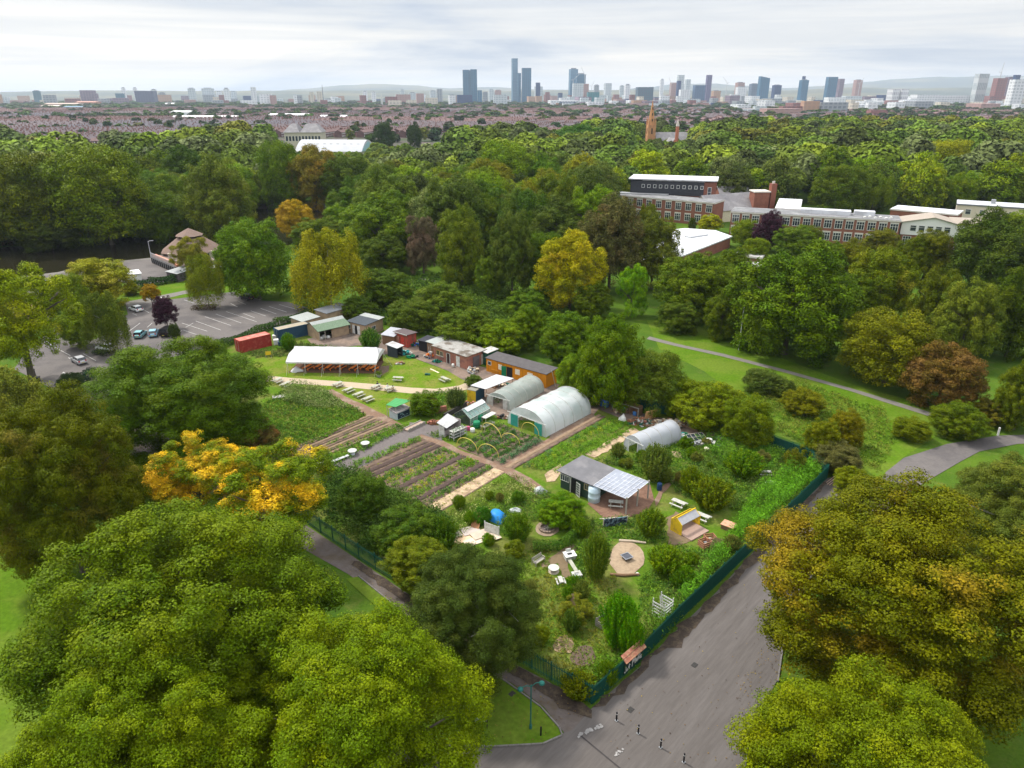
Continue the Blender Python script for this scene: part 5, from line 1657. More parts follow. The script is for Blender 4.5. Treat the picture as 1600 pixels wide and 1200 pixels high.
t, ln = shed('lean_to_shed', (621, 560), (630, 556), 2.6, 2.2, 2.5, 'little open shelter with a ribbed pale roof behind the marquee', M('dark_board', (.04, .05, .06), .8, .2, 3), GALV, open_front=(.05, .8))
t, ln = shed('lean_to_shed', (598, 538), (616, 541), 3.5, 2.2, 2.7, 'shed with a white polycarbonate roof by the thicket', BROWNW, M('white_polycarbonate', (.48, .49, .52), .35, .12, 2, trans=.3))
t, ln = shed('garden_shed', (618, 538), (637, 544), 2.6, 2.9, 2.8, 'red painted shed with an upright front beside the trodden path', M('red_shed_paint', (.40, .07, .05), .75, .2, 3, c2=(.20, .08, .05), c2amt=.4, c2scale=1.5), M('shed_roof_felt', (.10, .08, .08), .8, .2, 2))
door(t, ln * .62, .02, .9, 2.1, M('bright_red', (.50, .06, .04), .6))
door(t, ln * .22, .02, .9, 2.1, M('pinkish_board', (.45, .22, .16), .8), name='door')
MB().box(-.25, ln + .25, -.33, -.24, 2.85, 3.0).build('fascia', OFFW, t)
t, ln = shed('tarpaulin_shelter', (655, 548), (668, 551), 3, 2.3, 2.4, 'black sheeted shelter against the brick cabin', BLACK, M('black_sheet', (.03, .03, .04), .5, .3, 3, .4))
t, ln = shed('lean_to_shed', (668, 553), (680, 557), 4.5, 2.7, 2.9, 'pale roofed lean-to at the left end of the brick cabin', BROWNW, PALECORR)
def heap(name, x, y, rx, ry, h, mats, label, n=40, seed=1, cat='pile', kind=None, long=1.):
 """a jumbled heap of boards, boxes and sheets"""
 g = random.Random(seed)
 m = MB()
 for i in range(n):
  a, r = g.uniform(0, 6.28), g.uniform(0, 1) ** .6
  px, py = rx * r * math.cos(a), ry * r * math.sin(a)
  top = h * (1 - r * .75)
  z = g.uniform(0, top)
  lx, ly, lz = g.uniform(.15, .9) * long, g.uniform(.08, .5), g.uniform(.03, .35)
  m.obox(px, py, z, lx, ly, lz, g.uniform(0, 3.1), g.randrange(len(mats)))
 o = m.build(name, mats)
 o.location = G(x, y)
 return tag(o, label, cat, kind=kind)
RUSTY = M('rusty_metal', (.22, .10, .05), .85, .3, 4)
CARD = M('pale_board', (.50, .40, .28), .85, .2, 3)
heap('scrap_pile', 632, 553, 1.6, 1.1, 1.0, [TEALP, TEALP, OFFW, DKGREEN], 'heap of teal boxes and sheets right of the little shelter', 40, 2)
heap('scrap_pile', 644, 559, 1.3, .7, .6, [DKGREEN, BLACK, GREENP], 'dark green stack at the lawn edge below the yard', 26, 3)
heap('scrap_pile', 624, 569, 1.2, .5, .35, [BROWNW, OFFW, RUSTY], 'low pile of brown boards on the lawn', 18, 4)
heap('scrap_pile', 653, 540, 1.8, 1.3, 1.2, [OFFW, STEEL, BLUEP, DKGREEN, CARD], 'cluttered goods between the red shed and the black shelter', 60, 5)
heap('scrap_pile', 672, 559, 1.0, .9, 1.4, [CL['red'], OFFW, ORANGE, CL['blue'], STEEL], 'colourful tools and toys against the brick cabin', 45, 6)
heap('scrap_pile', 683, 566, .9, .5, .6, [GREENP, DKGREEN, TEALP], 'green watering gear below the brick cabin window', 22, 7)
heap('scrap_pile', 739, 582, 1.1, .9, 1.2, [OFFW, STEEL, CARD, BLACK], 'white and grey gear in front of the open end of the brick cabin', 36, 8)
q = MB().box(-1.4, 1.4, -.14, .14, 0, .12).build('plank', M('fresh_plank', (.66, .58, .40), .8, .1, 3))
q.location = G(679, 580)
q.rotation_euler = (0, 0, dirang((673, 577), (686, 583)))
tag(q, 'pale plank lying on the lawn in front of the brick cabin', 'plank')
q = MB().box(-.5, .5, -.3, .3, 0, .25).box(-.45, .1, -.25, .25, .25, .34).build('crate', DKGREEN)
q.location = G(668, 586)
tag(q, 'small green crate on the lawn', 'crate')
t = thing('ladder', 'ladder leaning on the left end of the brick cabin', 'ladder', G(674, 562), .5)
m = MB()
for s in (-.2, .2):
 m.beam((s, 0, 0), (s, .9, 2.8), .06)
m.build('rail', STEEL, t)
m = MB()
for i in range(9):
 f_ = (i + .6) / 10
 m.beam((-.2, .9 * f_, 2.8 * f_), (.2, .9 * f_, 2.8 * f_), .035)
m.build('rung', STEEL, t)
BRK2 = M('cabin_brick', (.34, .155, .11), .9, .25, 6, .3, c2=(.24, .11, .09), c2amt=.45, c2scale=.8)
t, ln = shed('brick_cabin', (678, 560), (730, 578), 5.0, 2.75, 2.9, 'low brick cabin with patched grey flat roof', BRK2,
   M('patched_roof', (.28, .27, .25), .85, .2, 1.5, c2=(.12, .10, .08), c2amt=.42, c2scale=.45), cat='building', over=.3)
window(t, ln * .14, 1.1, .9, 1.0, frame=M('yellow_frame', (.45, .33, .08), .7))
window(t, ln * .25, 1.1, .9, 1.0, frame=M('pale_frame', (.50, .40, .28), .7))
MB().box(ln * .08, ln * .31, -.13, -.003, .98, 1.09).build('sill', OFFW, t)
door(t, ln * .455, .02, .95, 2.1, M('dark_red_door', (.05, .03, .03), .6), handle=False, name='doorway')
MB().box(ln * .40, ln * .415, -.10, -.003, .02, 2.15).box(ln * .495, ln * .51, -.1, -.003, .02, 2.15).box(ln * .415, ln * .495, -.1, -.003, 2.13, 2.2).build('door_frame', OFFW, t)
door(t, ln * .74, .02, 1.0, 2.2, WHITE)
door(t, ln, .02, 1.8, 2.2, M('grey_recess', (.12, .11, .12), .8), y=2.5, side='r', handle=False, name='doorway')
door(t, ln, .04, .6, 2.1, OFFW, y=4.2, side='r')
q = lump('bulk_bag', OFFW, .6, .6, .9, 7)
q.location = G(734, 580)
tag(q, 'rounded white bag by the corner of the brick cabin', 'bag')
q = MB().lathe([(.25, 0), (.26, .7), (.2, .75)], n=10).build('white_canister', WHITE, None, True)
q.location = G(708, 574)
tag(q, 'white canister beside the brick cabin doorway', 'canister')
ORW = M('orange_cladding', (.56, .21, .010), .75, .10, 1.2, bump=.2, stretch=(6, 1, .4), c2=(.42, .16, .015), c2amt=.3, c2scale=.5)
t, ln = shed('site_cabin', (760, 580), (853, 607), 3.4, 2.75, 2.95, 'long orange cabin with a dark felt roof', ORW, M('cabin_felt', (.085, .078, .078), .85, .2, 1.2), cat='cabin', over=.18)
window(t, ln * .06, 1.5, .85, .8, bars=0)
for a, b in ((.215, .275), (.50, .575), (.70, .785)):
 MB().box(ln * a, ln * b, -.06, -.002, 1.15, 2.2).build('shutter', M('cream_shutter', (.68, .62, .50), .7), t)
door(t, ln * .405, .02, ln * .095, 2.15, BLACK, handle=False, name='doorway')
d_ = MB().box(0, .95, -.06, 0, 0, 2.15).box(.3, .75, -.075, -.061, .9, 1.5).build('door', M('open_door_green', (.01, .17, .07), .55), t)
d_.location = (ln * .35, -.02, .03)
d_.rotation_euler = (0, 0, math.pi + .5)
MB().box(.35, .7, -.082, -.076, 1.0, 1.4).build('notice', WHITE, d_)
m = MB()
for i in range(9):
 m.box(ln * .12 + i * .2, ln * .12 + i * .2 + .05, -.55, -.5, 0, 1.)
m.box(ln * .12 - .05, ln * .12 + 1.75, -.56, -.49, .95, 1.02)
m.build('railing', M('amber_rail', (.50, .22, .02), .8), t)
t, ln = shed('porch_box', (752, 568), (762, 572), 2.6, 2.7, 2.9, 'little white roofed porch at the left end of the orange cabin', DKGREEN, OFFW, over=.2)
t = thing('ladder', 'ladder leaning on the right end of the orange cabin', 'ladder', G(868, 604), math.pi / 2 + .25)
m = MB()
for s in (-.2, .2):
 m.beam((s, 0, 0), (s, .8, 3.2), .07)
m.build('rail', TIMBER, t)
m = MB()
for i in range(10):
 f_ = (i + .6) / 11
 m.beam((-.2, .8 * f_, 3.2 * f_), (.2, .8 * f_, 3.2 * f_), .04)
m.build('rung', TIMBER, t)
def canopy(name, corners, zs, label, roofm, postm, cat='canopy', legs=(0, 1, 2, 3), th=.06):
 P = [G(x, y, z) for (x, y), z in zip(corners, zs)]
 c = sum(P, Vector()) / 4
 t = thing(name, label, cat, (c.x, c.y, 0))
 Q = [p - Vector((c.x, c.y, 0)) for p in P]
 m = MB()
 n = 10
 vs, fs = [], []
 for i in range(n + 1):
  for j in range(n + 1):
   a = Q[0].lerp(Q[1], i / n)
   b = Q[3].lerp(Q[2], i / n)
   q = a.lerp(b, j / n)
   vs.append((q.x, q.y, q.z + .02 * math.sin(i * 2.1) + .015 * math.sin(j * 3.3)))
 for i in range(n):
  for j in range(n):
   fs.append((i * (n + 1) + j, (i + 1) * (n + 1) + j, (i + 1) * (n + 1) + j + 1, i * (n + 1) + j + 1))
 k = len(vs)
 vs += [(x, y, z - th) for x, y, z in vs]
 fs += [tuple(a + k for a in f)[::-1] for f in fs]
 ring = [i * (n + 1) for i in range(n + 1)] + [n * (n + 1) + j for j in range(1, n + 1)] + [i * (n + 1) + n for i in range(n - 1, -1, -1)] + [j for j in range(n - 1, 0, -1)]
 fs += [(a, a + k, b + k, b) for a, b in zip(ring, ring[1:] + ring[:1])]
 m.add(vs, fs)
 m.build('roof', roofm, t)
 for i in legs:
  q = Q[i] * .93
  MB().box(q.x - .05, q.x + .05, q.y - .05, q.y + .05, 0, Q[i].z - th - .03).build('post', postm, t)
 return t, Q
t, Q = canopy('canopy_shelter', [(735, 602), (759, 608), (803, 591), (775, 585)], [2.6, 2.5, 2.5, 2.6], 'large flat white canopy on posts in front of the orange cabin', M('white_sheet', (.52, .52, .53), .6, .08, 1, trans=.15), BROWNW)
for f_ in (.33, .66):
 q = Q[1].lerp(Q[2], f_) * .95
 MB().box(q.x - .05, q.x + .05, q.y - .05, q.y + .05, 0, 2.4).build('post', BROWNW, t)
heap('bench_clutter', 780, 604, 2.6, .9, .9, [BROWNW, CARD, DKGREEN, RUSTY, OFFW], 'work benches and crates under the white canopy', 60, 11)
t, ln = shed('yellow_store', (743.5, 630), (757, 620), 1.7, 2.2, 2.2, 'narrow store box with a bright yellow end and dark side', M('store_side', (.02, .06, .09), .6, .2, 2), M('store_roof', (.20, .19, .15), .8, .2, 2), over=.02)
MB().box(-.06, -.003, 0, 1.7, 0, 2.2).build('end_panel', YELLOW, t)
POLY = M('polythene', (.74, .78, .78), .30, .08, .7, bump=.25, trans=.3, alpha=.84, spec=.5, c2=(.50, .58, .56), c2amt=.4, c2scale=.35)
def polytunnel(A, B, C_, hgt, label, film, doors='teal', hoops=6, wall=.3):
 """A,B: front end left and right; C_: far right end"""
 a, b, c = G(*A), G(*B), G(*C_)
 ax = c - b
 L_ = ax.length
 rz = math.atan2(ax.y, ax.x) - math.pi / 2          # local y runs along the tunnel
 perp = Vector((-ax.y, ax.x, 0)).normalized()       # to the left of the axis
 W = abs((a - b).dot(perp))
 t = thing('polytunnel', label, 'polytunnel', b + perp * W / 2, rz)
 prof = []
 n = 18
 for i in range(n + 1):
  th = math.pi * i / n
  x = -math.cos(th) * W / 2
  z = hgt * math.sin(th) ** .72
  prof.append((x, z))
 vs, fs = [], []
 ns = hoops * 3
 g = random.Random(len(label))
 for j in range(ns + 1):
  y = L_ * j / ns
  sg = 1 - .012 * (j % 3 != 0)
  vs += [(x * sg, y, z * sg + g.uniform(-.012, .012)) for x, z in prof]
 for j in range(ns):
  for i in range(n):
   fs.append((j * (n + 1) + i, j * (n + 1) + i + 1, (j + 1) * (n + 1) + i + 1, (j + 1) * (n + 1) + i))
 fs.append(tuple(range(ns * (n + 1), (ns + 1) * (n + 1))))
 m = MB().add(vs, fs)
 dw, dh = W * .22, min(2.1, hgt * .68)
 outl = [(x, z) for x, z in prof]
 left = [p for p in outl if p[0] <= -dw and p[1] > 0]
 right = [p for p in outl if p[0] >= dw and p[1] > 0]
 mid = [p for p in outl if -dw < p[0] < dw]
 m.add([(x, 0, z) for x, z in [(-W / 2, 0)] + left + [(-dw, mid[0][1]), (-dw, 0)]], [tuple(range(len(left) + 3))])
 m.add([(x, 0, z) for x, z in [(dw, 0), (dw, mid[-1][1])] + right + [(W / 2, 0)]], [tuple(range(len(right) + 3))])
 m.add([(x, 0, z) for x, z in [(-dw, dh)] + [(-dw, mid[0][1])] + mid + [(dw, mid[-1][1]), (dw, dh)]], [tuple(range(len(mid) + 4))])
 fo = m.build('cover', film, t)
 for p in fo.data.polygons:
  p.use_smooth = len(p.vertices) == 4
 for j in range(hoops + 1):
  y = L_ * j / hoops
  MB().tube([(x * 1.004, y, z * 1.004) for x, z in prof], .04, 5).build('hoop', OFFW, t)
 MB().box(-W / 2 - .03, W / 2 + .03, -.09, -.03, dh + .02, dh + .14).box(-dw - .05, -dw + .03, -.08, -.02, 0, dh + .02).box(dw - .03, dw + .05, -.08, -.02, 0, dh + .02).build('door_frame', WHITE, t)
 if doors:
  for s in (-1, 1):
   MB().box(min(s * dw, s * (dw + dw * .85)), max(s * dw, s * (dw + dw * .85)), -.16, -.11, .05, dh - .05).build('door', M('teal_mesh_door', (.05, .33, .27), .7, .15, 3, trans=.2) if doors == 'teal' else OFFW, t)
 V, T_ = [], []
 g2 = np.random.default_rng(int(W * 100))
 nn_ = int(W * L_ * 9)
 C0 = np.c_[g2.uniform(-W / 2 * .85, W / 2 * .85, nn_), g2.uniform(.4, L_ - .4, nn_), g2.uniform(.1, .9, nn_)]
 C0 = C0[np.abs(C0[:, 0]) > .4]
 V = leaf_quads(C0, unit(g2.normal(size=C0.shape) + np.array([0, 0, .8])), np.full(len(C0), .14), g2)
 me = quads_mesh('crops', V, LTINT, tint=np.array([.07, .14, .02]) * g2.uniform(.6, 1.4, (len(C0), 1)))
 o = bpy.data.objects.new('crops', me)
 col.objects.link(o)
 o.location = t.location
 o.rotation_euler = t.rotation_euler
 tag(o, 'green crops growing inside the ' + label, 'crops')
 print('POLY', label, 'W %.1f L %.1f' % (W, L_))
 return t, W, L_
polytunnel((762, 630), (797, 642), (850, 612), 2.6, 'narrow older polytunnel beside the large one', M('old_polythene', (.50, .56, .52), .35, .14, .8, bump=.25, trans=.35, alpha=.70, c2=(.40, .46, .42), c2amt=.5, c2scale=.4), 'pale', 6)
polytunnel((794, 661), (853, 684), (923, 647), 3.75, 'large white polytunnel with teal mesh doors', POLY, 'teal', 5)
polytunnel((962, 706), (1004, 716), (1064, 690), 2.9, 'small grey white polytunnel behind the elder bush', M('grey_polythene', (.52, .54, .58), .35, .12, .8, bump=.25, trans=.3, alpha=.85), None, 4)
t, Q = canopy('stall_canopy', [(603, 632.5), (618, 636), (643, 625.5), (618, 622)], [2.3, 2.3, 2.5, 2.5], 'sloping bright green canopy over the stall by the earth path', M('green_canvas', (.07, .30, .10), .6, .1, 1, trans=.15), TIMBER)
t, ln = shed('stall_counter', (620, 657), (641, 648), 1.8, 1.25, 1.5, 'grey and pale blue stall counter under the green canopy', M('pale_blue_paint', (.42, .50, .52), .7, .12, 2), M('counter_top', (.28, .25, .25), .8, .2, 3, c2=(.40, .36, .34), c2amt=.4, c2scale=2), over=.1)
MB().box(.25, ln - .15, -.06, -.003, .15, 1.1).build('blackboard', M('blackboard', (.02, .035, .05), .7), t)
m = MB()
g = random.Random(8)
for i in range(7):
 x0 = .5 + g.uniform(0, ln - 1.4)
 z0 = .3 + g.uniform(0, .6)
 m.box(x0, x0 + g.uniform(.15, .5), -.07, -.061, z0, z0 + .06)
m.build('chalk_marks', M('chalk', (.35, .55, .55), .9), t)
q = MB().cyl(0, 0, 0, .7, .12, .1, 8).build('post_stump', M('dark_stump', (.06, .03, .02), .9))
q.location = G(568, 649)
tag(q, 'short dark post beside the earth path', 'post')
t = thing('brick_chimney', 'square brick chimney stack standing free beside the stall', 'chimney', G(678, 646), .35)
MB().box(-.45, .45, -.45, .45, 0, 2.5).box(-.52, .52, -.52, .52, 2.5, 2.62).build('stack', BRICK, t)
MB().box(.46, 2.2, -.2, .25, 0, 1.1).build('low_wall', BRICK, t)
MB().cyl(0, 0, 2.62, 2.85, .18, .16, 10).build('chimney_pot', M('terracotta', (.45, .20, .12), .8), t)
t = thing('long_planter', 'low grey raised bed edged with round poles by the grey track', 'planter', G(648, 668), dirang((637, 674), (662, 662)))
m = MB()
for i in range(16):
 m.cyl(-1.9 + i * .25, -.5, 0, .5 + .06 * (i % 3), .1, .1, 6).cyl(-1.9 + i * .25, .5, 0, .5, .1, .1, 6)
m.build('edging', GREYW, t)
MB().box(-1.95, 1.95, -.4, .4, 0, .36).build('soil', M('pale_soil', (.34, .25, .20), .95), t)
heap('brick_pile', 677, 662, 1.1, .7, .7, [BRICK, BRICK, RUSTY], 'pile of loose red bricks below the chimney', 60, 12, long=.4)
heap('pot_row', 722, 633, 2.6, .5, 1.0, [BRICK, M('terracotta2', (.5, .22, .14), .8), BROWNW, GREYW], 'terracotta pots and brick edging along the dark wall', 50, 13, long=.4)
q = MB().box(-3., 3., -.1, .1, 0, .9).box(-3., 3., -.16, .16, .9, .96).build('low_wall', M('dark_wall_board', (.05, .045, .04), .8))
q.location = G(712, 645)
q.rotation_euler = (0, 0, dirang((700, 650), (726, 636)))
tag(q, 'low dark wall between the chimney and the glasshouse', 'wall')
t = thing('potting_shed', 'small white shed with a ribbed pale roof above the grey track', 'shed', G(686, 681), dirang((686, 681), (697, 684)))
MB().box(0, 1.05, 0, .07, 0, 2.15).box(.35, .6, -.01, -.002, 1.8, 1.9, 1).build('wall', [WHITE, BLACK], t)
MB().box(0, .07, .071, 2.6, 0, 2.3).box(.071, 2.4, 2.6, 2.67, 0, 2.4).box(1.06, 1.12, .071, 2.6, 0, 1.0).build('side_wall', M('lilac_board', (.38, .32, .32), .8), t)
MB().slab([(-.2, -.2, 2.35), (1.7, -.25, 1.85), (2.1, 2.7, 2.2), (-.2, 2.8, 2.75)], .06).build('roof', M('ribbed_roof', (.45, .45, .44), .6, .1, 1.5, wave=('X', 3.)), t)
t = thing('plant_rack', 'dark framed rack of seedling trays beside the white shed', 'rack', G(716, 684), dirang((706, 686), (728, 676)))
m = MB()
for x in (-1.4, 0, 1.4):
 for y in (-.5, .5):
  m.box(x - .04, x + .04, y - .04, y + .04, 0, 1.7)
for z in (.5, 1.0, 1.5):
 m.box(-1.4, 1.4, -.5, .5, z, z + .04)
m.build('frame', OFFW, t)
g2 = np.random.default_rng(5)
C0 = np.c_[g2.uniform(-1.3, 1.3, 500), g2.uniform(-.45, .45, 500), g2.choice([.6, 1.1, 1.6], 500) + g2.uniform(0, .2, 500)]
me = quads_mesh('seedlings', leaf_quads(C0, unit(g2.normal(size=C0.shape) + np.array([0, 0, 1])), np.full(500, .08), g2), LTINT, tint=np.array([.05, .12, .03]) * g2.uniform(.6, 1.4, (500, 1)))
c_ = bpy.data.objects.new('seedlings', me)
col.objects.link(c_)
c_.parent = t
c_['kind'] = 'stuff'
o, rz, ln = frame((735, 666), (766, 649))
t = thing('glasshouse', 'ridge roofed glasshouse with green tinted panes behind the hooped bed', 'greenhouse', o, rz)
PANE = M('greenhouse_pane', (.25, .38, .34), .12, .15, 2, alpha=.55, spec=.6)
W_ = 3.4
MB().slab([(0, 0, 1.3), (ln, 0, 1.3), (ln, W_ / 2, 2.5), (0, W_ / 2, 2.5)], .02).slab([(0, W_ / 2, 2.5), (ln, W_ / 2, 2.5), (ln, W_, 1.3), (0, W_, 1.3)], .02).box(0, ln, 0, .02, .3, 1.27).box(0, ln, W_ - .02, W_, .3, 1.27).build('glazing', PANE, t)
MB().add([(0, 0, 0), (0, W_, 0), (0, W_, 1.3), (0, W_ / 2, 2.5), (0, 0, 1.3)], [(0, 1, 2, 3, 4)]).build('end_wall', M('end_netting', (.05, .06, .055), .8, .3, 3, alpha=.8), t)
m = MB()
for i in range(7):
 x = ln * i / 6
 m.beam((x, -.02, 1.32), (x, W_ / 2, 2.53), .06).beam((x, W_ / 2, 2.53), (x, W_ + .02, 1.32), .06).beam((x, -.02, 0), (x, -.02, 1.32), .06)
m.beam((0, W_ / 2, 2.55), (ln, W_ / 2, 2.55), .1).beam((0, -.02, 1.32), (ln, -.02, 1.32), .08).box(0, ln, -.04, .04, 0, .28)
m.build('frame', OFFW, t)
MB().slab([(ln * .1, W_ / 2 * .55, 2.16), (ln, W_ / 2 * .55, 2.16), (ln, W_ / 2, 2.56), (ln * .1, W_ / 2, 2.56)], .01).build('white_pane', M('white_wash', (.60, .63, .62), .5, .15, 2), t)
t = thing('potting_bench', 'flat white topped potting bench in front of the glasshouse', 'bench', G(764, 656), dirang((753, 661), (772, 651)))
MB().box(-1.4, 1.4, -.5, .5, .85, .9).build('tabletop', OFFW, t)
for x in (-1.3, 1.3):
 for y in (-.4, .4):
  MB().box(x - .04, x + .04, y - .04, y + .04, 0, .85).build('leg', TIMBER, t)
t = thing('nursery_table', 'low table of young plants beside the potting bench', 'table', G(762, 668), dirang((753, 672), (772, 662)))
MB().box(-1.3, 1.3, -.5, .5, .6, .64).box(-1.3, 1.3, -.5, -.46, .641, .72).box(-1.3, 1.3, .46, .5, .641, .72).build('tabletop', GREYW, t)
for x in (-1.2, 1.2):
 for y in (-.4, .4):
  MB().box(x - .04, x + .04, y - .04, y + .04, 0, .6).build('leg', TIMBER, t)
C0 = np.c_[g2.uniform(-1.2, 1.2, 400), g2.uniform(-.42, .42, 400), g2.uniform(.66, .95, 400)]
me = quads_mesh('seedlings', leaf_quads(C0, unit(g2.normal(size=C0.shape) + np.array([0, 0, 1])), np.full(400, .08), g2), LTINT, tint=np.array([.07, .14, .03]) * g2.uniform(.6, 1.4, (400, 1)))
c_ = bpy.data.objects.new('seedlings', me)
col.objects.link(c_)
c_.parent = t
c_['kind'] = 'stuff'
barrel(745, 668, 'rounded green water butt at the corner of the hooped bed', GREENP, .6, 1.1)
barrel(749, 657, 'green water butt against the glasshouse', GREENP, .6, 1.1)
barrel(744, 651, 'pale blue water butt against the glasshouse', M('pale_blue_plastic', (.20, .35, .48), .35), .5, 1.0)
barrel(738.5, 675, 'round white tub beside the green water butt', WHITE, .38, .65)
q = MB().box(-.45, .45, -.3, .3, 0, .4).box(-.4, .3, -.25, .2, .4, .65).build('bag', M('magenta_bag', (.38, .08, .16), .7))
q.location = G(731, 672)
tag(q, 'magenta bag beside the white tub', 'bag')
heap('scrap_pile', 786, 654, 1.0, .5, .5, [BLACK, RUSTY, GREYW], 'dark tangle of tools between the two polytunnels', 26, 14)
YH = M('yellow_pipe', (.58, .46, .10), .5, .08, 2)
for (a, b, hh, lab) in [((714, 697), (746, 708), 1.9, 'yellow pipe arch nearest the white shed'), ((747, 708), (779, 716), 1.9, 'yellow pipe arch second along the front of the bed'),
      ((753, 672), (783, 687), 1.9, 'yellow pipe arch behind the first two'), ((783, 688), (812, 696), 1.6, 'yellow pipe arch in the middle of the bed toward the leeks'),
      ((815, 672), (842, 682), 1.8, 'yellow pipe arch in front of the large polytunnel doors')]:
 o, rz, ln = frame(a, b)
 m = MB().tube([(ln / 2 - ln / 2 * math.cos(math.pi * k / 16), 0, hh * math.sin(math.pi * k / 16) ** .8) for k in range(17)], .05, 6)
 q = m.build('pipe_arch', YH)
 q.location = o
 q.rotation_euler = (0, 0, rz)
 tag(q, lab, 'arch', 'yellow pipe arches over the bed')
def reel(x, y, label, mat=PICW):
 t = thing('cable_reel', label, 'table', G(x, y), .3)
 MB().cyl(0, 0, .72, .80, .68, n=20).build('top', OFFW, t)
 MB().cyl(0, 0, .08, .72, .34, n=14).build('drum', mat, t)
 MB().cyl(0, 0, 0, .08, .68, n=20).build('foot', mat, t)
 return t
reel(551, 711, 'white painted cable reel table, the lower of the two', M('pale_blue_white', (.62, .67, .72), .7))
reel(571, 699, 'cable reel table with grey drum, the upper of the two', GREYW)
reel(502, 731, 'grey cable reel table beside the orange tipped tree', GREYW)
t = thing('grey_bench', 'long low grey bench at the end of the grey track', 'bench', G(532, 720), dirang((520, 724), (543, 715)))
MB().box(-1.4, 1.4, -.25, .25, .38, .45).build('seat', M('pale_grey_timber', (.45, .46, .46), .8, .15, 3), t)
for x in (-1.1, 1.1):
 MB().box(x - .1, x + .1, -.2, .2, 0, .38).build('leg', GREYW, t)
q = MB().box(-1.2, 1.2, -.6, .6, 0, .35).build('grey_crate', M('grey_cover', (.36, .34, .33), .8))
q.location = G(437, 622)
q.rotation_euler = (0, 0, .3)
tag(q, 'flat grey cover left of the maize patch', 'cover')
barrel(941, 634, 'blue barrel, left of the pair by the back hedge', BLUEP, .45, 1.0)
barrel(947, 636, 'blue barrel, right of the pair by the back hedge', BLUEP, .45, 1.0)
t = thing('blue_bin', 'blue lidded bin behind the two blue barrels', 'bin', G(932, 626), .2)
MB().box(-.7, .7, -.45, .45, .1, 1.1).build('body', BLUEP, t)
MB().box(-.75, .75, -.5, .5, 1.1, 1.2).build('lid', BLUEP, t)
heap('scrap_pile', 932, 632, 1.3, .6, .8, [M('salmon_board', (.62, .28, .18), .8), OFFW, CARD], 'salmon and white boards beside the blue barrels', 22, 15)
q = lump('bulk_bag', WHITE, .62, .62, .95, 6)
q.location = G(973, 656)
tag(q, 'round white bulk bag on the yard behind the long bed', 'bag')
o, rz, ln = frame((957, 640), (996, 652))
t = thing('compost_bays', 'row of open timber bays with a sloping board along the top', 'storage', o, rz)
m = MB().box(0, ln, 1.5, 1.58, 0, 1.6)
for i in range(4):
 m.box(ln * i / 3 - .04, ln * i / 3 + .04, 0, 1.5, 0, 1.4)
m.build('wall', BROWNW, t)
MB().box(-.1, ln + .1, -.05, .15, 1.55, 1.65).box(-.1, 0, -.04, .14, 0, 1.55).box(ln, ln + .1, -.04, .14, 0, 1.55).build('rail', GREYW, t)
MB().box(ln * .38, ln * .5, -.1, -.02, .3, 1.1).build('teal_panel', M('teal_board', (.12, .45, .45), .6), t)
MB().box(ln * .82, ln * .95, -.1, -.02, .2, .9).build('blue_panel', M('mid_blue_board', (.05, .14, .32), .6), t)
heap('wood_store', 976, 644, 2.4, .6, .8, [BROWNW, RUSTY, CARD], 'stored brown wood inside the timber bays', 50, 16)
heap('rubble_pile', 1002, 662, 2.0, 1.4, 1.1, [RUSTY, BROWNW, OFFW, DKGREEN, BRICK], 'jumble of reddish wood and rubble left of the small polytunnel', 90, 17, 'pile')
q = MB().box(-1.1, 1.1, -.05, .05, 0, 1.8).build('board', M('tan_ply', (.55, .32, .14), .8, .2, 2))
q.location = G(1015, 655)
q.rotation_euler = (.25, 0, dirang((1008, 655), (1023, 652)))
tag(q, 'large tan board leaning at the back hedge', 'board')
heap('log_pile', 1050, 664, 4.0, 1.2, 1.1, [GREYW, OFFW, BROWNW, CARD], 'long pile of grey planks and logs behind the small polytunnel', 110, 18, 'pile', long=1.7)
heap('scrap_pile', 1068, 684, 1.1, .9, 1.0, [DKGREEN, TEALP, OFFW, GREENP], 'dark green plastic heap right of the small polytunnel', 40, 19)
heap('scrap_pile', 1096, 696, 3.2, 1.4, .8, [OFFW, GREYW, GLASS, BLACK, STEEL], 'pale scrap heap of old windows and frames', 90, 20, long=1.3)
t = thing('cold_frame', 'grey glazed frame lying on the pale scrap heap', 'cold frame', G(1088, 690), dirang((1080, 693), (1100, 690)))
t.location.z = .75
t.rotation_euler.x = .25
m = MB()
for i in range(5):
 m.box(-1.5 + i * .72, -1.42 + i * .72, -.9, .9, 0, .06)
for j in (-.9, 0, .84):
 m.box(-1.41, 1.41, j, j + .07, .061, .09)
m.build('frame', GREYW, t)
MB().box(-1.4, 1.4, -.85, .85, -.03, -.005).build('pane', GLASS, t)
barrel(1107, 694, 'round white sack on the pale scrap heap', WHITE, .55, .9, name='sack', cat='sack')
barrel(1104, 705, 'cream tub below the white sack', M('cream', (.62, .58, .44), .7), .4, .6, name='tub', cat='tub')
heap('scrap_pile', 1122, 690, 1.6, .9, .7, [TEALP, OFFW, CL['white'], BLACK], 'teal and pinkish white sheets at the end of the scrap heap', 34, 21)
q = MB().box(-4.5, 4.5, -.1, .1, 0, .35).build('log_edge', M('brown_board', (.22, .15, .10), .9))
q.location = G(1100, 679)
q.rotation_euler = (0, 0, dirang((1075, 669), (1120, 686)))
tag(q, 'long brown board behind the scrap heap', 'board')
A3, B3 = G(871, 735, 2.7), G(927, 759, 2.6)
C3, D3 = G(962.5, 733.4, 3.1), G(910, 712, 3.1)
E3, F3 = G(979.4, 780, 2.3), G(1014, 753, 2.6)
ax = B3 - A3
rz = math.atan2(ax.y, ax.x)
ln = math.hypot(ax.x, ax.y)
o = Vector((A3.x, A3.y, 0))
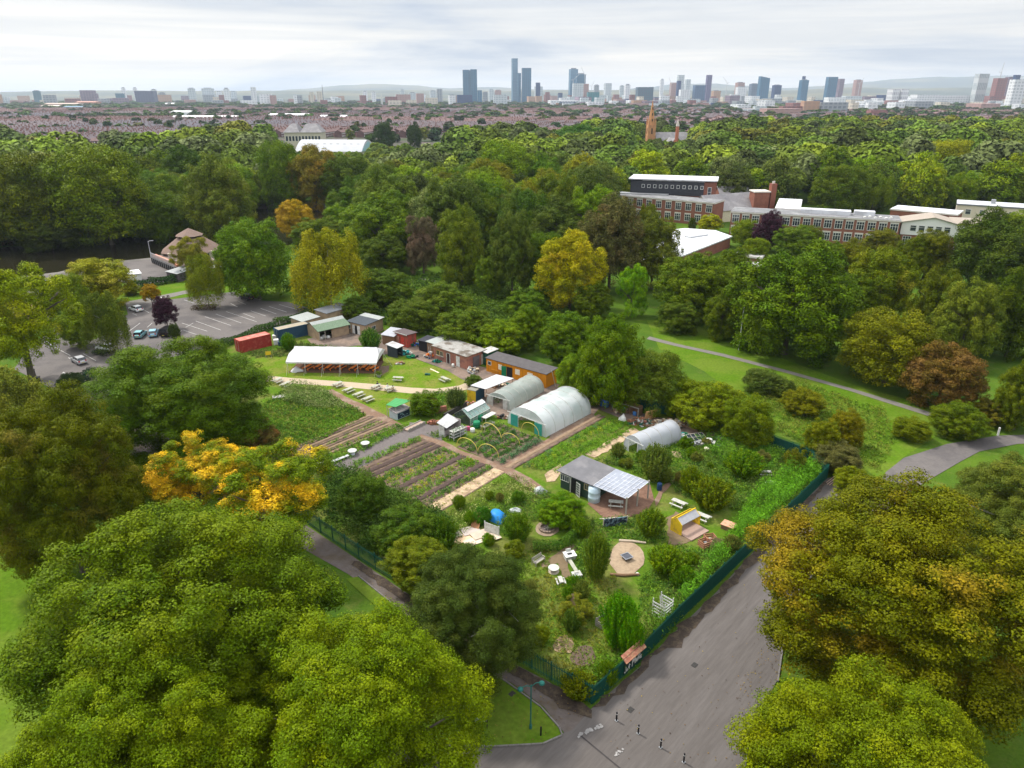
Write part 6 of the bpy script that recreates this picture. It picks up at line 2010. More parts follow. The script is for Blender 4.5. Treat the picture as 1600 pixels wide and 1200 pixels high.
def inv(p):
 d = p - o
 return Vector((d.x * math.cos(rz) + d.y * math.sin(rz), -d.x * math.sin(rz) + d.y * math.cos(rz), p.z))
a_, b_, c_, d_, e_, f_ = [inv(p) for p in (A3, B3, C3, D3, E3, F3)]
print('WORKSHOP', [tuple(round(v, 1) for v in p) for p in (a_, b_, c_, d_, e_, f_)])
t = thing('workshop', 'dark green wooden workshop with slate grey roof and clear panelled porch roof', 'workshop', o, rz)
dp = (c_.y + d_.y) / 2 - .3
x0, x1 = .35, b_.x - .1
DG = M('dark_green_boards', (.030, .055, .040), .8, .3, 3, stretch=(6, 1, 1))
m = MB()
m.extr([(.35, 0), (dp, 0), (dp, 3.0), (.35, 2.55)], x0, x0 + .1)
m.extr([(.35, 0), (dp, 0), (dp, 3.0), (.35, 2.55)], x1 - .1, x1)
m.box(x0 + .1, x1 - .1, .35, .45, 0, 2.55).box(x0 + .1, x1 - .1, dp - .1, dp, 0, 2.95)
m.build('wall', DG, t)
MB().slab([(a_.x - .1, a_.y - .1, 2.75), (b_.x, b_.y - .1, 2.65), (c_.x, c_.y, 3.2), (d_.x, d_.y, 3.2)], .1).build('roof', M('slate_grey_felt', (.13, .128, .135), .75, .12, 1.2, c2=(.17, .165, .17), c2amt=.4, c2scale=.4), t)
b2 = b_ + Vector((.04, -.05, .04))
m = MB().slab([b2, e_, f_, c_ + Vector((.04, 0, .1))], .03)
m.build('porch_roof', M('clear_sheet', (.42, .45, .52), .2, .12, 1.5, alpha=.85, trans=.3), t)
m = MB()
for i in range(9):
 p, q = b2.lerp(e_, i / 8), c_.lerp(f_, i / 8)
 m.beam(p + Vector((0, 0, .05)), q + Vector((0, 0, .05)), .07)
for j in range(7):
 p, q = b2.lerp(c_, j / 6), e_.lerp(f_, j / 6)
 m.beam(p + Vector((0, 0, .045)), q + Vector((0, 0, .045)), .06)
m.build('porch_lattice', M('pale_batten', (.62, .63, .66), .6), t)
for p in (e_, f_, (e_ + f_) / 2):
 MB().box(p.x - .08, p.x + .08, p.y - .08, p.y + .08, 0, p.z + .25).build('post', GREYW, t)
window(t, x0 + (x1 - x0) * .13, 1.3, 1.5, .95, y=.35, bars=3)
door(t, x0 + (x1 - x0) * .42, .02, 1.0, 2.1, BLACK, y=.35, handle=False, name='doorway')
MB().box(x0 + (x1 - x0) * .30, x0 + (x1 - x0) * .33, .22, .34, 0, 2.5).build('post', OFFW, t)
dd = MB().box(0, .9, -.04, .0, 0, 2.05)
for i in range(3):
 for j in range(5):
  dd.box(.12 + i * .25, .30 + i * .25, -.055, -.041, .2 + j * .36, .46 + j * .36, 1)
dd = dd.build('door', [WHITE, GLASS], t)
dd.location = (x0 + (x1 - x0) * .50, .2, .03)
dd.rotation_euler = (0, 0, -.35)
window(t, x0 + (x1 - x0) * .78, 1.3, .7, .9, y=.35, frame=M('tan_frame', (.45, .36, .22), .7))
q = MB().lathe([(.70, 0), (.80, .1), (.80, .7), (.83, .75), (.80, .8), (.80, 1.5), (.83, 1.55), (.80, 1.6), (.80, 2.2), (.55, 2.35), (.1, 2.4)], n=20).build('water_tank', M('pale_blue_tank', (.50, .62, .70), .45, .1, 2), None, True)
q.location = G(928, 783)
tag(q, 'tall pale blue cylindrical water tank at the corner of the workshop', 'tank')
barrel(1030, 766, 'dark blue barrel at the right post of the workshop porch', MATS['navy_plastic'], .35, 1.1)
t = thing('painted_board', 'dark painted mural board below the brown terrace', 'board', G(961, 822), dirang((950, 823), (974, 820)))
MB().box(-1.5, 1.5, -.04, .04, 0, 1.2).build('panel', M('mural', (.02, .025, .04), .6, .3, 3, c2=(.18, .26, .32), c2amt=.35, c2scale=2.2), t)
for x in (-1.55, 1.55):
 MB().box(x - .05, x + .05, -.06, .06, 0, 1.3).build('post', TIMBER, t)
q = MB().box(-1.9, 1.9, -.1, .1, 0, .12).build('timber_edge', TIMBER)
q.location = G(960, 810)
q.rotation_euler = (0, 0, dirang((945, 810), (975, 808)))
tag(q, 'timber edging along the front of the brown terrace', 'edging')
t = thing('fire_ring', 'round fire pit ringed with stones inside the curved hedge', 'fire pit', G(855, 827) + Vector((0, 0, .085)))
m = MB()
g = random.Random(2)
for i in range(15):
 a = i / 15 * 6.283
 m.obox(math.cos(a) * .95, math.sin(a) * .95, 0, .34, .22, .2 + g.uniform(0, .08), a + 1.57 + g.uniform(-.2, .2))
m.build('stones', M('ring_stone', (.22, .17, .13), .9, .25, 4), t)
MB().cyl(0, 0, 0, .05, .75).build('ash_bed', M('ash', (.14, .11, .10), .95, .3, 4), t)
m = MB()
for i in range(5):
 a = i * 1.2
 m.tube([(math.cos(a) * .45, math.sin(a) * .45, .08), (math.cos(a + 3) * .3, math.sin(a + 3) * .3, .22)], .05, 6)
m.build('logs', M('ash_log', (.40, .37, .33), .9), t)
t = thing('fire_bowl', 'square black fire bowl on legs in the centre of the sandy circle', 'fire bowl', G(979, 874), .5)
MB().hexa([(-.35, -.35, .25), (.35, -.35, .25), (.35, .35, .25), (-.35, .35, .25)], [(-.5, -.5, .45), (.5, -.5, .45), (.5, .5, .45), (-.5, .5, .45)]).build('bowl', M('grey_black', (.07, .075, .09), .5), t)
MB().box(-.56, .56, -.56, -.46, .45, .5).box(-.56, .56, .46, .56, .45, .5).box(-.56, -.46, -.46, .46, .45, .5).box(.46, .56, -.46, .46, .45, .5).build('rim', M('rim_grey', (.25, .26, .28), .5, metal=.4), t)
for x in (-.35, .35):
 for y in (-.35, .35):
  MB().box(x - .03, x + .03, y - .03, y + .03, 0, .25).build('leg', BLACK, t)
q = MB().tube([(-1.6, 0, .15), (0, .05, .2), (1.6, 0, .15)], [.16, .15, .12], 8).build('fallen_log', M('pale_log', (.45, .37, .28), .9, .2, 3))
q.location = G(988, 848)
q.rotation_euler = (0, 0, -.15)
tag(q, 'pale log lying at the back edge of the sandy circle', 'log')
q = MB().tube([(-1.6, 0, .15), (0, -.2, .18), (1.7, 0, .15)], [.16, .17, .13], 8).build('fallen_log', BROWNW)
q.location = G(975, 899)
tag(q, 'dark log lying at the near edge of the sandy circle', 'log')
q = MB().lathe([(.2, 0), (.28, .08), (.2, .18), (.05, .22)], n=9).build('stone', WHITE, None, True)
q.location = G(996, 898)
tag(q, 'white stone at the near edge of the sandy circle', 'stone')
o, rz, ln = frame((1064, 838), (1093, 822))
t = thing('play_stage', 'yellow framed play shelter with a grey roof and a timber deck', 'shelter', o, rz)
MB().extr([(0, 0), (1.7, 0), (1.7, 1.75), (.85, 2.15), (0, 1.5)], 0, .08).extr([(0, 0), (1.7, 0), (1.7, 1.75), (.85, 2.15), (0, 1.5)], ln - .08, ln).box(.08, ln - .08, 1.62, 1.7, 0, 1.75).build('wall', YELLOW, t)
MB().slab([(.08, .05, 1.52), (ln - .08, .05, 1.52), (ln - .08, .83, 2.11), (.08, .83, 2.11)], .06).build('roof', M('grey_roof_board', (.36, .36, .38), .8, .15, 2), t)
MB().box(-.02, ln + .02, .84, .96, 2.10, 2.22).build('ridge', YELLOW, t)
MB().box(.1, ln - .1, -1.5, 1.6, 0, .18).build('deck', M('brown_deck', (.30, .21, .17), .85, .2, 3, stretch=(1, 6, 1)), t)
t = thing('low_table', 'low box table with a rusty pink top near the right fence', 'table', G(1138, 826), dirang((1126, 826), (1142, 832)))
MB().box(-.85, .85, -.7, .7, .62, .7).build('tabletop', M('rusty_pink', (.52, .30, .20), .8, .2, 2, c2=(.40, .18, .10), c2amt=.4, c2scale=2), t)
MB().box(-.75, .75, -.6, .6, 0, .62).build('base', BROWNW, t)
for i, (x, y, r, lb) in enumerate([(1101, 853, .5, 'brown wooden armchair box near the rusty topped table'), (1109, 846, .2, 'open brown crate behind the brown armchair box')]):
 t = thing('wooden_crate', lb, 'crate', G(x, y), r)
 m = MB()
 for z in (0, .3, .6):
  m.box(-.65, .65, -.55, -.48, z, z + .2).box(-.65, .65, .48, .55, z, z + .2).box(-.65, -.58, -.47, .47, z, z + .2).box(.58, .65, -.47, .47, z, z + .2)
 m.build('slats', M('red_brown_board', (.30, .14, .08), .85, .2, 3), t)
 MB().box(-.57, .57, -.46, .46, 0, .1).build('bottom', BROWNW, t)
heap('ash_heap', 1113, 850, .9, .7, .4, [GREYW, STEEL, BLACK], 'grey ashy heap beside the brown crates', 24, 24)
q = MB().tube([(-1.1, 0, .2), (-.5, 0, .28), (.5, 0, .26), (1.1, 0, .15)], [.2, .28, .28, .15], 8).build('rolled_sheet', OFFW, None, True)
q.location = G(1206, 757)
tag(q, 'white rolled sheet lying among the plants near the fence', 'roll')
o, rz, ln = frame((757, 831), (780, 840))
t = thing('slatted_screen', 'white slatted panel standing in front of the blue sheet', 'panel', o, rz)
m = MB()
for i in range(7):
 m.box(.08, ln - .08, 0, .04, .1 + i * .2, .27 + i * .2)
m.build('slats', WHITE, t)
for x in (0, ln - .08):
 MB().box(x, x + .08, -.03, .08, 0, 1.6).build('post', WHITE, t)
vs, fs = [], []
P = [G(759, 812), G(783, 822), G(792, 806), G(770, 798)]
c = sum(P, Vector()) / 4
g = random.Random(6)
for i in range(9):
 for j in range(9):
  q = P[0].lerp(P[1], i / 8).lerp(P[3].lerp(P[2], i / 8), j / 8) - c
  e = math.sin(math.pi * i / 8) * math.sin(math.pi * j / 8)
  vs.append((q.x, q.y, 1.0 * e ** .4 + g.uniform(0, .12)))
for i in range(8):
 for j in range(8):
  fs.append((i * 9 + j, (i + 1) * 9 + j, (i + 1) * 9 + j + 1, i * 9 + j + 1))
q = MB().add(vs, fs).build('tarpaulin', M('bright_blue_sheet', (.02, .20, .52), .45, .12, 2, .3), None, True)
q.location = c
tag(q, 'bright blue tarpaulin heaped behind the white panel', 'tarpaulin')
m = MB()
g = random.Random(9)
for i in range(7):
 y = i * .16
 pts = [(-1.7, y, .1), (-.9, y + .1, .7 + g.uniform(-.1, .1)), (.2, y, 1.25 + g.uniform(-.1, .1)), (1.5, y, 1.35)]
 for p, q_ in zip(pts[:-1], pts[1:]):
  m.slab([(p[0], p[1], p[2]), (q_[0], q_[1], q_[2]), (q_[0], q_[1] + .13, q_[2]), (p[0], p[1] + .13, p[2])], .03)
q = m.build('bent_boards', M('bent_brown_board', (.34, .17, .08), .8, .25, 3))
q.location = G(757, 818)
q.rotation_euler = (0, 0, dirang((745, 824), (770, 796)))
tag(q, 'bent brown boards curving up beside the blue tarpaulin', 'boards')
PLB = [M('ply_a', (.62, .44, .27), .8, .12, 2), M('ply_b', (.48, .38, .30), .85, .15, 2), M('ply_c', (.42, .36, .32), .85, .15, 2), M('ply_d', (.60, .50, .38), .85, .12, 2)]
for i, (x, y, lx, ly, r, mi, lab) in enumerate([(722, 842, 1.6, 1.2, .5, 0, 'orange tan plywood sheet at the left of the board stack'), (742, 846, 1.9, 1.1, .6, 3, 'pale plywood sheet at the near edge of the board stack'), (735, 830, 1.6, 1.3, .5, 2, 'grey board at the back left of the board stack'),
            (752, 836, 1.8, 1.2, .5, 1, 'brownish board in the middle of the board stack'), (768, 842, 1.5, 1.1, .5, 3, 'pale board next to the white panel'), (713, 838, .9, .8, .5, 2, 'grey board at the far left of the board stack')]):
 q = MB().box(-lx / 2 * 1.4, lx / 2 * 1.4, -ly / 2 * 1.3, ly / 2 * 1.3, .03 + i * .045, .07 + i * .045).build('board', PLB[mi])
 q.location = G(x, y)
 q.rotation_euler = (0, 0, r + .07 * math.sin(i * 5))
 tag(q, lab, 'board')
q = lump('plastic_heap', M('clear_film', (.55, .58, .58), .3, .2, 3, alpha=.8), .7, .7, .8, 4)
q.location = G(843, 769)
q.scale = (1.3, .8, 1)
tag(q, 'heap of clear plastic film left of the workshop', 'film')
q = lump('plastic_heap', MATS['clear_film'], .6, .6, .5, 5)
q.location = G(805, 799)
q.scale = (1.5, .8, 1)
tag(q, 'crumpled clear film in the flowery strip behind the blue tarpaulin', 'film')
t = thing('garden_bench', 'grey slatted bench with a back facing the round table', 'bench', G(840, 879), dirang((830, 879), (850, 866)) )
m = MB()
for i in range(4):
 m.box(-.8, .8, -.45 + i * .13, -.34 + i * .13, .42, .46)
m.build('seat', GREYW, t)
m = MB()
for i in range(3):
 m.box(-.8, .8, .12 + i * .03, .15 + i * .03, .52 + i * .15, .63 + i * .15)
m.build('backrest', GREYW, t)
for x in (-.75, .75):
 MB().box(x - .04, x + .04, -.45, -.38, 0, .62).box(x - .04, x + .04, .16, .22, 0, .95).box(x - .04, x + .04, -.45, .22, .621, .67).build('leg', GREYW, t)
reel(865, 893, 'round pale table between the bench and the mud kitchen', M('round_pale', (.40, .35, .28), .8)).scale = (.92, .92, .7)
t = thing('mud_kitchen', 'white sink unit at the upper end of the balance plank', 'play kitchen', G(890, 873), .3)
MB().box(-.6, .6, -.5, .5, 0, .62).build('cabinet', PICW, t)
MB().box(-.68, .68, -.58, -.2, .62, .7).box(-.68, .68, .2, .58, .62, .7).box(-.68, -.3, -.2, .2, .62, .7).box(.3, .68, -.2, .2, .62, .7).box(-.3, .3, .5, .56, .71, 1.05).build('worktop', WHITE, t)
MB().box(-.28, .28, -.19, .19, .6, .64).build('basin', BLACK, t)
t = thing('mud_kitchen', 'grey white sink unit at the lower end of the balance plank', 'play kitchen', G(901, 903), .3)
MB().box(-.45, .45, -.4, .4, 0, .55).build('cabinet', PICW, t)
MB().box(-.52, .52, -.46, -.15, .55, .62).box(-.52, .52, .15, .46, .55, .62).box(-.52, -.25, -.15, .15, .55, .62).box(.25, .52, -.15, .15, .55, .62).build('worktop', OFFW, t)
MB().box(-.24, .24, -.14, .14, .54, .57).build('basin', STEEL, t)
o, rz, ln = frame((889, 883), (900, 901))
t = thing('balance_plank', 'long timber plank linking the two play sink units', 'plank', (G(892, 880) + G(899, 897)) / 2, rz)
MB().box(-1.3, 1.3, -.22, .22, .36, .42).build('plank', PICN, t)
for x in (-1.1, 1.1):
 MB().box(x - .1, x + .1, -.18, .18, 0, .36).build('support', GREYW, t)
t = thing('woven_dome', 'bare woven sticks framing the dark mouth of the willow dome', 'den', G(898, 962), 0)
m = MB()
g = random.Random(12)
for i in range(26):
 a = math.pi * (.08 + .84 * i / 25)
 x = math.cos(a)
 m.tube([(x * .75, -.35, .95 * math.sin(a)), (x * .6, .2, 1.4 * math.sin(a) ** .8), (x * .25 + g.uniform(-.1, .1), .9, 2.1)], [.035, .03, .015], 4)
m.build('sticks', M('willow_stick', (.30, .21, .14), .9), t)
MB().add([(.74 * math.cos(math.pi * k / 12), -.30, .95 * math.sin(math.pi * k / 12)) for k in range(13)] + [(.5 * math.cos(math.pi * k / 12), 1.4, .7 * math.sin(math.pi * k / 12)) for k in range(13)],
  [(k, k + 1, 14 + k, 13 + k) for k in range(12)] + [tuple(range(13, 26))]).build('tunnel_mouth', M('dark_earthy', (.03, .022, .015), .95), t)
o, rz, ln = frame((930, 977), (953, 991))
t = thing('raised_planter', 'grey timber raised planter with sunken soil near the reeds', 'planter', o, rz)
w_ = 1.3
m = MB()
for z in (0, .26, .52):
 m.box(0, ln, -.04, 0, z, z + .22).box(0, ln, w_, w_ + .04, z, z + .22).box(-.04, 0, 0, w_, z, z + .22).box(ln, ln + .04, 0, w_, z, z + .22)
m.build('boards', GREYW, t)
for x in (0, ln - .1):
 for y in (.0, w_ - .1):
  MB().box(x, x + .1, y, y + .1, 0, .95).build('post', GREYW, t)
MB().box(0, ln, 0, w_, 0, .42).build('soil', M('mossy_soil', (.12, .13, .03), .95, .3, 4), t)
t = thing('slatted_tower', 'tall white square tower of spaced slats near the right fence', 'tower', G(1034, 962), .78)
m = MB()
for i in range(5):
 z = .25 + i * .38
 m.box(-.75, .75, -.79, -.75, z, z + .15).box(.75, .79, -.75, .75, z, z + .15).box(-.79, -.75, -.75, .75, z, z + .15)
m.build('slats', WHITE, t)
for x in (-.72, .72):
 for y in (-.72, .72):
  MB().box(x - .04, x + .04, y - .04, y + .04, 0, 2.25).build('post', WHITE, t)
MB().beam((-.3, -.2, .2), (.1, .5, 2.2), .1).beam((-.1, -.3, .2), (.3, .4, 2.2), .1).build('brace', OFFW, t)
FG = M('fence_green', (.010, .085, .060), .5, .2, 2)
FG2 = M('fence_mesh_green', (.012, .070, .052), .7, .3, 5)
def fence_run(pts, label, gap=.15, h=2.3, mesh=True):
 P = [G(*p) for p in pts]
 t = thing('palisade_fence', label, 'fence', P[0])
 o = P[0]
 for a, b in zip(P[:-1], P[1:]):
  d = b - a
  L_ = d.length
  rz = math.atan2(d.y, d.x)
  ns = max(1, round(L_ / 2.75))
  for s in range(ns):
   l0, l1 = L_ * s / ns, L_ * (s + 1) / ns
   m = MB()
   n = max(2, int((l1 - l0) / gap))
   for i in range(n):
    x = (l1 - l0) * (i + .5) / n
    w = .034
    m.add([(x - w, -.02, .05), (x + w, -.02, .05), (x + w, -.02, h - .08), (x, -.02, h), (x - w, -.02, h - .08),
     (x - w, .0, .05), (x + w, .0, .05), (x + w, .0, h - .08), (x, .0, h), (x - w, .0, h - .08)],
     [(0, 1, 2, 3, 4), (9, 8, 7, 6, 5), (0, 5, 6, 1), (1, 6, 7, 2), (2, 7, 8, 3), (3, 8, 9, 4), (4, 9, 5, 0)])
   for z in (.35, h - .4):
    m.box(0, l1 - l0, .002, .05, z, z + .06)
   if mesh:
    m.box(0, l1 - l0, .055, .07, .1, h - .35, 1)
   q = m.build('fence_panel', [FG, FG2], t)
   q.location = a - o + d * (l0 / L_)
   q.rotation_euler = (0, 0, rz)
   k = MB().box(-.05, .05, .072, .17, 0, h - .1).build('post', FG, t)
   k.location = q.location
   k.rotation_euler = (0, 0, rz)
 return t
fence_run([(926, 1101), (1000, 1035), (1060, 972), (1130, 905), (1200, 838), (1250, 790), (1292, 748)], 'long green palisade fence between the garden and the wide road')
fence_run([(440, 790), (500, 833), (560, 874), (640, 924), (700, 966), (770, 1010), (860, 1064), (926, 1101)], 'green palisade fence along the near path to the corner', mesh=False, gap=.17)
fence_run([(1292, 748), (1266, 722), (1180, 690), (1100, 660), (1000, 640), (930, 612)], 'green palisade fence hidden in the back hedge by the meadow')
A_, B_ = G(972, 1058), G(998, 1035)
d = B_ - A_
rz = math.atan2(d.y, d.x)
t = thing('fence_sign', 'dark sign with white brush lettering and a reddish little roof on the right fence', 'sign', A_ + Vector((math.sin(rz), -math.cos(rz), 0)) * .10, rz)
ln = d.length + .3
MB().box(0, ln, -.04, 0, .35, 1.86).build('board', M('sign_board_dark', (.012, .035, .03), .6), t)
MB().slab([(-.1, -.35, 1.92), (ln + .1, -.35, 1.92), (ln + .1, .35, 2.42), (-.1, .35, 2.42)], .06).build('roof', M('reddish_tile', (.38, .15, .10), .85, .3, 4, c2=(.42, .24, .14), c2amt=.5, c2scale=2), t)
def strokes(parent, x0, z0, sc_, pts, w=.10):
 m = MB()
 for poly in pts:
  for a, b in zip(poly[:-1], poly[1:]):
   A = Vector((x0 + a[0] * sc_, 0, z0 + a[1] * sc_))
   B = Vector((x0 + b[0] * sc_, 0, z0 + b[1] * sc_))
   dd = (B - A).normalized()
   n = Vector((-dd.z, 0, dd.x)) * w / 2
   e = dd * w * .3
   q = [A - n - e, B - n + e, B + n + e, A + n - e]
   m.add([(p.x, -.055, p.z) for p in q], [(0, 1, 2, 3)])
 return m.build('lettering', WHITE, parent)
strokes(t, ln * .04, .45, 1., [[(0, .15), (.08, 0), (.14, .1)], [(.2, .62), (.22, .1), (.40, .30), (.36, .05)], [(.45, .35), (.50, .05), (.62, .40)], [(.68, .7), (.72, .12)], [(.62, .48), (.82, .55)]], .11)
strokes(t, ln * .44, .55, 1., [[(0, 0), (.06, 1.05), (.26, .35), (.44, 1.1), (.46, .1)], [(.56, .55), (.60, .12), (.74, .5), (.76, .1)], [(.90, 1.0), (.90, .15), (1.04, .4), (.92, .55)], [(1.14, .95), (1.20, .15)], [(1.30, .35), (1.44, .45), (1.32, .15), (1.48, .12)]], .13)
TYRE = M('tyre', (.02, .02, .02), .9)
CARGL = M('car_glass', (.02, .025, .03), .05, spec=.7)
RED = M('tail_light_red', (.35, .01, .01), .3)
LAMPW = M('headlamp', (.6, .62, .62), .15)
def car(paint, label, loc, rz, kind='hatch'):
 t = thing('parked_car' if kind != 'van' else 'parked_van', label, 'car' if kind != 'van' else 'van', loc, rz, 'vehicles parked in the car park')
 t.location.z = .05
 L_, W = (4.2, 1.74) if kind != 'van' else (4.7, 1.9)
 if kind == 'hatch':
  low = [(-2.05, .30), (-2.10, .62), (-2.02, .92), (-1.7, .98), (.95, .95), (1.75, .80), (2.08, .62), (2.10, .30)]
  cab = [(-1.95, .93), (-1.62, 1.42), (-.2, 1.47), (.25, 1.38), (1.02, .93)]
 elif kind == 'suv':
  low = [(-2.15, .34), (-2.2, .7), (-2.12, 1.02), (.95, 1.02), (1.85, .92), (2.15, .72), (2.18, .34)]
  cab = [(-2.08, 1.0), (-1.85, 1.58), (-.2, 1.64), (.3, 1.55), (1.02, 1.0)]
 else:
  low = [(-2.3, .32), (-2.35, .8), (-2.32, 1.12), (1.25, 1.12), (2.05, .95), (2.32, .72), (2.34, .32)]
  cab = [(-2.3, 1.1), (-2.25, 1.88), (.5, 1.92), (.95, 1.75), (1.5, 1.1)]
 def loft(prof, w0, w1, z0, z1, mi=0, m=None):
  m = m or MB()
  n = len(prof)
  f = lambda z: w0 + (w1 - w0) * max(0, min(1, (z - z0) / (z1 - z0)))
  vs = [(x, -f(z) / 2, z) for x, z in prof] + [(x, f(z) / 2, z) for x, z in prof]
  m.add(vs, [tuple(range(n)), tuple(range(n, 2 * n))[::-1]] + [(i, n + i, n + (i + 1) % n, (i + 1) % n) for i in range(n)], mi)
  return m
 zt = max(z for _, z in cab)
 m = loft([(x, z) for x, z in low], W * .96, W, .3, .7)
 b = m.build('body', paint, t)
 bv = b.modifiers.new('bevel', 'BEVEL')
 bv.width = .06
 bv.segments = 2
 zb = cab[0][1]
 roof = [(x, z) for x, z in cab if z > zb + .2]
 loft([(roof[0][0] + .05, roof[0][1] - .03)] + [(x, z + .03) for x, z in roof] + [(roof[-1][0] - .02, roof[-1][1] - .03)], W * .80, W * .76, zt - .1, zt + .03).build('roof', paint, t)
 g_ = loft(cab, W * .94, W * .78, zb, zt).build('glasshouse', CARGL, t)
 for px in ((-.45,), (roof[0][0] - .10,)):
  MB().slab([(px[0], -W * .475, zb), (px[0] + .1, -W * .475, zb), (px[0] + .14, -W * .39, zt - .02), (px[0] + .04, -W * .39, zt - .02)], .01).slab([(px[0], W * .465, zb), (px[0] + .1, W * .465, zb), (px[0] + .14, W * .40, zt - .02), (px[0] + .04, W * .40, zt - .02)], .01).build('pillar', paint, t)
 for x in (low[0][0] + .78, low[-1][0] - .78):
  for s in (-1, 1):
   y = s * (W / 2 - .08)
   w = MB()
   k = 14
   a = [(x + .32 * math.cos(6.283 * i / k), y - .10, .32 + .32 * math.sin(6.283 * i / k)) for i in range(k)]
   w.add(a + [(p[0], y + .10, p[2]) for p in a], [tuple(range(k))[::-1], tuple(range(k, 2 * k))] + [(i, (i + 1) % k, k + (i + 1) % k, k + i) for i in range(k)])
   q = w.build('wheel', TYRE, t)
   w = MB()
   a = [(x + .2 * math.cos(6.283 * i / k), y - .115, .32 + .2 * math.sin(6.283 * i / k)) for i in range(k)]
   w.add(a + [(p[0], y + .115, p[2]) for p in a], [tuple(range(k))[::-1], tuple(range(k, 2 * k))] + [(i, (i + 1) % k, k + (i + 1) % k, k + i) for i in range(k)])
   w.build('rim', STEEL, q)
 for s in (-1, 1):
  y = s * (W / 2 - .26)
  MB().box(low[-1][0] - .10, low[-1][0] + .02, y - .18, y + .18, .58, .74).build('headlight', LAMPW, t)
  MB().box(low[0][0] - .04, low[0][0] + .06, y - .14, y + .14, .70, .95).build('tail_light', RED, t)
  MB().box(.75, .92, s * (W / 2 + .08) - .09, s * (W / 2 + .08) + .09, zb, zb + .14).build('wing_mirror', paint, t)
 MB().box(low[0][0] - .06, low[0][0] - .035, -.26, .26, .5, .62).build('number_plate', M('plate', (.6, .5, .1), .6), t)
 return t
def paint(n, c, metal=.3):
 return M('car_paint_' + n, c, .28, .04, 1, metal=metal, spec=.5)
car(paint('silver', (.50, .50, .51)), 'silver hatchback alone in the near part of the car park', G(124, 567), dirang((124, 567), (104, 556)), 'hatch')
car(paint('white', (.72, .73, .74), 0), 'white hatchback parked at the top left of the car park', G(213, 486), dirang((213, 486), (198, 481)), 'hatch')
car(paint('pearl', (.66, .60, .60), 0), 'pale car half hidden behind the purple leaved tree', G(250, 474), dirang((250, 474), (236, 469)), 'hatch')
car(paint('teal', (.20, .42, .44)), 'teal silver car, left one of the three parked in a row', G(220, 526), dirang((220, 526), (236, 512)), 'hatch')
car(paint('lightblue', (.24, .46, .60)), 'light blue car between the teal one and the black van', G(241, 524), dirang((241, 524), (247, 511)), 'hatch')
car(paint('black', (.008, .008, .01)), 'black van beside the light blue car', G(264, 523), dirang((264, 523), (282, 512)), 'van')
car(paint('navy', (.015, .018, .035)), 'dark blue car under the round tree at the far end of the car park', G(386, 468), dirang((386, 468), (372, 464)), 'suv')
car(paint('white', (.72, .73, .74), 0), 'white car hidden under the weeping birch', G(166, 548), dirang((166, 548), (150, 545)), 'suv')
for (x, y, hh, lb) in [(52, 590, 1.6, 'tall black litter bin at the near edge of the car park'), (59, 597, 1.0, 'short black litter bin right of the tall one')]:
 t = thing('litter_bin', lb, 'bin', G(x, y), .4)
 MB().box(-.45, .45, -.4, .4, 0, hh - .2).build('body', BLACK, t)
 MB().box(-.5, .5, -.45, .45, hh - .2, hh).build('lid', BLACK, t)
for i, (x, y, a, lb) in enumerate([(60, 455, 2.2, 'white slide board standing in the play area'), (53, 444, .3, 'white flat table at the far edge of the play area')]):
 t = thing('play_board', lb, 'play equipment', G(x, y), a)
 MB().slab([(-1.2, -.3, 1.2), (1.2, -.3, .3 if i == 0 else 1.2), (1.2, .3, .3 if i == 0 else 1.2), (-1.2, .3, 1.2)], .08).build('board', WHITE, t)
 for px, h in ((-1.1, 1.1), (1.1, .25 if i == 0 else 1.1)):
  MB().box(px - .05, px + .05, -.25, .25, 0, h).build('leg', STEEL, t)
t = thing('climbing_frame', 'rust coloured climbing frame with ropes in the play area', 'play equipment', G(49, 482), .6)
m = MB()
for s in (-1, 1):
 m.beam((s * 1.8, -.8, 0), (s * 1.8, 0, 2.4), .12).beam((s * 1.8, .8, 0), (s * 1.8, 0, 2.4), .12)
m.beam((-1.8, 0, 2.4), (1.8, 0, 2.4), .14)
m.build('frame', M('rust_red_frame', (.42, .13, .07), .7), t)
m = MB()
for x in (-1, -.4, .5, 1.1):
 m.beam((x, 0, 2.4), (x, 0, .5), .03)
m.box(-1.05, -.35, -.12, .12, .45, .5).box(.45, 1.15, -.12, .12, .45, .5)
m.build('swing', BLACK, t)
LAMPG = M('lamp_green', (.02, .12, .10), .5, .15, 3)
t = thing('lamp_post', 'dark green lamp post with two arms on the corner lawn', 'street lamp', G(829, 1139), .35)
MB().tube([(0, 0, 0), (0, 0, .5), (0, 0, .52), (0, 0, 4.9)], [.12, .12, .06, .05], 8).build('post', LAMPG, t)
for s in (-1, 1):
 q = MB().tube([(0, 0, 4.7), (s * .4, 0, 4.95), (s * .9, 0, 4.9)], .035, 6).build('arm', LAMPG, t)
 MB().lathe([(.05, 4.95), (.22, 4.85), (.26, 4.72), (.1, 4.66)], x=s * .95, n=10).build('lamp_head', LAMPG, q)
def mast(x, yb, yt, label, name='lamp_post', cat='street lamp', r=.09, headed=True, mat=None):
 p = G(x, yb)
 h = CH + p.y * tan_el(yt)
 t = thing(name, label, cat, p, .6)
 mat = mat or M('pole_grey', (.52, .53, .53), .5, .1, 2, metal=.2)
 MB().tube([(0, 0, 0), (0, 0, h * .15), (0, 0, h)], [r * 1.3, r, r * .6], 8).build('pole', mat, t)
 if headed:
  q = MB().tube([(0, 0, h - .1), (.5, 0, h + .1), (1.0, 0, h + .08)], r * .6, 6).build('arm', mat, t)
  MB().box(.9, 1.6, -.14, .14, h, h + .14).build('lamp_head', mat, q)
 return t
mast(1154, 547, 480, 'tall slim grey lamp post beside the lawn path')
mast(236, 402, 377, 'white lamp post on the lakeside promenade by the pavilion terrace', r=.13)
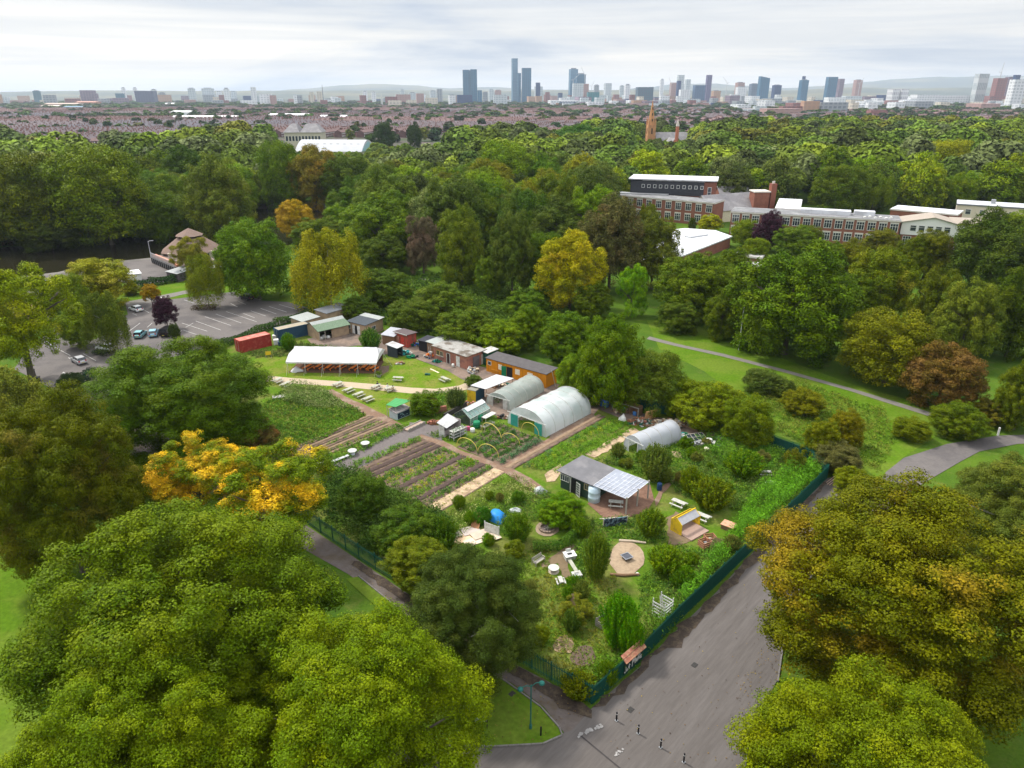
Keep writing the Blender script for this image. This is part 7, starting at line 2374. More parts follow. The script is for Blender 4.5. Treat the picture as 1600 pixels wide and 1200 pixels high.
mast(365, 385, 333, 'tall white flagpole behind the pavilion', 'flagpole', 'pole', .12, False, WHITE)
mast(405, 232, 190, 'tall white floodlight mast left of the pale classical building', 'floodlight_mast', 'mast', .35, False, WHITE)
mast(327, 243, 220, 'slim floodlight mast in the far wood, left of its twin', 'floodlight_mast', 'mast', .25, True)
mast(335, 243, 219, 'slim floodlight mast in the far wood, right of its twin', 'floodlight_mast', 'mast', .25, True)
BOL = M('bollard_black', (.012, .012, .015), .5, .2, 4)
for (x, y, lb) in [(963, 1127, 'black bollard in the road nearest the fence corner'), (997, 1147, 'black bollard second from the fence corner'), (1032, 1169, 'black bollard third from the fence corner'),
    (1068, 1192, 'black bollard at the bottom edge of the photo'), (845, 1150, 'dark square post on the corner lawn')]:
 t = thing('bollard', lb, 'bollard', G(x, y), .4, 'black bollards across the road' if 'bollard' in lb else None)
 MB().tube([(0, 0, 0), (0, 0, 1.0), (0, 0, 1.05)], [.075, .075, .05], 8).build('post', BOL, t)
 if 'bollard' in lb:
  MB().cyl(0, 0, .82, .88, .082, n=8).build('band', WHITE, t)
  MB().obox(0, 0, .085, .24, .24, .03, .3).build('base_plate', STEEL, t)
t = thing('notice_board', 'pale notice board on a black frame on the corner lawn', 'sign', G(751, 1140), .15)
MB().box(-.5, .5, -.03, .02, .9, 1.75).build('panel', M('notice_pale', (.50, .56, .62), .5, .15, 3), t)
for s in (-.55, .55):
 MB().box(s - .05, s + .05, -.05, .05, 0, 1.9).build('post', BLACK, t)
t = thing('marker_post', 'short white marker post at the far road bend', 'post', G(1559, 680), 0)
MB().tube([(0, 0, 0), (0, 0, 1.3), (0, 0, 1.36)], [.16, .16, .08], 8).build('post', WHITE, t)
t = thing('timber_stack', 'thin pale battens lying by the far fence corner', 'battens', G(1292, 748), .75)
m = MB()
for i in range(3):
 m.box(-1.6, 1.6, -.5 - .3 * i, -.42 - .3 * i, 0, .07)
m.build('battens', M('salmon_wood', (.55, .36, .25), .8), t)
TILE = M('pavilion_tiles', (.19, .135, .11), .85, .18, 2.5, .3, c2=(.19, .13, .10), c2amt=.4, c2scale=.5)
Pv = G(302, 404)
t = thing('lakeside_pavilion', 'pavilion with a two tiered brown pyramid roof beside the pond', 'building', Pv, .35)
t.scale = (.84, .84, .84)
MB().box(-8, 8, -8, 8, 0, 4).build('wall', M('pavilion_wall', (.42, .36, .30), .8, .2, 1), t)
for k in range(4):
 for x in (-5.5, -2, 2, 5.5):
  w = window(t, 0, 0, 2.2, 1.7, bars=2)
  a = k * math.pi / 2
  w.location = (math.cos(a) * x + math.sin(a) * 8.01, math.sin(a) * x - math.cos(a) * 8.01, 1.6)
  w.rotation_euler = (0, 0, a)
r = MB()
ring = lambda s, z, n=8: [(s * math.cos(math.pi / n + 2 * math.pi * k / n), s * math.sin(math.pi / n + 2 * math.pi * k / n), z) for k in range(n)]
n = 8
r.add(ring(11.5, 3.6) + ring(4.6, 8.4), [tuple(range(n))[::-1], tuple(range(n, 2 * n))] + [(k, (k + 1) % n, n + (k + 1) % n, n + k) for k in range(n)])
q = r.build('roof', TILE, t)
r = MB()
r.add(ring(3.9, 8.4) + ring(3.9, 9.3), [(k, (k + 1) % n, n + (k + 1) % n, n + k) for k in range(n)])
r.build('lantern', M('dark_louvre', (.05, .035, .03), .8), q)
r = MB()
r.add(ring(5.2, 9.2) + [(0, 0, 11.9)], [tuple(range(n))[::-1]] + [(k, (k + 1) % n, n) for k in range(n)])
r.build('cap_roof', TILE, q)
o, rz, ln = frame((238, 411), (276, 428))
t = thing('terrace', 'raised terrace with dark railings and a reddish edge in front of the pavilion', 'terrace', o, rz)
MB().box(0, ln, 0, 13, 0, 2.2).build('deck', M('terrace_wall', (.18, .14, .12), .85, .2, 1.5), t)
m = MB()
for i in range(int(ln / .45)):
 m.box(i * .45, i * .45 + .14, -.06, 0, .3, 3.3)
m.box(0, ln, -.1, .02, 3.3, 3.42)
m.build('railing', M('grey_white_rail', (.42, .42, .42), .7, .2, 2), t)
m = MB()
for i in range(int(ln / 1.8)):
 m.box(i * 1.8 + .2, i * 1.8 + 1.2, -.2, -.1, .3, 1.8)
m.build('opening', BLACK, t)
MB().box(0, ln, .4, 1.6, 2.2, 2.7).build('planter', M('salmon_edge', (.50, .22, .14), .8), t)
t, ln = shed('kiosk', (262, 437), (279, 441), 5, 2.4, 2.9, 'small flat roofed hut below the pavilion terrace', M('hut_dark', (.10, .08, .09), .8), M('hut_roof', (.33, .34, .34), .7), cat='hut')
t, ln = shed('white_hut', (199, 442), (222, 439), 4, 2.2, 2.5, 'small white hut at the end of the lakeside hedge', WHITE, M('hut_white_roof', (.62, .63, .63), .6), cat='hut')
t = thing('parasol', 'white parasol top beside the pavilion trees', 'parasol', G(340, 428), 0)
MB().lathe([(1.9, 2.2), (1.2, 2.6), (.1, 2.95)], n=12).build('canopy', WHITE, t)
MB().cyl(0, 0, 0, 2.3, .05, n=6).build('pole', STEEL, t)
SBR = M('school_brick', (.25, .105, .072), .9, .2, 3, .2, c2=(.21, .09, .065), c2amt=.45, c2scale=.4)
CONC = M('pale_band', (.58, .54, .48), .85, .12, 1)
FELT = M('school_felt', (.17, .17, .175), .85, .18, .8, c2=(.23, .23, .23), c2amt=.4, c2scale=.2)
WROOF = M('white_membrane', (.62, .63, .65), .7, .08, .5, c2=(.42, .42, .43), c2amt=.33, c2scale=.25)
def winmesh(w, h, bars=2, transom=True):
 m = MB()
 t = .16
 m.box(-w / 2, -w / 2 + t, -.1, 0, 0, h).box(w / 2 - t, w / 2, -.1, 0, 0, h).box(-w / 2 + t, w / 2 - t, -.1, 0, 0, t).box(-w / 2 + t, w / 2 - t, -.1, 0, h - t, h)
 for k in range(bars):
  c = -w / 2 + w * (k + 1) / (bars + 1)
  m.box(c - .06, c + .06, -.08, 0, t, h - t)
 if transom:
  m.box(-w / 2 + t, w / 2 - t, -.075, -.003, h * .62, h * .62 + .12)
 return m.mesh('window', WHITE), MB().box(-w / 2 + t * .5, w / 2 - t * .5, -.05, -.004, t * .5, h - t * .5).mesh('pane', GLASS)
def putwin(parent, wm, x, z, y=0.):
 o = bpy.data.objects.new('window', wm[0])
 col.objects.link(o)
 o.parent = parent
 o.location = (x, y - .003, z)
 p = bpy.data.objects.new('pane', wm[1])
 col.objects.link(p)
 p.parent = o
 return o
def at_top(px, py, z):
 p = G(px, py, z)
 return (p.x, p.y, 0)
WM = winmesh(2.6, 2.9)
H2 = 9.4
def wing(A, B, h, dep, n, label, m_wall, m_roof, rows=(1.1, 5.4), wm=None, piers=True, x0f=0., x1f=1., name='school_wing', fascia=CONC, flat=True):
 a, b = Vector(at_top(*A, h)), Vector(at_top(*B, h))
 rz = math.atan2((b - a).y, (b - a).x)
 L_ = (b - a).length
 t = thing(name, label, 'building', a, rz)
 MB().box(0, L_, 0, dep, 0, h - .5).build('wall', m_wall, t)
 MB().box(-.25, L_ + .25, -.3, dep + .3, h - .5, h - .06).build('fascia', fascia, t)
 if flat:
  MB().box(-.15, L_ + .15, -.2, dep + .2, h - .06, h + .05).build('roof', m_roof, t)
 pitch = L_ * (x1f - x0f) / max(n, 1)
 for i in range(n):
  x = L_ * x0f + pitch * (i + .5)
  for z in rows:
   putwin(t, wm or WM, x, z)
 if piers:
  m = MB()
  for i in range(n):
   x = L_ * x0f + pitch * (i + .5)
   for z in rows:
    m.box(x - 1.4, x + 1.4, -.05, -.002, z + 2.92, z + 3.3)
  m.build('lintel', CONC, t)
 return t, L_
t, L_ = wing((950, 303), (1117, 317), H2, 11, 11, 'long brick school wing with white windows, left one behind the brownish tree', SBR, FELT)
t, L_ = wing((1143, 330), (1408, 345), H2, 12, 16, 'long two storey brick school front with rows of white windows, right of the chimney', SBR, FELT)
for (x0, x1, y0, y1, lb) in [(.42, .72, 5, 9.5, 'wr'), (.74, .86, 7, 11, 'wr2')]:
 MB().box(L_ * x0, L_ * x1, y0, y1, H2 + .05, H2 + 1.5).build('rooftop_room', WROOF, t)
for i in range(6):
 MB().lathe([(.5, H2 + .05), (.5, H2 + .4), (.2, H2 + .6)], x=L_ * (.80 + i * .03), y=2.5 + (i % 2) * 2, n=8).build('roof_vent', WHITE, t)
t, L_ = wing((1004, 280), (1101, 283), 15.5, 16, 0, 'tall dark clad and brick school block with a white roof, behind the left wing', SBR, WROOF, rows=(), piers=False, fascia=WROOF)
DCL = M('dark_cladding', (.045, .047, .055), .6, .15, 1)
MB().box(-5, L_, -.5, -.01, 9.2, 14.95).box(-5, 0, -.01, 14, 4, 14.95).build('upper_cladding', DCL, t)
MB().box(-6, L_ + 5.5, -1.2, 17, 15.45, 15.85).build('roof_edge', WROOF, t)
MB().box(L_, L_ + 5, -.2, 14, 0, 15.1).build('stair_tower', SBR, t)
WS = winmesh(1.3, 1.5, 0, False)
for i in range(11):
 putwin(t, WS, L_ * (.02 + .95 * i / 10), 12, -.51)
putwin(t, winmesh(1.6, 5.5, 0), L_ + 2.4, 7.5, -.21)
MB().box(-14, L_ * .45, -4, -.6, 0, 9.6).build('glazed_corridor', M('blue_grey_glazing', (.12, .16, .18), .3, .2, 1.5), t)
m = MB()
for i in range(16):
 m.box(-14 + i * 1.9, -13.85 + i * 1.9, -4.1, -4.0, 4.6, 9.7)
m.box(-14.1, L_ * .45, -4.15, -.6, 9.6, 9.8)
m.build('mullion', STEEL, t)
def gable_house(name, loc, rz, lx, ly, h, ridge, wallm, roofm, label, cat='building', group=None, chim=False, axis='x'):
 t = thing(name, label, cat, loc, rz, group)
 MB().extr([(0, 0), (ly, 0), (ly, h), (ly / 2, ridge), (0, h)], 0, lx).build('wall', wallm, t)
 e = .5
 s = (ridge - h) / (ly / 2)
 MB().slab([(-e, -e, h - e * s + .12), (lx + e, -e, h - e * s + .12), (lx + e, ly / 2, ridge + .14), (-e, ly / 2, ridge + .14)], .1).slab([(-e, ly / 2, ridge + .141), (lx + e, ly / 2, ridge + .141), (lx + e, ly + e, h - e * s + .12), (-e, ly + e, h - e * s + .12)], .1).build('roof', roofm, t)
 return t
SLATE = M('slate_roof', (.20, .19, .195), .75, .15, 1.5, c2=(.25, .24, .24), c2amt=.4, c2scale=.3)
p = at_top(1112, 330, 5)
gable_house('school_hall', p, .45, 30, 14, 5.0, 10.5, M('cream_render', (.62, .56, .42), .8), SLATE, 'slate gabled school hall with a cream wall between the two wings')
p = at_top(1128, 306, 7)
gable_house('school_gable', p, .1, 14, 12, 6, 10.5, SBR, SLATE, 'smaller slate roofed school gable behind the cream walled hall')
p = at_top(1180, 299, 12)
t = thing('school_tower', 'square brick stair tower with a tall chimney at the middle of the school', 'building', p, .05)
MB().box(0, 6.5, 0, 6, 0, 11.5).build('wall', SBR, t)
MB().box(-.3, 6.8, -.3, 6.3, 11.5, 12).build('roof', CONC, t)
q = MB().box(7, 9.2, 0, 3, 0, 15).build('chimney', M('chimney_brick', (.21, .08, .055), .9, .2, 3), t)
MB().cyl(7.6, 1, 15, 16, .35, n=8).cyl(8.5, 1.8, 15, 16, .35, n=8).build('chimney_pot', CONC, q)
t, L_ = wing((1212, 325), (1250, 327), 8.5, 30, 0, 'white roofed school hall behind the chimney', SBR, WROOF, rows=(), piers=False)
t, L_ = wing((1392, 326), (1496, 335), 9, 12, 0, 'low brick school range with a pale roof behind the white clad block', SBR, WROOF, rows=(), piers=False)
a, b = Vector(at_top(1412, 345, 9)), Vector(at_top(1498, 350, 9))
rz = math.atan2((b - a).y, (b - a).x)
L_ = (b - a).length
t = thing('school_block', 'white clad school block with a shallow pitched brown roof and brick ground floor', 'building', a, rz)
MB().box(0, L_, 0, 12, 0, 4.4).build('wall', SBR, t)
MB().extr([(-.4, 4.4), (L_ + .3, 4.4), (L_ + .3, 8.6), (L_ * .55, 10.6), (-.4, 8.6)], -.4, 11.6, ax='y').build('upper_wall', M('white_cladding', (.70, .69, .66), .7, .05, 1), t)
BRF = M('brown_sheet_roof', (.34, .29, .24), .8, .12, 1, wave=('X', 1.5))
MB().slab([(-1, -1, 8.72), (L_ * .55, -1, 10.85), (L_ * .55, 12, 10.85), (-1, 12, 8.72)], .15).slab([(L_ * .55, -1, 10.85), (L_ + 1, -1, 8.72), (L_ + 1, 12, 8.72), (L_ * .55, 12, 10.85)], .15).slab([(L_ * .9, 1, 9.0), (L_ + 16, 1, 9.0), (L_ + 16, 12, 9.6), (L_ * .9, 12, 9.6)], .3).build('roof', BRF, t)
WS2 = winmesh(2.0, 2.1, 0)
for i in range(5):
 putwin(t, WS2, L_ * (.20 + .155 * i), 5.7, -.41)
for i in range(4):
 putwin(t, WM, L_ * (.12 + .24 * i), 1.0, 0)
MB().box(L_ + .3, L_ + 16, 1.2, 12, 0, 8.4).build('side_wing', MATS['white_cladding'], t)
putwin(t, WS2, L_ + 3, 5.7, 1.19)
t, L_ = wing((1496, 318), (1640, 327), 9, 13, 0, 'light walled school block with a pale grey roof at the right edge', M('light_render', (.60, .52, .42), .8, .08, 1), M('pale_grey_roof', (.50, .51, .52), .7, .08, .6), rows=(), piers=False, fascia=M('grey_fascia', (.2, .2, .22), .6))
for i in range(4):
 putwin(t, WS2, L_ * (.14 + .16 * i), 5, 0)
MB().box(L_ * .38, L_ * .43, 6, 8, 9.05, 10.6).build('chimney', STEEL, t)
P = [G(x, y, 4.) for x, y in ((1000, 405), (1062, 400), (1142, 369), (1116, 360), (1070, 357), (1020, 362), (985, 378))]
c = sum(P, Vector()) / len(P)
t = thing('school_annex', 'single storey school annex with a broad white roof behind the trees', 'building', (c.x, c.y, 0))
MB().prism([(p.x - c.x, p.y - c.y) for p in P], 0, 3.6).build('wall', SBR, t)
MB().prism([((p.x - c.x) * 1.03, (p.y - c.y) * 1.03) for p in P], 3.6, 4.0).build('roof', WROOF, t)
MB().obox(8, 6, 4.0, 9, 2.5, .5, .6).obox(-6, 0, 4, 3, 3, .8, .2).build('rooflight', M('grey_rooflight', (.45, .46, .47), .4), t)
t, L_ = wing((1148, 398), (1190, 402), 3.2, 7, 0, 'low garage with a grey roof among the trees below the school', BROWNW, M('garage_roof', (.36, .35, .34), .8), rows=(), piers=False, name='garage')
t, L_ = wing((1150, 413), (1188, 416), 3.0, 5, 0, 'grey roofed shed beside the low garage', BROWNW, M('garage_roof2', (.40, .39, .38), .8), rows=(), piers=False, name='garage')
L_ = 53.
t = thing('sports_hall', 'sports hall with a long white curved roof behind the wood', 'building', (X_at(464, 600), 600, 0), -.08)
dp = 40
prof = [(dp * k / 12, 7.5 + 8 * math.sin(math.pi * k / 12)) for k in range(13)]
MB().box(0, L_, 0, dp, 0, 7.4).build('wall', M('hall_wall', (.42, .40, .34), .8), t)
MB().extr(prof, -1, L_ + 1).build('roof', M('hall_white_roof', (.40, .41, .43), .6, .10, .15), t)
m = MB()
for i in range(9):
 m.box(L_ * (.06 + i * .105), L_ * (.06 + i * .105) + 2.2, 9, 12, 12.2, 13.)
m.build('rooflight', OFFW, t)
MB().extr([(1.5, 7.6), (dp - 1.5, 7.6), (dp * .8, 11.), (dp / 2, 14.2), (dp * .2, 11.)], L_ + 1.01, L_ + 1.3).build('end_glazing', M('bluish_glazing', (.25, .42, .48), .3), t)
a = at_top(445, 218, 12)
t = thing('classical_building', 'pale stone classical building with grey hipped roofs behind the sports hall', 'building', a, .06)
W_ = 33.
MB().box(0, W_, 0, 22, 0, 18).build('wall', M('pale_stone', (.46, .42, .33), .8, .1, .3), t)
MB().hexa([(-1, -1, 18), (W_ * .42, -1, 18), (W_ * .42, 23, 18), (-1, 23, 18)], [(5, 8, 25), (W_ * .3, 8, 25), (W_ * .3, 14, 25), (5, 14, 25)]).hexa([(W_ * .43, -1, 18), (W_ + 1, -1, 18), (W_ + 1, 23, 18), (W_ * .43, 23, 18)], [(W_ * .56, 8, 25), (W_ * .86, 8, 25), (W_ * .86, 14, 25), (W_ * .56, 14, 25)]).build('roof', SLATE, t)
wmc = winmesh(2.2, 4.5, 0, False)
for i in range(11):
 putwin(t, wmc, W_ * (.06 + .088 * i), 10.5)
D_ = 700.
X_ = X_at(1017, D_, 20)
t = thing('church', 'orange sandstone church with a tall spire and slate nave', 'church', (X_, D_, 0), .12)
SST = M('orange_sandstone', (.50, .25, .11), .85, .2, .6, c2=(.36, .18, .09), c2amt=.4, c2scale=.3)
q = MB().box(-3.6, 3.6, -3.6, 3.6, 0, 24).build('tower', SST, t)
sp = MB()
r8 = [(3.3 * math.cos(math.pi / 8 + k * math.pi / 4), 3.3 * math.sin(math.pi / 8 + k * math.pi / 4), 24) for k in range(8)]
sp.add(r8 + [(0, 0, 46)], [tuple(range(8))[::-1]] + [(k, (k + 1) % 8, 8) for k in range(8)])
for sx in (-3.1, 3.1):
 for sy in (-3.1, 3.1):
  sp.lathe([(.7, 24), (.6, 27), (.02, 31)], sx, sy, 6)
sp.build('spire', SST, q)
m = MB()
for z, w in ((27, 2.4), (32, 1.8), (37, 1.2)):
 m.box(-.4, .4, -w - .9, -w + .3, z, z + 2.2)
m.box(-.7, .7, -3.75, -3.6, 16, 21).box(-3.75, -3.6, -.7, .7, 16, 21)
m.build('belfry_opening', M('belfry_dark', (.08, .05, .03), .9), q)
MB().extr([(-8, 0), (8, 0), (8, 9), (0, 17), (-8, 9)], 4, 40).build('nave', SST, t)
MB().slab([(4, -8.6, 8.7), (40.4, -8.6, 8.7), (40.4, 0, 17.4), (4, 0, 17.4)], .3).slab([(4, 0, 17.41), (40.4, 0, 17.41), (40.4, 8.6, 8.7), (4, 8.6, 8.7)], .3).build('nave_roof', SLATE, t)
D2 = 640.
t = thing('bell_turret', 'slim reddish turret with a pale cap on a slate roofed church wing', 'tower', (X_at(1058, D2, 20), D2, 0), .2)
MB().cyl(0, 0, 0, 25, 1.7, 1.5, 8).build('shaft', M('reddish_stone', (.42, .15, .09), .85), t)
MB().lathe([(1.7, 25), (1.2, 27), (.05, 31)], n=8).build('cap', M('pale_cap', (.5, .45, .4), .8), t)
MB().extr([(-5, 0), (5, 0), (5, 9), (0, 15), (-5, 9)], 2, 16, ax='y').build('wing_wall', SST, t)
MB().slab([(-5.4, 2, 8.9), (0, 2, 15.4), (0, 16, 15.4), (-5.4, 16, 8.9)], .3).slab([(0, 2, 15.4), (5.4, 2, 8.9), (5.4, 16, 8.9), (0, 16, 15.4)], .3).build('wing_roof', SLATE, t)
RBR = M('row_brick', (.125, .075, .070), .9, .3, .35)
ROOFS = [M('row_slate', (.115, .105, .118), .8, .35, .30), M('row_slate_warm', (.135, .108, .112), .8, .35, .30), M('row_tile', (.155, .098, .09), .8, .3, .3)]
g = random.Random(77)
def row_meshes(L_, roofm):
 wl = MB().extr([(0, 0), (9, 0), (9, 6), (4.5, 8.6), (0, 6)], 0, L_).mesh('wall', RBR)
 rf = MB().slab([(-.2, -.4, 5.9), (L_ + .2, -.4, 5.9), (L_ + .2, 4.5, 8.8), (-.2, 4.5, 8.8)], .12).slab([(-.2, 4.5, 8.8), (L_ + .2, 4.5, 8.8), (L_ + .2, 9.4, 5.9), (-.2, 9.4, 5.9)], .12).mesh('roof', roofm)
 ch = MB()
 wn = MB()
 n = int(L_ / 5)
 for i in range(n):
  if i % 2 == 0:
   ch.box(5 * i + 4.5, 5 * i + 5.5, 4, 5, 8.2, 10.2)
  wn.box(5 * i + 1, 5 * i + 2.2, -.06, -.005, 3.8, 5.1).box(5 * i + 3, 5 * i + 4.2, -.06, -.005, 3.8, 5.1).box(5 * i + 1, 5 * i + 2.4, -.3, -.005, .8, 2.5)
  wn.box(5 * i + 1, 5 * i + 2.2, 9.005, 9.06, 3.8, 5.1)
  ch.box(5 * i + .4, 5 * i + 2.6, 9.1, 12.5, 0, 5.2) if i % 2 else None
 return wl, rf, ch.mesh('chimney', M('row_stack', (.22, .12, .10), .9, .3, .5)), wn.mesh('row_windows', M('row_white', (.60, .58, .56), .8))  # last mesh: all windows of the row joined as white panels
RM = [row_meshes(l, r) for l in (45, 60) for r in ROOFS]
def street_spots():
 out = []
 for D in np.arange(640, 3300, 25):
  wdt = D * .74
  X = -wdt
  blk = 0
  while X < wdt:
   xs = X / D
   dist = int((X + 4000) // 330) * 7 + int(D // 260)
   rg = random.Random(dist)
   ang = rg.choice([0.12, -.25, 1.45, 1.2, .3])
   L_ = g.choice([45, 60])
   ok = True
   lim = 570 + 110 * max(0, min(1, (xs + .25) / .3)) + 200 * max(0, min(1, (xs - .1) / .35))
   if D < lim + 45:
    ok = False
   dens = .86 if xs < .05 else .55 if xs < .3 else .42
   if g.random() > dens:
    ok = False
   if rg.random() < .10 + (.14 if xs > .1 else 0):
    ok = False
   if abs(X + 170) < 150 and D < 930:
    ok = False
   if ok:
    out.append((X + g.uniform(-4, 4), D + g.uniform(-3, 3), ang if abs(ang) < .5 else ang, L_, rg.randrange(3)))
   X += 68 if abs(ang) < .5 else 27
 return out
SPOTS = street_spots()
SPOTS.sort(key=lambda s: s[1])
print('streets', len(SPOTS))
N_ROWS = 230
def row_vis(s):
 return True
for i, (X, D, a, L_, k) in enumerate(SPOTS[:N_ROWS]):
 wl, rf, ch, wn = RM[(0 if L_ == 45 else 3) + k]
 tone = ['grey slate', 'brownish slate', 'red tile'][k]
 lat = X / D
 wh = 'at the left' if lat < -.3 else 'left of the spire' if lat < .1 else 'right of the spire'
 t = thing('terraced_row', '%s roofed brick terrace beyond the park, %s' % (tone, wh), 'terraced houses', (X, D, 0), a, 'brick terraces %s, %s' % (tone, wh))
 for me in (wl, rf, ch, wn):
  o = bpy.data.objects.new(me.name.split('.')[0], me)
  col.objects.link(o)
  o.parent = t
def far_rows(spots):
 """the thousands of rows past the nearest ones: one mesh"""
 base = {}
 for L_ in (45, 60):
  b = MB()
  b.box(0, L_, 0, 9, 0, 6, 0)
  b.add([(0, 0, 6), (0, 9, 6), (0, 4.5, 8.6)], [(0, 1, 2)], 0).add([(L_, 0, 6), (L_, 9, 6), (L_, 4.5, 8.6)], [(0, 2, 1)], 0)
  b.add([(-.2, -.4, 6.05), (L_ + .2, -.4, 6.05), (L_ + .2, 4.5, 8.8), (-.2, 4.5, 8.8)], [(0, 1, 2, 3)], 1)
  b.add([(-.2, 4.5, 8.8), (L_ + .2, 4.5, 8.8), (L_ + .2, 9.4, 6.05), (-.2, 9.4, 6.05)], [(0, 1, 2, 3)], 1)
  for i in range(0, L_ // 5, 2):
   x = 5 * i + 4.5
   b.add([(x, 4, 8), (x + 1, 4, 8), (x + 1, 5, 8), (x, 5, 8), (x, 4, 10.2), (x + 1, 4, 10.2), (x + 1, 5, 10.2), (x, 5, 10.2)], [(0, 1, 5, 4), (1, 2, 6, 5), (3, 0, 4, 7), (4, 5, 6, 7)], 4)
   b.add([(x, -.05, 3.6), (x + 3, -.05, 3.6), (x + 3, -.05, 5), (x, -.05, 5)], [(0, 1, 2, 3)], 5)
  base[L_] = b
 big = MB()
 for X, D, a, L_, k in spots:
  b = base[L_]
  c, s = math.cos(a), math.sin(a)
  vs = [(X + x * c - y * s, D + x * s + y * c, z) for x, y, z in b.v]
  o = len(big.v)
  big.v += vs
  big.f += [tuple(i + o for i in f) for f in b.f]
  big.m += [1 + k if m == 1 else m for m in b.m]
 o = big.build('terraced_streets', [RBR] + ROOFS + [MATS['row_stack'], MATS['row_white']])
 return tag(o, 'dense brick terraced streets running from the park to the city', 'terraced houses', kind='stuff')
far_rows(SPOTS[N_ROWS:])
for i, (x, y, w, dep, h, c, lb) in enumerate([
 (282, 183, 28, 40, 11, (.70, .72, .72), 'white works building among the terraced streets'), (300, 190, 60, 25, 8, (.62, .60, .58), 'long pale shed in front of the white works building'),
 (355, 189, 38, 30, 7, (.60, .59, .58), 'pale shed right of the white works building'), (95, 168, 50, 60, 14, (.42, .30, .24), 'tan and brown factory before the green belt at the left'),
 (122, 172, 45, 40, 10, (.08, .16, .22), 'blue grey low building beside the tan factory'), (135, 165, 32, 50, 16, (.46, .22, .15), 'orange brick block above the blue grey building'),
 (80, 170, 32, 40, 10, (.50, .42, .34), 'cream low factory left of the tan one'), (265, 165, 14, 20, 9, (.75, .75, .74), 'tiny white building in the green belt'),
 (450, 186, 60, 40, 8, (.60, .59, .60), 'row of pale rooftops behind the classical building'), (520, 189, 40, 30, 8, (.58, .58, .60), 'pale workshop roof right of the classical building'),
 (395, 232, 22, 26, 9, (.30, .46, .50), 'pale blue roofed building beside the floodlight mast'), (368, 222, 20, 14, 10, (.70, .68, .64), 'white gabled houses left of the floodlight mast')]):
 D_ = G(x, y).y
 if D_ > 6000:
  D_ = 4000
 px = FP / depth(D_)
 t = thing('works_building', lb, 'building', (X_at(x, D_) - w / px / 2, D_, 0), g.uniform(-.1, .1))
 W_ = w / px
 MB().box(0, W_, 0, dep, 0, h).build('wall', M('works%d' % i, c, .7, .12, .05), t)
 MB().extr([(-1, h), (dep + 1, h), (dep * .5, h + 3)], -1, W_ + 1).build('roof', M('worksroof%d' % i, tuple(min(.8, v * 1.1 + .05) for v in c), .7, .1, .05), t)
g2_ = random.Random(31)
belt = []
for _ in range(3600):
 D = g2_.uniform(780, 5200)
 xs = g2_.uniform(-.76, .76)
 X = xs * D
 v = math.sin(X * .0021 + D * .0013) + math.sin(X * .00071 - D * .0031 + 1.3)
 thick = 2500 < D < 4300
 if not thick and D < 2500 and xs < .12 and g2_.random() > (.32 if v < .9 else .85):
  continue
 if D > 4300 and g2_.random() > .35:
  continue
 if abs(X + 150) < 90 and D < 820:
  continue
 R = g2_.uniform(6, 10) * (1.0 if D < 1500 else 1.5 if D < 2500 else 2.4)
 belt.append((X, D, R, g2_.uniform(10, 15) if D < 2500 else g2_.uniform(11, 16), tuple(c * g2_.uniform(.7, 1.2) for c in g2_.choice([DEEP, DARK, MIDG, (.05, .08, .025), (.06, .09, .03)]))))
far_mass('far_tree_belt', belt, 160, 'hazy belts of trees between the streets and the towers', 8, .30, 9, .45, .72, .32)
HAZE = 5.0e-5
SUNE = 4.0
EXPO = 0.22
SEED = 5.2
def facade(key, c, rough=.5, win=(.08, .11, .15), vx=.075, vz=.10, amt=.85, metal=0., vert=False):
 """storey bands and bays as surface pattern on a tower"""
 if key in MATS:
  return MATS[key]
 m = bpy.data.materials.new(key)
 m.use_nodes = True
 t = m.node_tree
 L = t.links.new
 b = t.nodes['Principled BSDF']
 tc = nn(t, 'ShaderNodeTexCoord').outputs['Object']
 sp = nn(t, 'ShaderNodeSeparateXYZ')
 L(tc, sp.inputs[0])
 def band(o, f, th):
  a = nn(t, 'ShaderNodeMath', operation='MULTIPLY')
  L(o, a.inputs[0])
  a.inputs[1].default_value = f
  fr = nn(t, 'ShaderNodeMath', operation='FRACT')
  L(a.outputs[0], fr.inputs[0])
  gt = nn(t, 'ShaderNodeMath', operation='GREATER_THAN')
  L(fr.outputs[0], gt.inputs[0])
  gt.inputs[1].default_value = th
  return gt.outputs[0]
 ad = nn(t, 'ShaderNodeMath', operation='ADD')
 L(sp.outputs['X'], ad.inputs[0])
 L(sp.outputs['Y'], ad.inputs[1])
 bx = band(ad.outputs[0], vx, .35)
 bz = band(sp.outputs['Z'], vz, .4)
 mu = nn(t, 'ShaderNodeMath', operation='MULTIPLY')
 L(bx, mu.inputs[0])
 L(bz, mu.inputs[1])
 n = nn(t, 'ShaderNodeTexNoise')
 n.inputs['Scale'].default_value = .05
 n.inputs['Detail'].default_value = 8
 n.inputs['Roughness'].default_value = .9
 L(tc, n.inputs['Vector'])
 mr = nn(t, 'ShaderNodeMapRange')
 mr.inputs['From Min'].default_value = .3
 mr.inputs['From Max'].default_value = .7
 mr.inputs['To Max'].default_value = amt * 1.4
 L(n.outputs['Fac'], mr.inputs['Value'])
 m2 = nn(t, 'ShaderNodeMath', operation='MULTIPLY')
 L(mu.outputs[0], m2.inputs[0])
 L(mr.outputs['Result'], m2.inputs[1])
 mx = nn(t, 'ShaderNodeMix', data_type='RGBA')
 mx.inputs['A'].default_value = (*c, 1)
 mx.inputs['B'].default_value = (*win, 1)
 L(m2.outputs[0], mx.inputs['Factor'])
 L(mx.outputs['Result'], b.inputs['Base Color'])
 b.inputs['Roughness'].default_value = rough
 b.inputs['Metallic'].default_value = metal
 MATS[key] = m
 return m
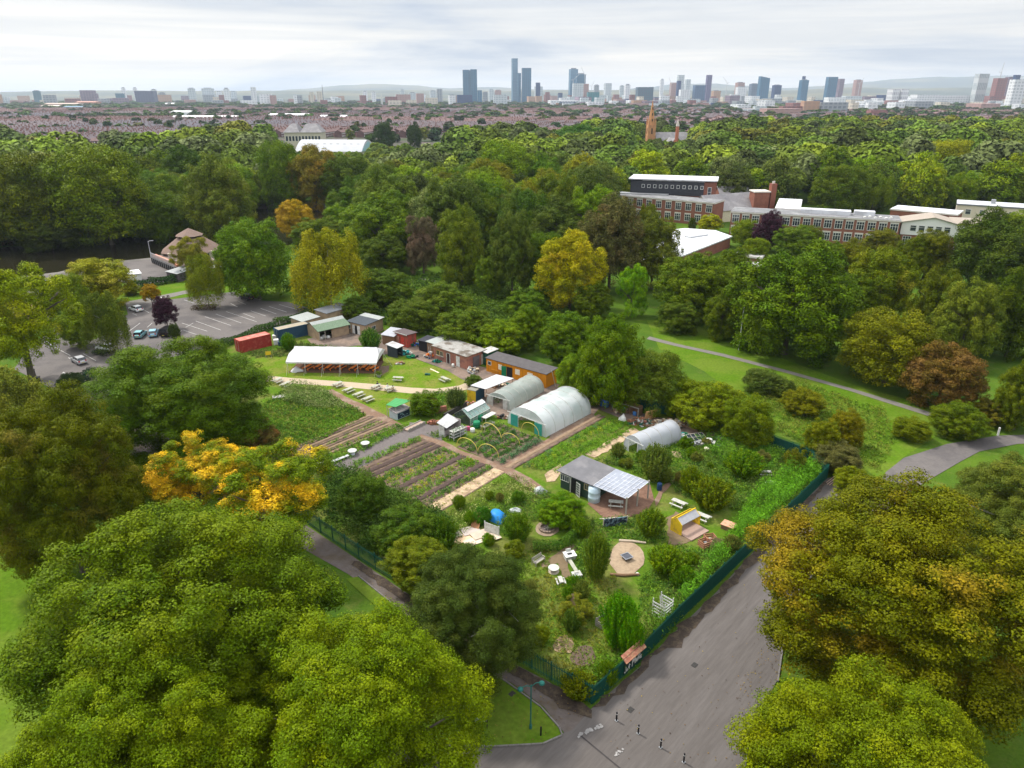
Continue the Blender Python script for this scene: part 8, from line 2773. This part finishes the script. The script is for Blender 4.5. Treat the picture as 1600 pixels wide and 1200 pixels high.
BG = facade('blue_glass', (.030, .13, .22), .25, (.01, .05, .10), .075, .12, .8)
BG2 = facade('grey_blue_glass', (.11, .22, .32), .25, (.04, .10, .17), .075, .12, .8)
DB = facade('dark_blue', (.010, .035, .12), .35, (.01, .03, .08), .075, .12, .8)
PALE = facade('pale_tower', (.50, .54, .55), .6, (.18, .24, .28))
CRM = facade('cream_tower', (.58, .52, .42), .7, (.25, .24, .22))
BRK = facade('brick_tower', (.24, .10, .09), .8, (.12, .07, .07))
PNK = facade('pinkish_tower', (.36, .22, .19), .8, (.25, .16, .16))
MAUVE = facade('mauve_tower', (.22, .16, .20), .7, (.08, .07, .10))
WHT = facade('white_tower', (.68, .69, .70), .7, (.30, .33, .36))
GRYT = facade('grey_tower', (.28, .30, .32), .7, (.10, .12, .15))
SAN = facade('sandstone_tower', (.40, .24, .15), .8, (.3, .2, .15))
NAMES = {BG: 'blue glass', BG2: 'grey blue glass', DB: 'dark blue', PALE: 'pale grey', CRM: 'cream', BRK: 'brick red', PNK: 'pinkish', MAUVE: 'mauve', WHT: 'white', GRYT: 'grey', SAN: 'sandstone'}
def tower(x0, x1, yt, D, mat, label, cat='tower block', top='flat', yaw=.25, name='tower_block', dr=1.):
 pxm = FP / depth(D)
 W = (x1 - x0) / pxm
 h = CH + D * tan_el(yt)
 h = max(h, 8)
 c, s = math.cos(yaw), math.sin(yaw)
 lx = W / (c + s * dr)
 ly = lx * dr
 t = thing(name, label, cat, (X_at((x0 + x1) / 2, D, h / 2), D + ly, 0), yaw)
 if top == 'slope':
  MB().hexa([(-lx / 2, -ly / 2, 0), (lx / 2, -ly / 2, 0), (lx / 2, ly / 2, 0), (-lx / 2, ly / 2, 0)], [(-lx / 2, -ly / 2, h), (lx / 2, -ly / 2, h * .93), (lx / 2, ly / 2, h * .93), (-lx / 2, ly / 2, h)]).build('walls', mat, t)
 elif top == 'twin':
  MB().box(-lx / 2, -lx * .04, -ly / 2, ly / 2, 0, h * .985).box(lx * .04, lx / 2, -ly / 2 - 6, ly / 2 - 6, 0, h).box(-lx * .04, lx * .04, -ly / 2 + 8, ly / 2, 0, h * .97).build('walls', mat, t)
 else:
  MB().box(-lx / 2, lx / 2, -ly / 2, ly / 2, 0, h - (3 if top == 'plant' else 0)).build('walls', mat, t)
 if top in ('flat', 'plant'):
  k = .30
  MB().box(-lx * k, lx * k, -ly * k, ly * k, h - (3 if top == 'plant' else 0), h + 3.5).build('plant_room', GRYT, t)
 MB().box(-lx / 2 - .5, lx / 2 + .5, -ly / 2 - .5, ly / 2 + .5, 0, 6).build('podium', GRYT if mat is not GRYT else PALE, t)
 return t
SK = [
 (722, 745, 108, 4300, BG, 'wide twin slab blue glass tower standing alone left of the tallest', 'twin'),
 (799, 809, 91, 4600, BG2, 'tallest tower on the skyline, slim grey blue glass', 'none'),
 (809, 814, 114, 4700, BG, 'slim darker blue tower between the two tall glass ones', 'none'),
 (815, 830, 106, 4550, BG, 'broad blue glass tower right of the tallest', 'none'),
 (837, 844, 129, 4500, DB, 'dark blue tower with an orange base right of the tall group', 'none'),
 (835, 848, 135, 4700, PALE, 'pale tower behind the dark blue one', 'none'),
 (836, 847, 150, 4200, SAN, 'short sandstone tower below the dark blue one', 'none'),
 (889, 903, 107, 4700, BG2, 'tall grey blue tower under construction cranes', 'plant'),
 (900, 915, 115, 4600, BG, 'blue tower right of the one under the cranes', 'plant'),
 (895, 912, 130, 4300, PALE, 'pale green lower tower in front of the crane pair', 'none'),
 (911, 920, 131, 4350, PNK, 'pinkish brown block beside the pale green tower', 'none'),
 (852, 859, 144, 4200, BRK, 'brick red tower left of the crane pair', 'none'),
 (746, 753, 141, 4200, BG, 'short blue block at the foot of the twin slab tower', 'none'),
 (754, 762, 144, 4400, GRYT, 'grey block right of the twin slab tower', 'flat'),
 (763, 772, 140, 5200, PALE, 'hazy pale block left of the tallest tower', 'flat'),
 (773, 783, 141, 5200, PNK, 'hazy pinkish block left of the tallest tower', 'flat'),
 (872, 879, 145, 5000, DB, 'small dark blue block in the haze', 'none'),
 (918, 937, 144, 3900, facade('teal_glass', (.04, .20, .22), .3, (.02, .1, .12)), 'teal glass block with a dark end below the cranes', 'none'),
 (928, 936, 133, 5000, GRYT, 'grey tower behind the teal glass block', 'flat'),
 (944, 956, 130, 5400, PALE, 'pale grey slab tower in the haze', 'none'),
 (968, 975, 134, 5000, PALE, 'pale tower left of the round topped white one', 'flat'),
 (976, 985, 132, 4300, WHT, 'white stepped round topped tower', 'plant'),
 (996, 1022, 136, 3700, facade('dark_glass_box', (.07, .09, .13), .3, (.03, .16, .20), .1, .12), 'broad dark glass office block behind the spire', 'none'),
 (1031, 1037, 124, 5200, WHT, 'slim white tower right of the spire', 'flat'),
 (1047, 1057, 129, 4700, PNK, 'pinkish block left of the dark blue leaning slab', 'none'),
 (1058, 1069, 117, 4800, PALE, 'pale green tower behind the dark blue leaning slab', 'none'),
 (1057, 1064, 126, 4500, DB, 'dark blue leaning slab in front of the pale green tower', 'none'),
 (1070, 1079, 124, 4900, PALE, 'second pale green tower right of the dark blue slab', 'none'),
 (1063, 1080, 140, 4300, WHT, 'white low block under the pale green towers', 'none'),
 (1085, 1103, 133, 4300, facade('mid_blue_block', (.04, .10, .20), .4, (.02, .05, .1)), 'broad mid blue block left of the purple tower', 'none'),
 (1103, 1112, 117, 4400, facade('purple_tower_face', (.12, .10, .20), .5, (.05, .05, .1)), 'dark purple leaning tower', 'none'),
 (1113, 1127, 142, 4100, SAN, 'sandstone block right of the purple tower', 'flat'),
 (1150, 1164, 129, 4700, PNK, 'pinkish pale block left of the blue wedge', 'flat'),
 (1152, 1168, 136, 4300, WHT, 'white cylinder block under the pinkish one', 'flat'),
 (1172, 1186, 131, 4600, facade('slate_block', (.12, .16, .22), .5, (.05, .08, .12)), 'slate blue block left of the blue wedge', 'flat'),
 (1187, 1203, 119, 4400, BG, 'blue glass wedge tower with a sloping top', 'slope'),
 (1208, 1222, 133, 4700, DB, 'low dark blue block right of the blue wedge', 'flat'),
 (1250, 1264, 125, 4500, BG, 'blue stepped tower with a thin upper part', 'flat'),
 (1252, 1257, 119, 4520, DB, 'slim upper shaft of the blue stepped tower', 'none'),
 (1293, 1309, 120, 4500, BG, 'blue tower left of the grey pink one', 'none'),
 (1309, 1319, 123, 4700, MAUVE, 'grey pink tower right of the blue tower', 'none'),
 (1335, 1348, 125, 5000, PNK, 'pinkish tower under construction with a crane', 'flat'),
 (1395, 1422, 139, 3700, facade('striped_pale', (.60, .60, .60), .7, (.2, .2, .25), .1, .05), 'white and grey striped pair of slab blocks', 'twin'),
 (1527, 1545, 115, 3600, facade('striped_slab', (.46, .48, .48), .7, (.15, .2, .22), .12, .02), 'tall leaning striped slab near the right edge', 'none'),
 (1556, 1574, 122, 3500, BRK, 'reddish brown slab near the right edge', 'none'),
 (1571, 1584, 120, 3700, MAUVE, 'mauve slab between the reddish one and the white tower', 'none'),
 (1582, 1592, 117, 3650, DB, 'dark topped slab behind the white tower at the right edge', 'none'),
 (1583, 1604, 124, 2600, WHT, 'big white slab tower at the right edge', 'none'),
 (50, 61, 142, 4200, facade('teal_dull', (.06, .14, .17), .5, (.03, .08, .1)), 'dull teal block near the left end', 'flat'),
 (122, 143, 141, 3900, MAUVE, 'mauve brown office block at the left', 'none'),
 (143, 152, 146, 3900, MAUVE, 'lower mauve wing beside the office block', 'none'),
 (178, 192, 146, 4200, facade('teal_dull2', (.05, .14, .20), .5, (.03, .08, .1)), 'teal low block left of the wide dark one', 'none'),
 (190, 196, 137, 5000, WHT, 'hazy white tower behind the teal low block', 'flat'),
 (208, 214, 137, 5000, WHT, 'second hazy white tower behind the wide dark block', 'flat'),
 (206, 236, 142, 4000, facade('dark_mauve', (.08, .09, .15), .6, (.05, .05, .09)), 'wide dark slate office block at the left', 'none'),
 (235, 244, 140, 4600, PALE, 'pale tower right of the wide dark block', 'flat'),
 (246, 257, 145, 4700, GRYT, 'grey low tower in the left haze', 'flat'),
 (292, 304, 138, 4700, PALE, 'pale tower, first of the group left of centre', 'flat'),
 (313, 331, 138, 4700, PALE, 'wide pale slab, second of the group left of centre', 'flat'),
 (336, 346, 143, 4800, WHT, 'short white tower between the pale slabs', 'flat'),
 (348, 358, 138, 4500, WHT, 'white tower with a dark cap left of centre', 'plant'),
 (359, 369, 143, 4700, PALE, 'short pale tower right of the dark capped one', 'flat'),
 (391, 400, 136, 4000, WHT, 'white slab at the left of the pinkish white pair', 'none'),
 (403, 422, 147, 3500, WHT, 'broad white flats with a reddish end', 'none'),
 (420, 431, 149, 3500, PNK, 'reddish and white flats right of the broad white ones', 'none'),
 (458, 464, 149, 3700, WHT, 'small white tower left of the dark and white one', 'none'),
 (463, 472, 149, 3600, GRYT, 'dark and white tower standing over the brick streets', 'none'),
 (483, 490, 144, 4000, CRM, 'cream tower, left of a matching pair', 'none'),
 (494, 503, 143, 4000, CRM, 'cream tower, right of a matching pair', 'none'),
 (566, 574, 143, 4400, WHT, 'small white tower, left of two alike', 'flat'),
 (580, 587, 144, 4400, WHT, 'small white tower, right of two alike', 'flat'),
 (625, 632, 141, 4800, PALE, 'pale slim tower left of the pink block', 'flat'),
 (649, 662, 146, 4000, PNK, 'salmon pink block left of the twin slab tower', 'none'),
 (638, 650, 145, 4200, PALE, 'pale block beside the salmon pink one', 'flat'),
 (671, 681, 142, 4700, PALE, 'hazy pale block left of the black topped tower', 'flat'),
 (682, 691, 139, 4200, GRYT, 'dark topped tower between the pink block and the twin slab tower', 'none'),
 (700, 712, 149, 3700, WHT, 'white domed block left of the twin slab tower', 'flat'),
 (600, 620, 151, 3500, BRK, 'red roofed block with a white gable', 'none'),
 (604, 626, 157, 3100, CRM, 'cream low block with long windows', 'none'),
 (633, 650, 156, 3300, CRM, 'second cream low block beside the green belt', 'none'),
]
for (x0, x1, yt, D, mt, lb, top) in SK:
 tower(x0, x1, yt, D, mt, lb, top=top, yaw=.12 if x1 - x0 > 14 else .3, dr=.6)
CRW = M('crane_metal', (.50, .50, .50), .5)
def crane(x, yt, D, jib, label, lean=1):
 h = CH + D * tan_el(yt)
 t = thing('tower_crane', label, 'crane', (X_at(x, D, h), D, 0), 0)
 MB().box(-1.1, 1.1, -1.1, 1.1, 0, h * .8).build('mast', CRW, t)
 MB().beam((0, 0, h * .8), (lean * jib, 0, h + 6), 2.2).beam((0, 0, h * .8), (-lean * 12, 0, h * .8 + 2), 2.4).beam((-lean * 10, 0, h * .8), (lean * jib * .6, 0, h * .95), .7).build('jib', CRW, t)
crane(914, 106, 4600, 22, 'luffing crane over the blue tower', -1)
crane(896, 116, 4500, 40, 'crane in front of the grey blue tower', 1)
crane(1137, 122, 4600, 26, 'thin crane right of the purple tower', -1)
crane(1345, 123, 4900, 20, 'crane on the pinkish tower', 1)
crane(1568, 100, 3600, 3, 'tall thin crane mast above the reddish slab', 1)
crane(1049, 123, 4700, 14, 'small crane by the pinkish block', -1)
crane(925, 128, 4800, 14, 'small crane over the teal glass block', 1)
t = thing('chimney_mast', 'thin dark mast among the low blocks left of centre', 'mast', (X_at(506, 3900), 3900, 0))
MB().tube([(0, 0, 0), (0, 0, 95)], [2.2, 1.0], 8).build('shaft', M('mast_dark', (.12, .12, .14), .7), t)
t = thing('church_spire', 'small pale spire by the red roofed block', 'spire', (X_at(597, 3400), 3400, 0))
MB().box(-4, 4, -4, 4, 0, 28).build('tower', M('pale_spire', (.5, .5, .46), .8), t)
MB().lathe([(4.5, 28), (.1, 55)], n=8).build('spire', M('pale_spire', (.5, .5, .46), .8), t)
gg = random.Random(99)
LOWM = [PALE, WHT, CRM, BRK, PNK, MAUVE, GRYT, DB, SAN, WHT, PALE, BRK]
cnt = 0
for i in range(275):
 right = i % 4 != 0
 x = gg.uniform(860, 1600) if right else gg.uniform(-10, 880)
 D = gg.uniform(2900, 5400) if right else gg.uniform(3400, 5600)
 if right and x > 1150:
  D = gg.uniform(2300, 5000)
 h = gg.uniform(12, 30) if D < 3500 else gg.uniform(16, 50)
 mt = gg.choice(LOWM if x < 1150 or gg.random() < .3 else [WHT, PALE, CRM, WHT, GRYT])
 pxm = FP / depth(D)
 W = gg.uniform(22, 85)
 yt = 600 - FP * math.tan(math.atan((h - CH) / D) + PT)
 zone = 'right of the spire' if x > 1020 else 'between the glass towers and the spire' if x > 715 else 'left of the glass towers'
 tower(x - W * pxm / 2, x + W * pxm / 2, yt, D, mt, 'low %s block in the hazy city, %s' % (NAMES[mt], zone), 'building', 'none', gg.uniform(.05, .5), 'city_block', gg.uniform(.4, 1.))['group'] = 'low %s city blocks %s' % (NAMES[mt], zone)
for (x0, x1, yt, yb, mt, lb) in [(1257, 1283, 158, 178, SAN, 'orange brick corner mill before the hospital'), (1285, 1330, 160, 178, GRYT, 'blue grey long block beside the orange mill'),
        (1295, 1325, 152, 166, WHT, 'white arcaded block above the blue grey one'), (1357, 1374, 160, 175, WHT, 'bright white block before the trees'),
        (1435, 1475, 148, 160, WHT, 'long white hospital block, left one'), (1470, 1532, 149, 161, WHT, 'long white hospital block with window bands, right one'),
        (1548, 1575, 150, 166, BRK, 'dark red block beside the white slab tower'), (1200, 1260, 170, 182, PNK, 'pinkish brick flats among the trees right of the spire'),
        (1225, 1262, 166, 178, BRK, 'red brick flats with pale bands'), (1362, 1390, 172, 184, BRK, 'red roofed houses before the pine trees'),
        (858, 925, 157, 162, WHT, 'long low white building under the crane towers'), (1160, 1180, 170, 177, WHT, 'white terrace block near the spire'),
        (1180, 1200, 166, 176, PALE, 'pale office block near the spire'), (1322, 1350, 150, 160, PALE, 'pale block above the white arcaded one')]:
 D = max(600., min(G(600, yb).y, 3600))
 tower(x0, x1, yt, D, mt, lb, 'building', 'none', .08, 'city_block', .5)
HILLM = M('moorland', (.055, .068, .050), .95, .3, .0012, pos=True, c2=(.11, .10, .05), c2amt=.5, c2scale=.0006)
def hills(D, pts, wid, name='hills'):
 """a ridge surveyed along its crest: (pixel x, pixel y)"""
 m = MB()
 n = 90
 vs, fs = [], []
 g = random.Random(int(D))
 xs = [p[0] for p in pts]
 rows = 7
 for i in range(n + 1):
  x = xs[0] + (xs[-1] - xs[0]) * i / n
  k = max(j for j in range(len(pts) - 1) if pts[j][0] <= x + 1e-6)
  f = (x - pts[k][0]) / (pts[k + 1][0] - pts[k][0])
  f = f * f * (3 - 2 * f)
  y = pts[k][1] + (pts[k + 1][1] - pts[k][1]) * f
  h = max(5, CH + D * tan_el(y) + g.uniform(-4, 4))
  for r in range(rows + 1):
   s = r / rows
   Dd = D - wid * (1 - s)
   e = s * s * (3 - 2 * s)
   vs.append((X_at(x, D) * Dd / D, Dd, -2 + (h + 2) * e * (1 + (.06 * math.sin(i * .9 + r)) * (r < rows))))
  vs.append((X_at(x, D) * 1.15, D + wid, -2))
 w = rows + 2
 for i in range(n):
  for r in range(w - 1):
   fs.append((i * w + r, (i + 1) * w + r, (i + 1) * w + r + 1, i * w + r + 1))
 o = m.add(vs, fs).build(name, HILLM, None, True)
 return tag(o, kind='structure')
hills(17500, [(-300, 143), (0, 144), (250, 145), (420, 143), (470, 139), (540, 133), (590, 131.5), (640, 133), (700, 138), (760, 136), (850, 140), (960, 141), (1010, 136), (1060, 131), (1110, 131), (1160, 134), (1220, 138), (1290, 134), (1340, 129), (1400, 123), (1470, 121), (1560, 118), (1640, 119), (1900, 122)], 5000)
hills(11000, [(-400, 144), (0, 143.5), (120, 141.5), (260, 142), (420, 142), (520, 141), (640, 141), (760, 142), (900, 141), (1000, 140.5), (1200, 142), (1340, 137), (1420, 138), (1520, 137), (1700, 138), (2000, 139)], 3500)
hz = MB().box(-20500, 20500, -300, 20500, -1.0, 420).build('haze', None)
hz.data.materials.clear()
hm = bpy.data.materials.new('haze_air')
hm.use_nodes = True
ht = hm.node_tree
ht.nodes.remove(ht.nodes['Principled BSDF'])
pv = ht.nodes.new('ShaderNodeVolumePrincipled')
pv.inputs['Color'].default_value = (.74, .86, 1.0, 1)
pv.inputs['Density'].default_value = HAZE
pv.inputs['Anisotropy'].default_value = .2
ht.links.new(pv.outputs[0], ht.nodes['Material Output'].inputs['Volume'])
hz.data.materials.append(hm)
hm.cycles.homogeneous_volume = True if hasattr(hm, 'cycles') and hasattr(hm.cycles, 'homogeneous_volume') else True
tag(hz, 'pale even haze in the air over the park and city', 'haze', kind='stuff')
SUN_EL, SUN_AZ = rad(52), rad(-52)       # azimuth from +Y toward +X: light from the left, slightly behind the camera
w = bpy.data.worlds.new('World')
sc.world = w
w.use_nodes = True
t = w.node_tree
L = t.links.new
bg = t.nodes['Background']
sky = nn(t, 'ShaderNodeTexSky', sky_type='NISHITA')
sky.sun_disc = False
sky.sun_elevation = SUN_EL
sky.sun_rotation = SUN_AZ
sky.air_density = 1.2
sky.dust_density = 2.5
bg.inputs['Strength'].default_value = .10
L(sky.outputs[0], bg.inputs['Color'])
bg2 = nn(t, 'ShaderNodeBackground')
bg2.inputs['Strength'].default_value = 1.0
tc = nn(t, 'ShaderNodeTexCoord').outputs['Generated']
sp = nn(t, 'ShaderNodeSeparateXYZ')
L(tc, sp.inputs[0])
def sknoise(sc3, scale, detail=7, rough=.55, seed=0.):
 mp = nn(t, 'ShaderNodeMapping')
 mp.inputs['Scale'].default_value = sc3
 mp.inputs['Location'].default_value = (seed, seed * .7, seed * .3)
 L(tc, mp.inputs['Vector'])
 n = nn(t, 'ShaderNodeTexNoise')
 n.inputs['Scale'].default_value = scale
 n.inputs['Detail'].default_value = detail
 n.inputs['Roughness'].default_value = rough
 n.inputs['Distortion'].default_value = .4
 L(mp.outputs['Vector'], n.inputs['Vector'])
 return n.outputs['Fac']
def ramp(v, stops):
 r = nn(t, 'ShaderNodeValToRGB')
 e = r.color_ramp.elements
 while len(e) < len(stops):
  e.new(.5)
 for k, (p, c) in zip(e, stops):
  k.position = p
  k.color = (*c, 1)
 L(v, r.inputs['Fac'])
 return r.outputs['Color']
def mixc(f, a, b, typ='MIX'):
 x = nn(t, 'ShaderNodeMix', data_type='RGBA', blend_type=typ)
 if isinstance(f, float):
  x.inputs['Factor'].default_value = f
 else:
  L(f, x.inputs['Factor'])
 L(a, x.inputs['A'])
 L(b, x.inputs['B'])
 return x.outputs['Result']
base = ramp(sp.outputs['Z'], [(0.0, (.74, .77, .78)), (.012, (.86, .82, .76)), (.05, (.80, .795, .79)), (.112, (.60, .64, .71)), (.45, (1.6, 1.62, 1.66)), (1., (1.9, 1.92, 1.96))])
c1 = ramp(sknoise((1, 1, 7), 1.7, seed=SEED), [(.37, (.60, .68, .82)), (.46, (.90, .93, .98)), (.53, (1.08, 1.06, 1.03)), (.64, (1.2, 1.16, 1.10))])
c2 = ramp(sknoise((1, 1, 26), 2.6, seed=7.7), [(.36, (.90, .92, .95)), (.5, (1, 1, 1)), (.62, (1.10, 1.08, 1.05))])
deck = mixc(1.0, mixc(1.0, base, c1, 'MULTIPLY'), c2, 'MULTIPLY')
L(deck, bg2.inputs['Color'])
ms = nn(t, 'ShaderNodeMixShader')
ms.inputs['Fac'].default_value = .86
L(bg.outputs[0], ms.inputs[1])
L(bg2.outputs[0], ms.inputs[2])
L(ms.outputs[0], t.nodes['World Output'].inputs['Surface'])
ld = bpy.data.lights.new('sun', 'SUN')
ld.energy = SUNE
ld.angle = rad(6)
ld.color = (1., .955, .88)
lo = bpy.data.objects.new('sun', ld)
col.objects.link(lo)
dirv = Vector((math.sin(SUN_AZ) * math.cos(SUN_EL), math.cos(SUN_AZ) * math.cos(SUN_EL), math.sin(SUN_EL)))
lo.rotation_euler = dirv.to_track_quat('Z', 'Y').to_euler()
cd = bpy.data.cameras.new('camera')
cd.sensor_width = 36
cd.lens = 36 * FP / 1600
cd.clip_end = 60000
cd.clip_start = .5
cam = bpy.data.objects.new('camera', cd)
col.objects.link(cam)
cam.location = (0, 0, CH)
cam.rotation_euler = (math.pi / 2 - PT, 0, 0)
sc.camera = cam
vs = sc.view_settings
vs.view_transform = 'Standard'
vs.look = 'None'
vs.gamma = 1
vs.exposure = EXPO
cy = sc.cycles
cy.use_denoising = True
cy.max_bounces = 7
cy.diffuse_bounces = 3
cy.glossy_bounces = 3
cy.transmission_bounces = 3
cy.transparent_max_bounces = 10
cy.volume_bounces = 0
cy.caustics_reflective = False
cy.caustics_refractive = False
cy.sample_clamp_indirect = 6
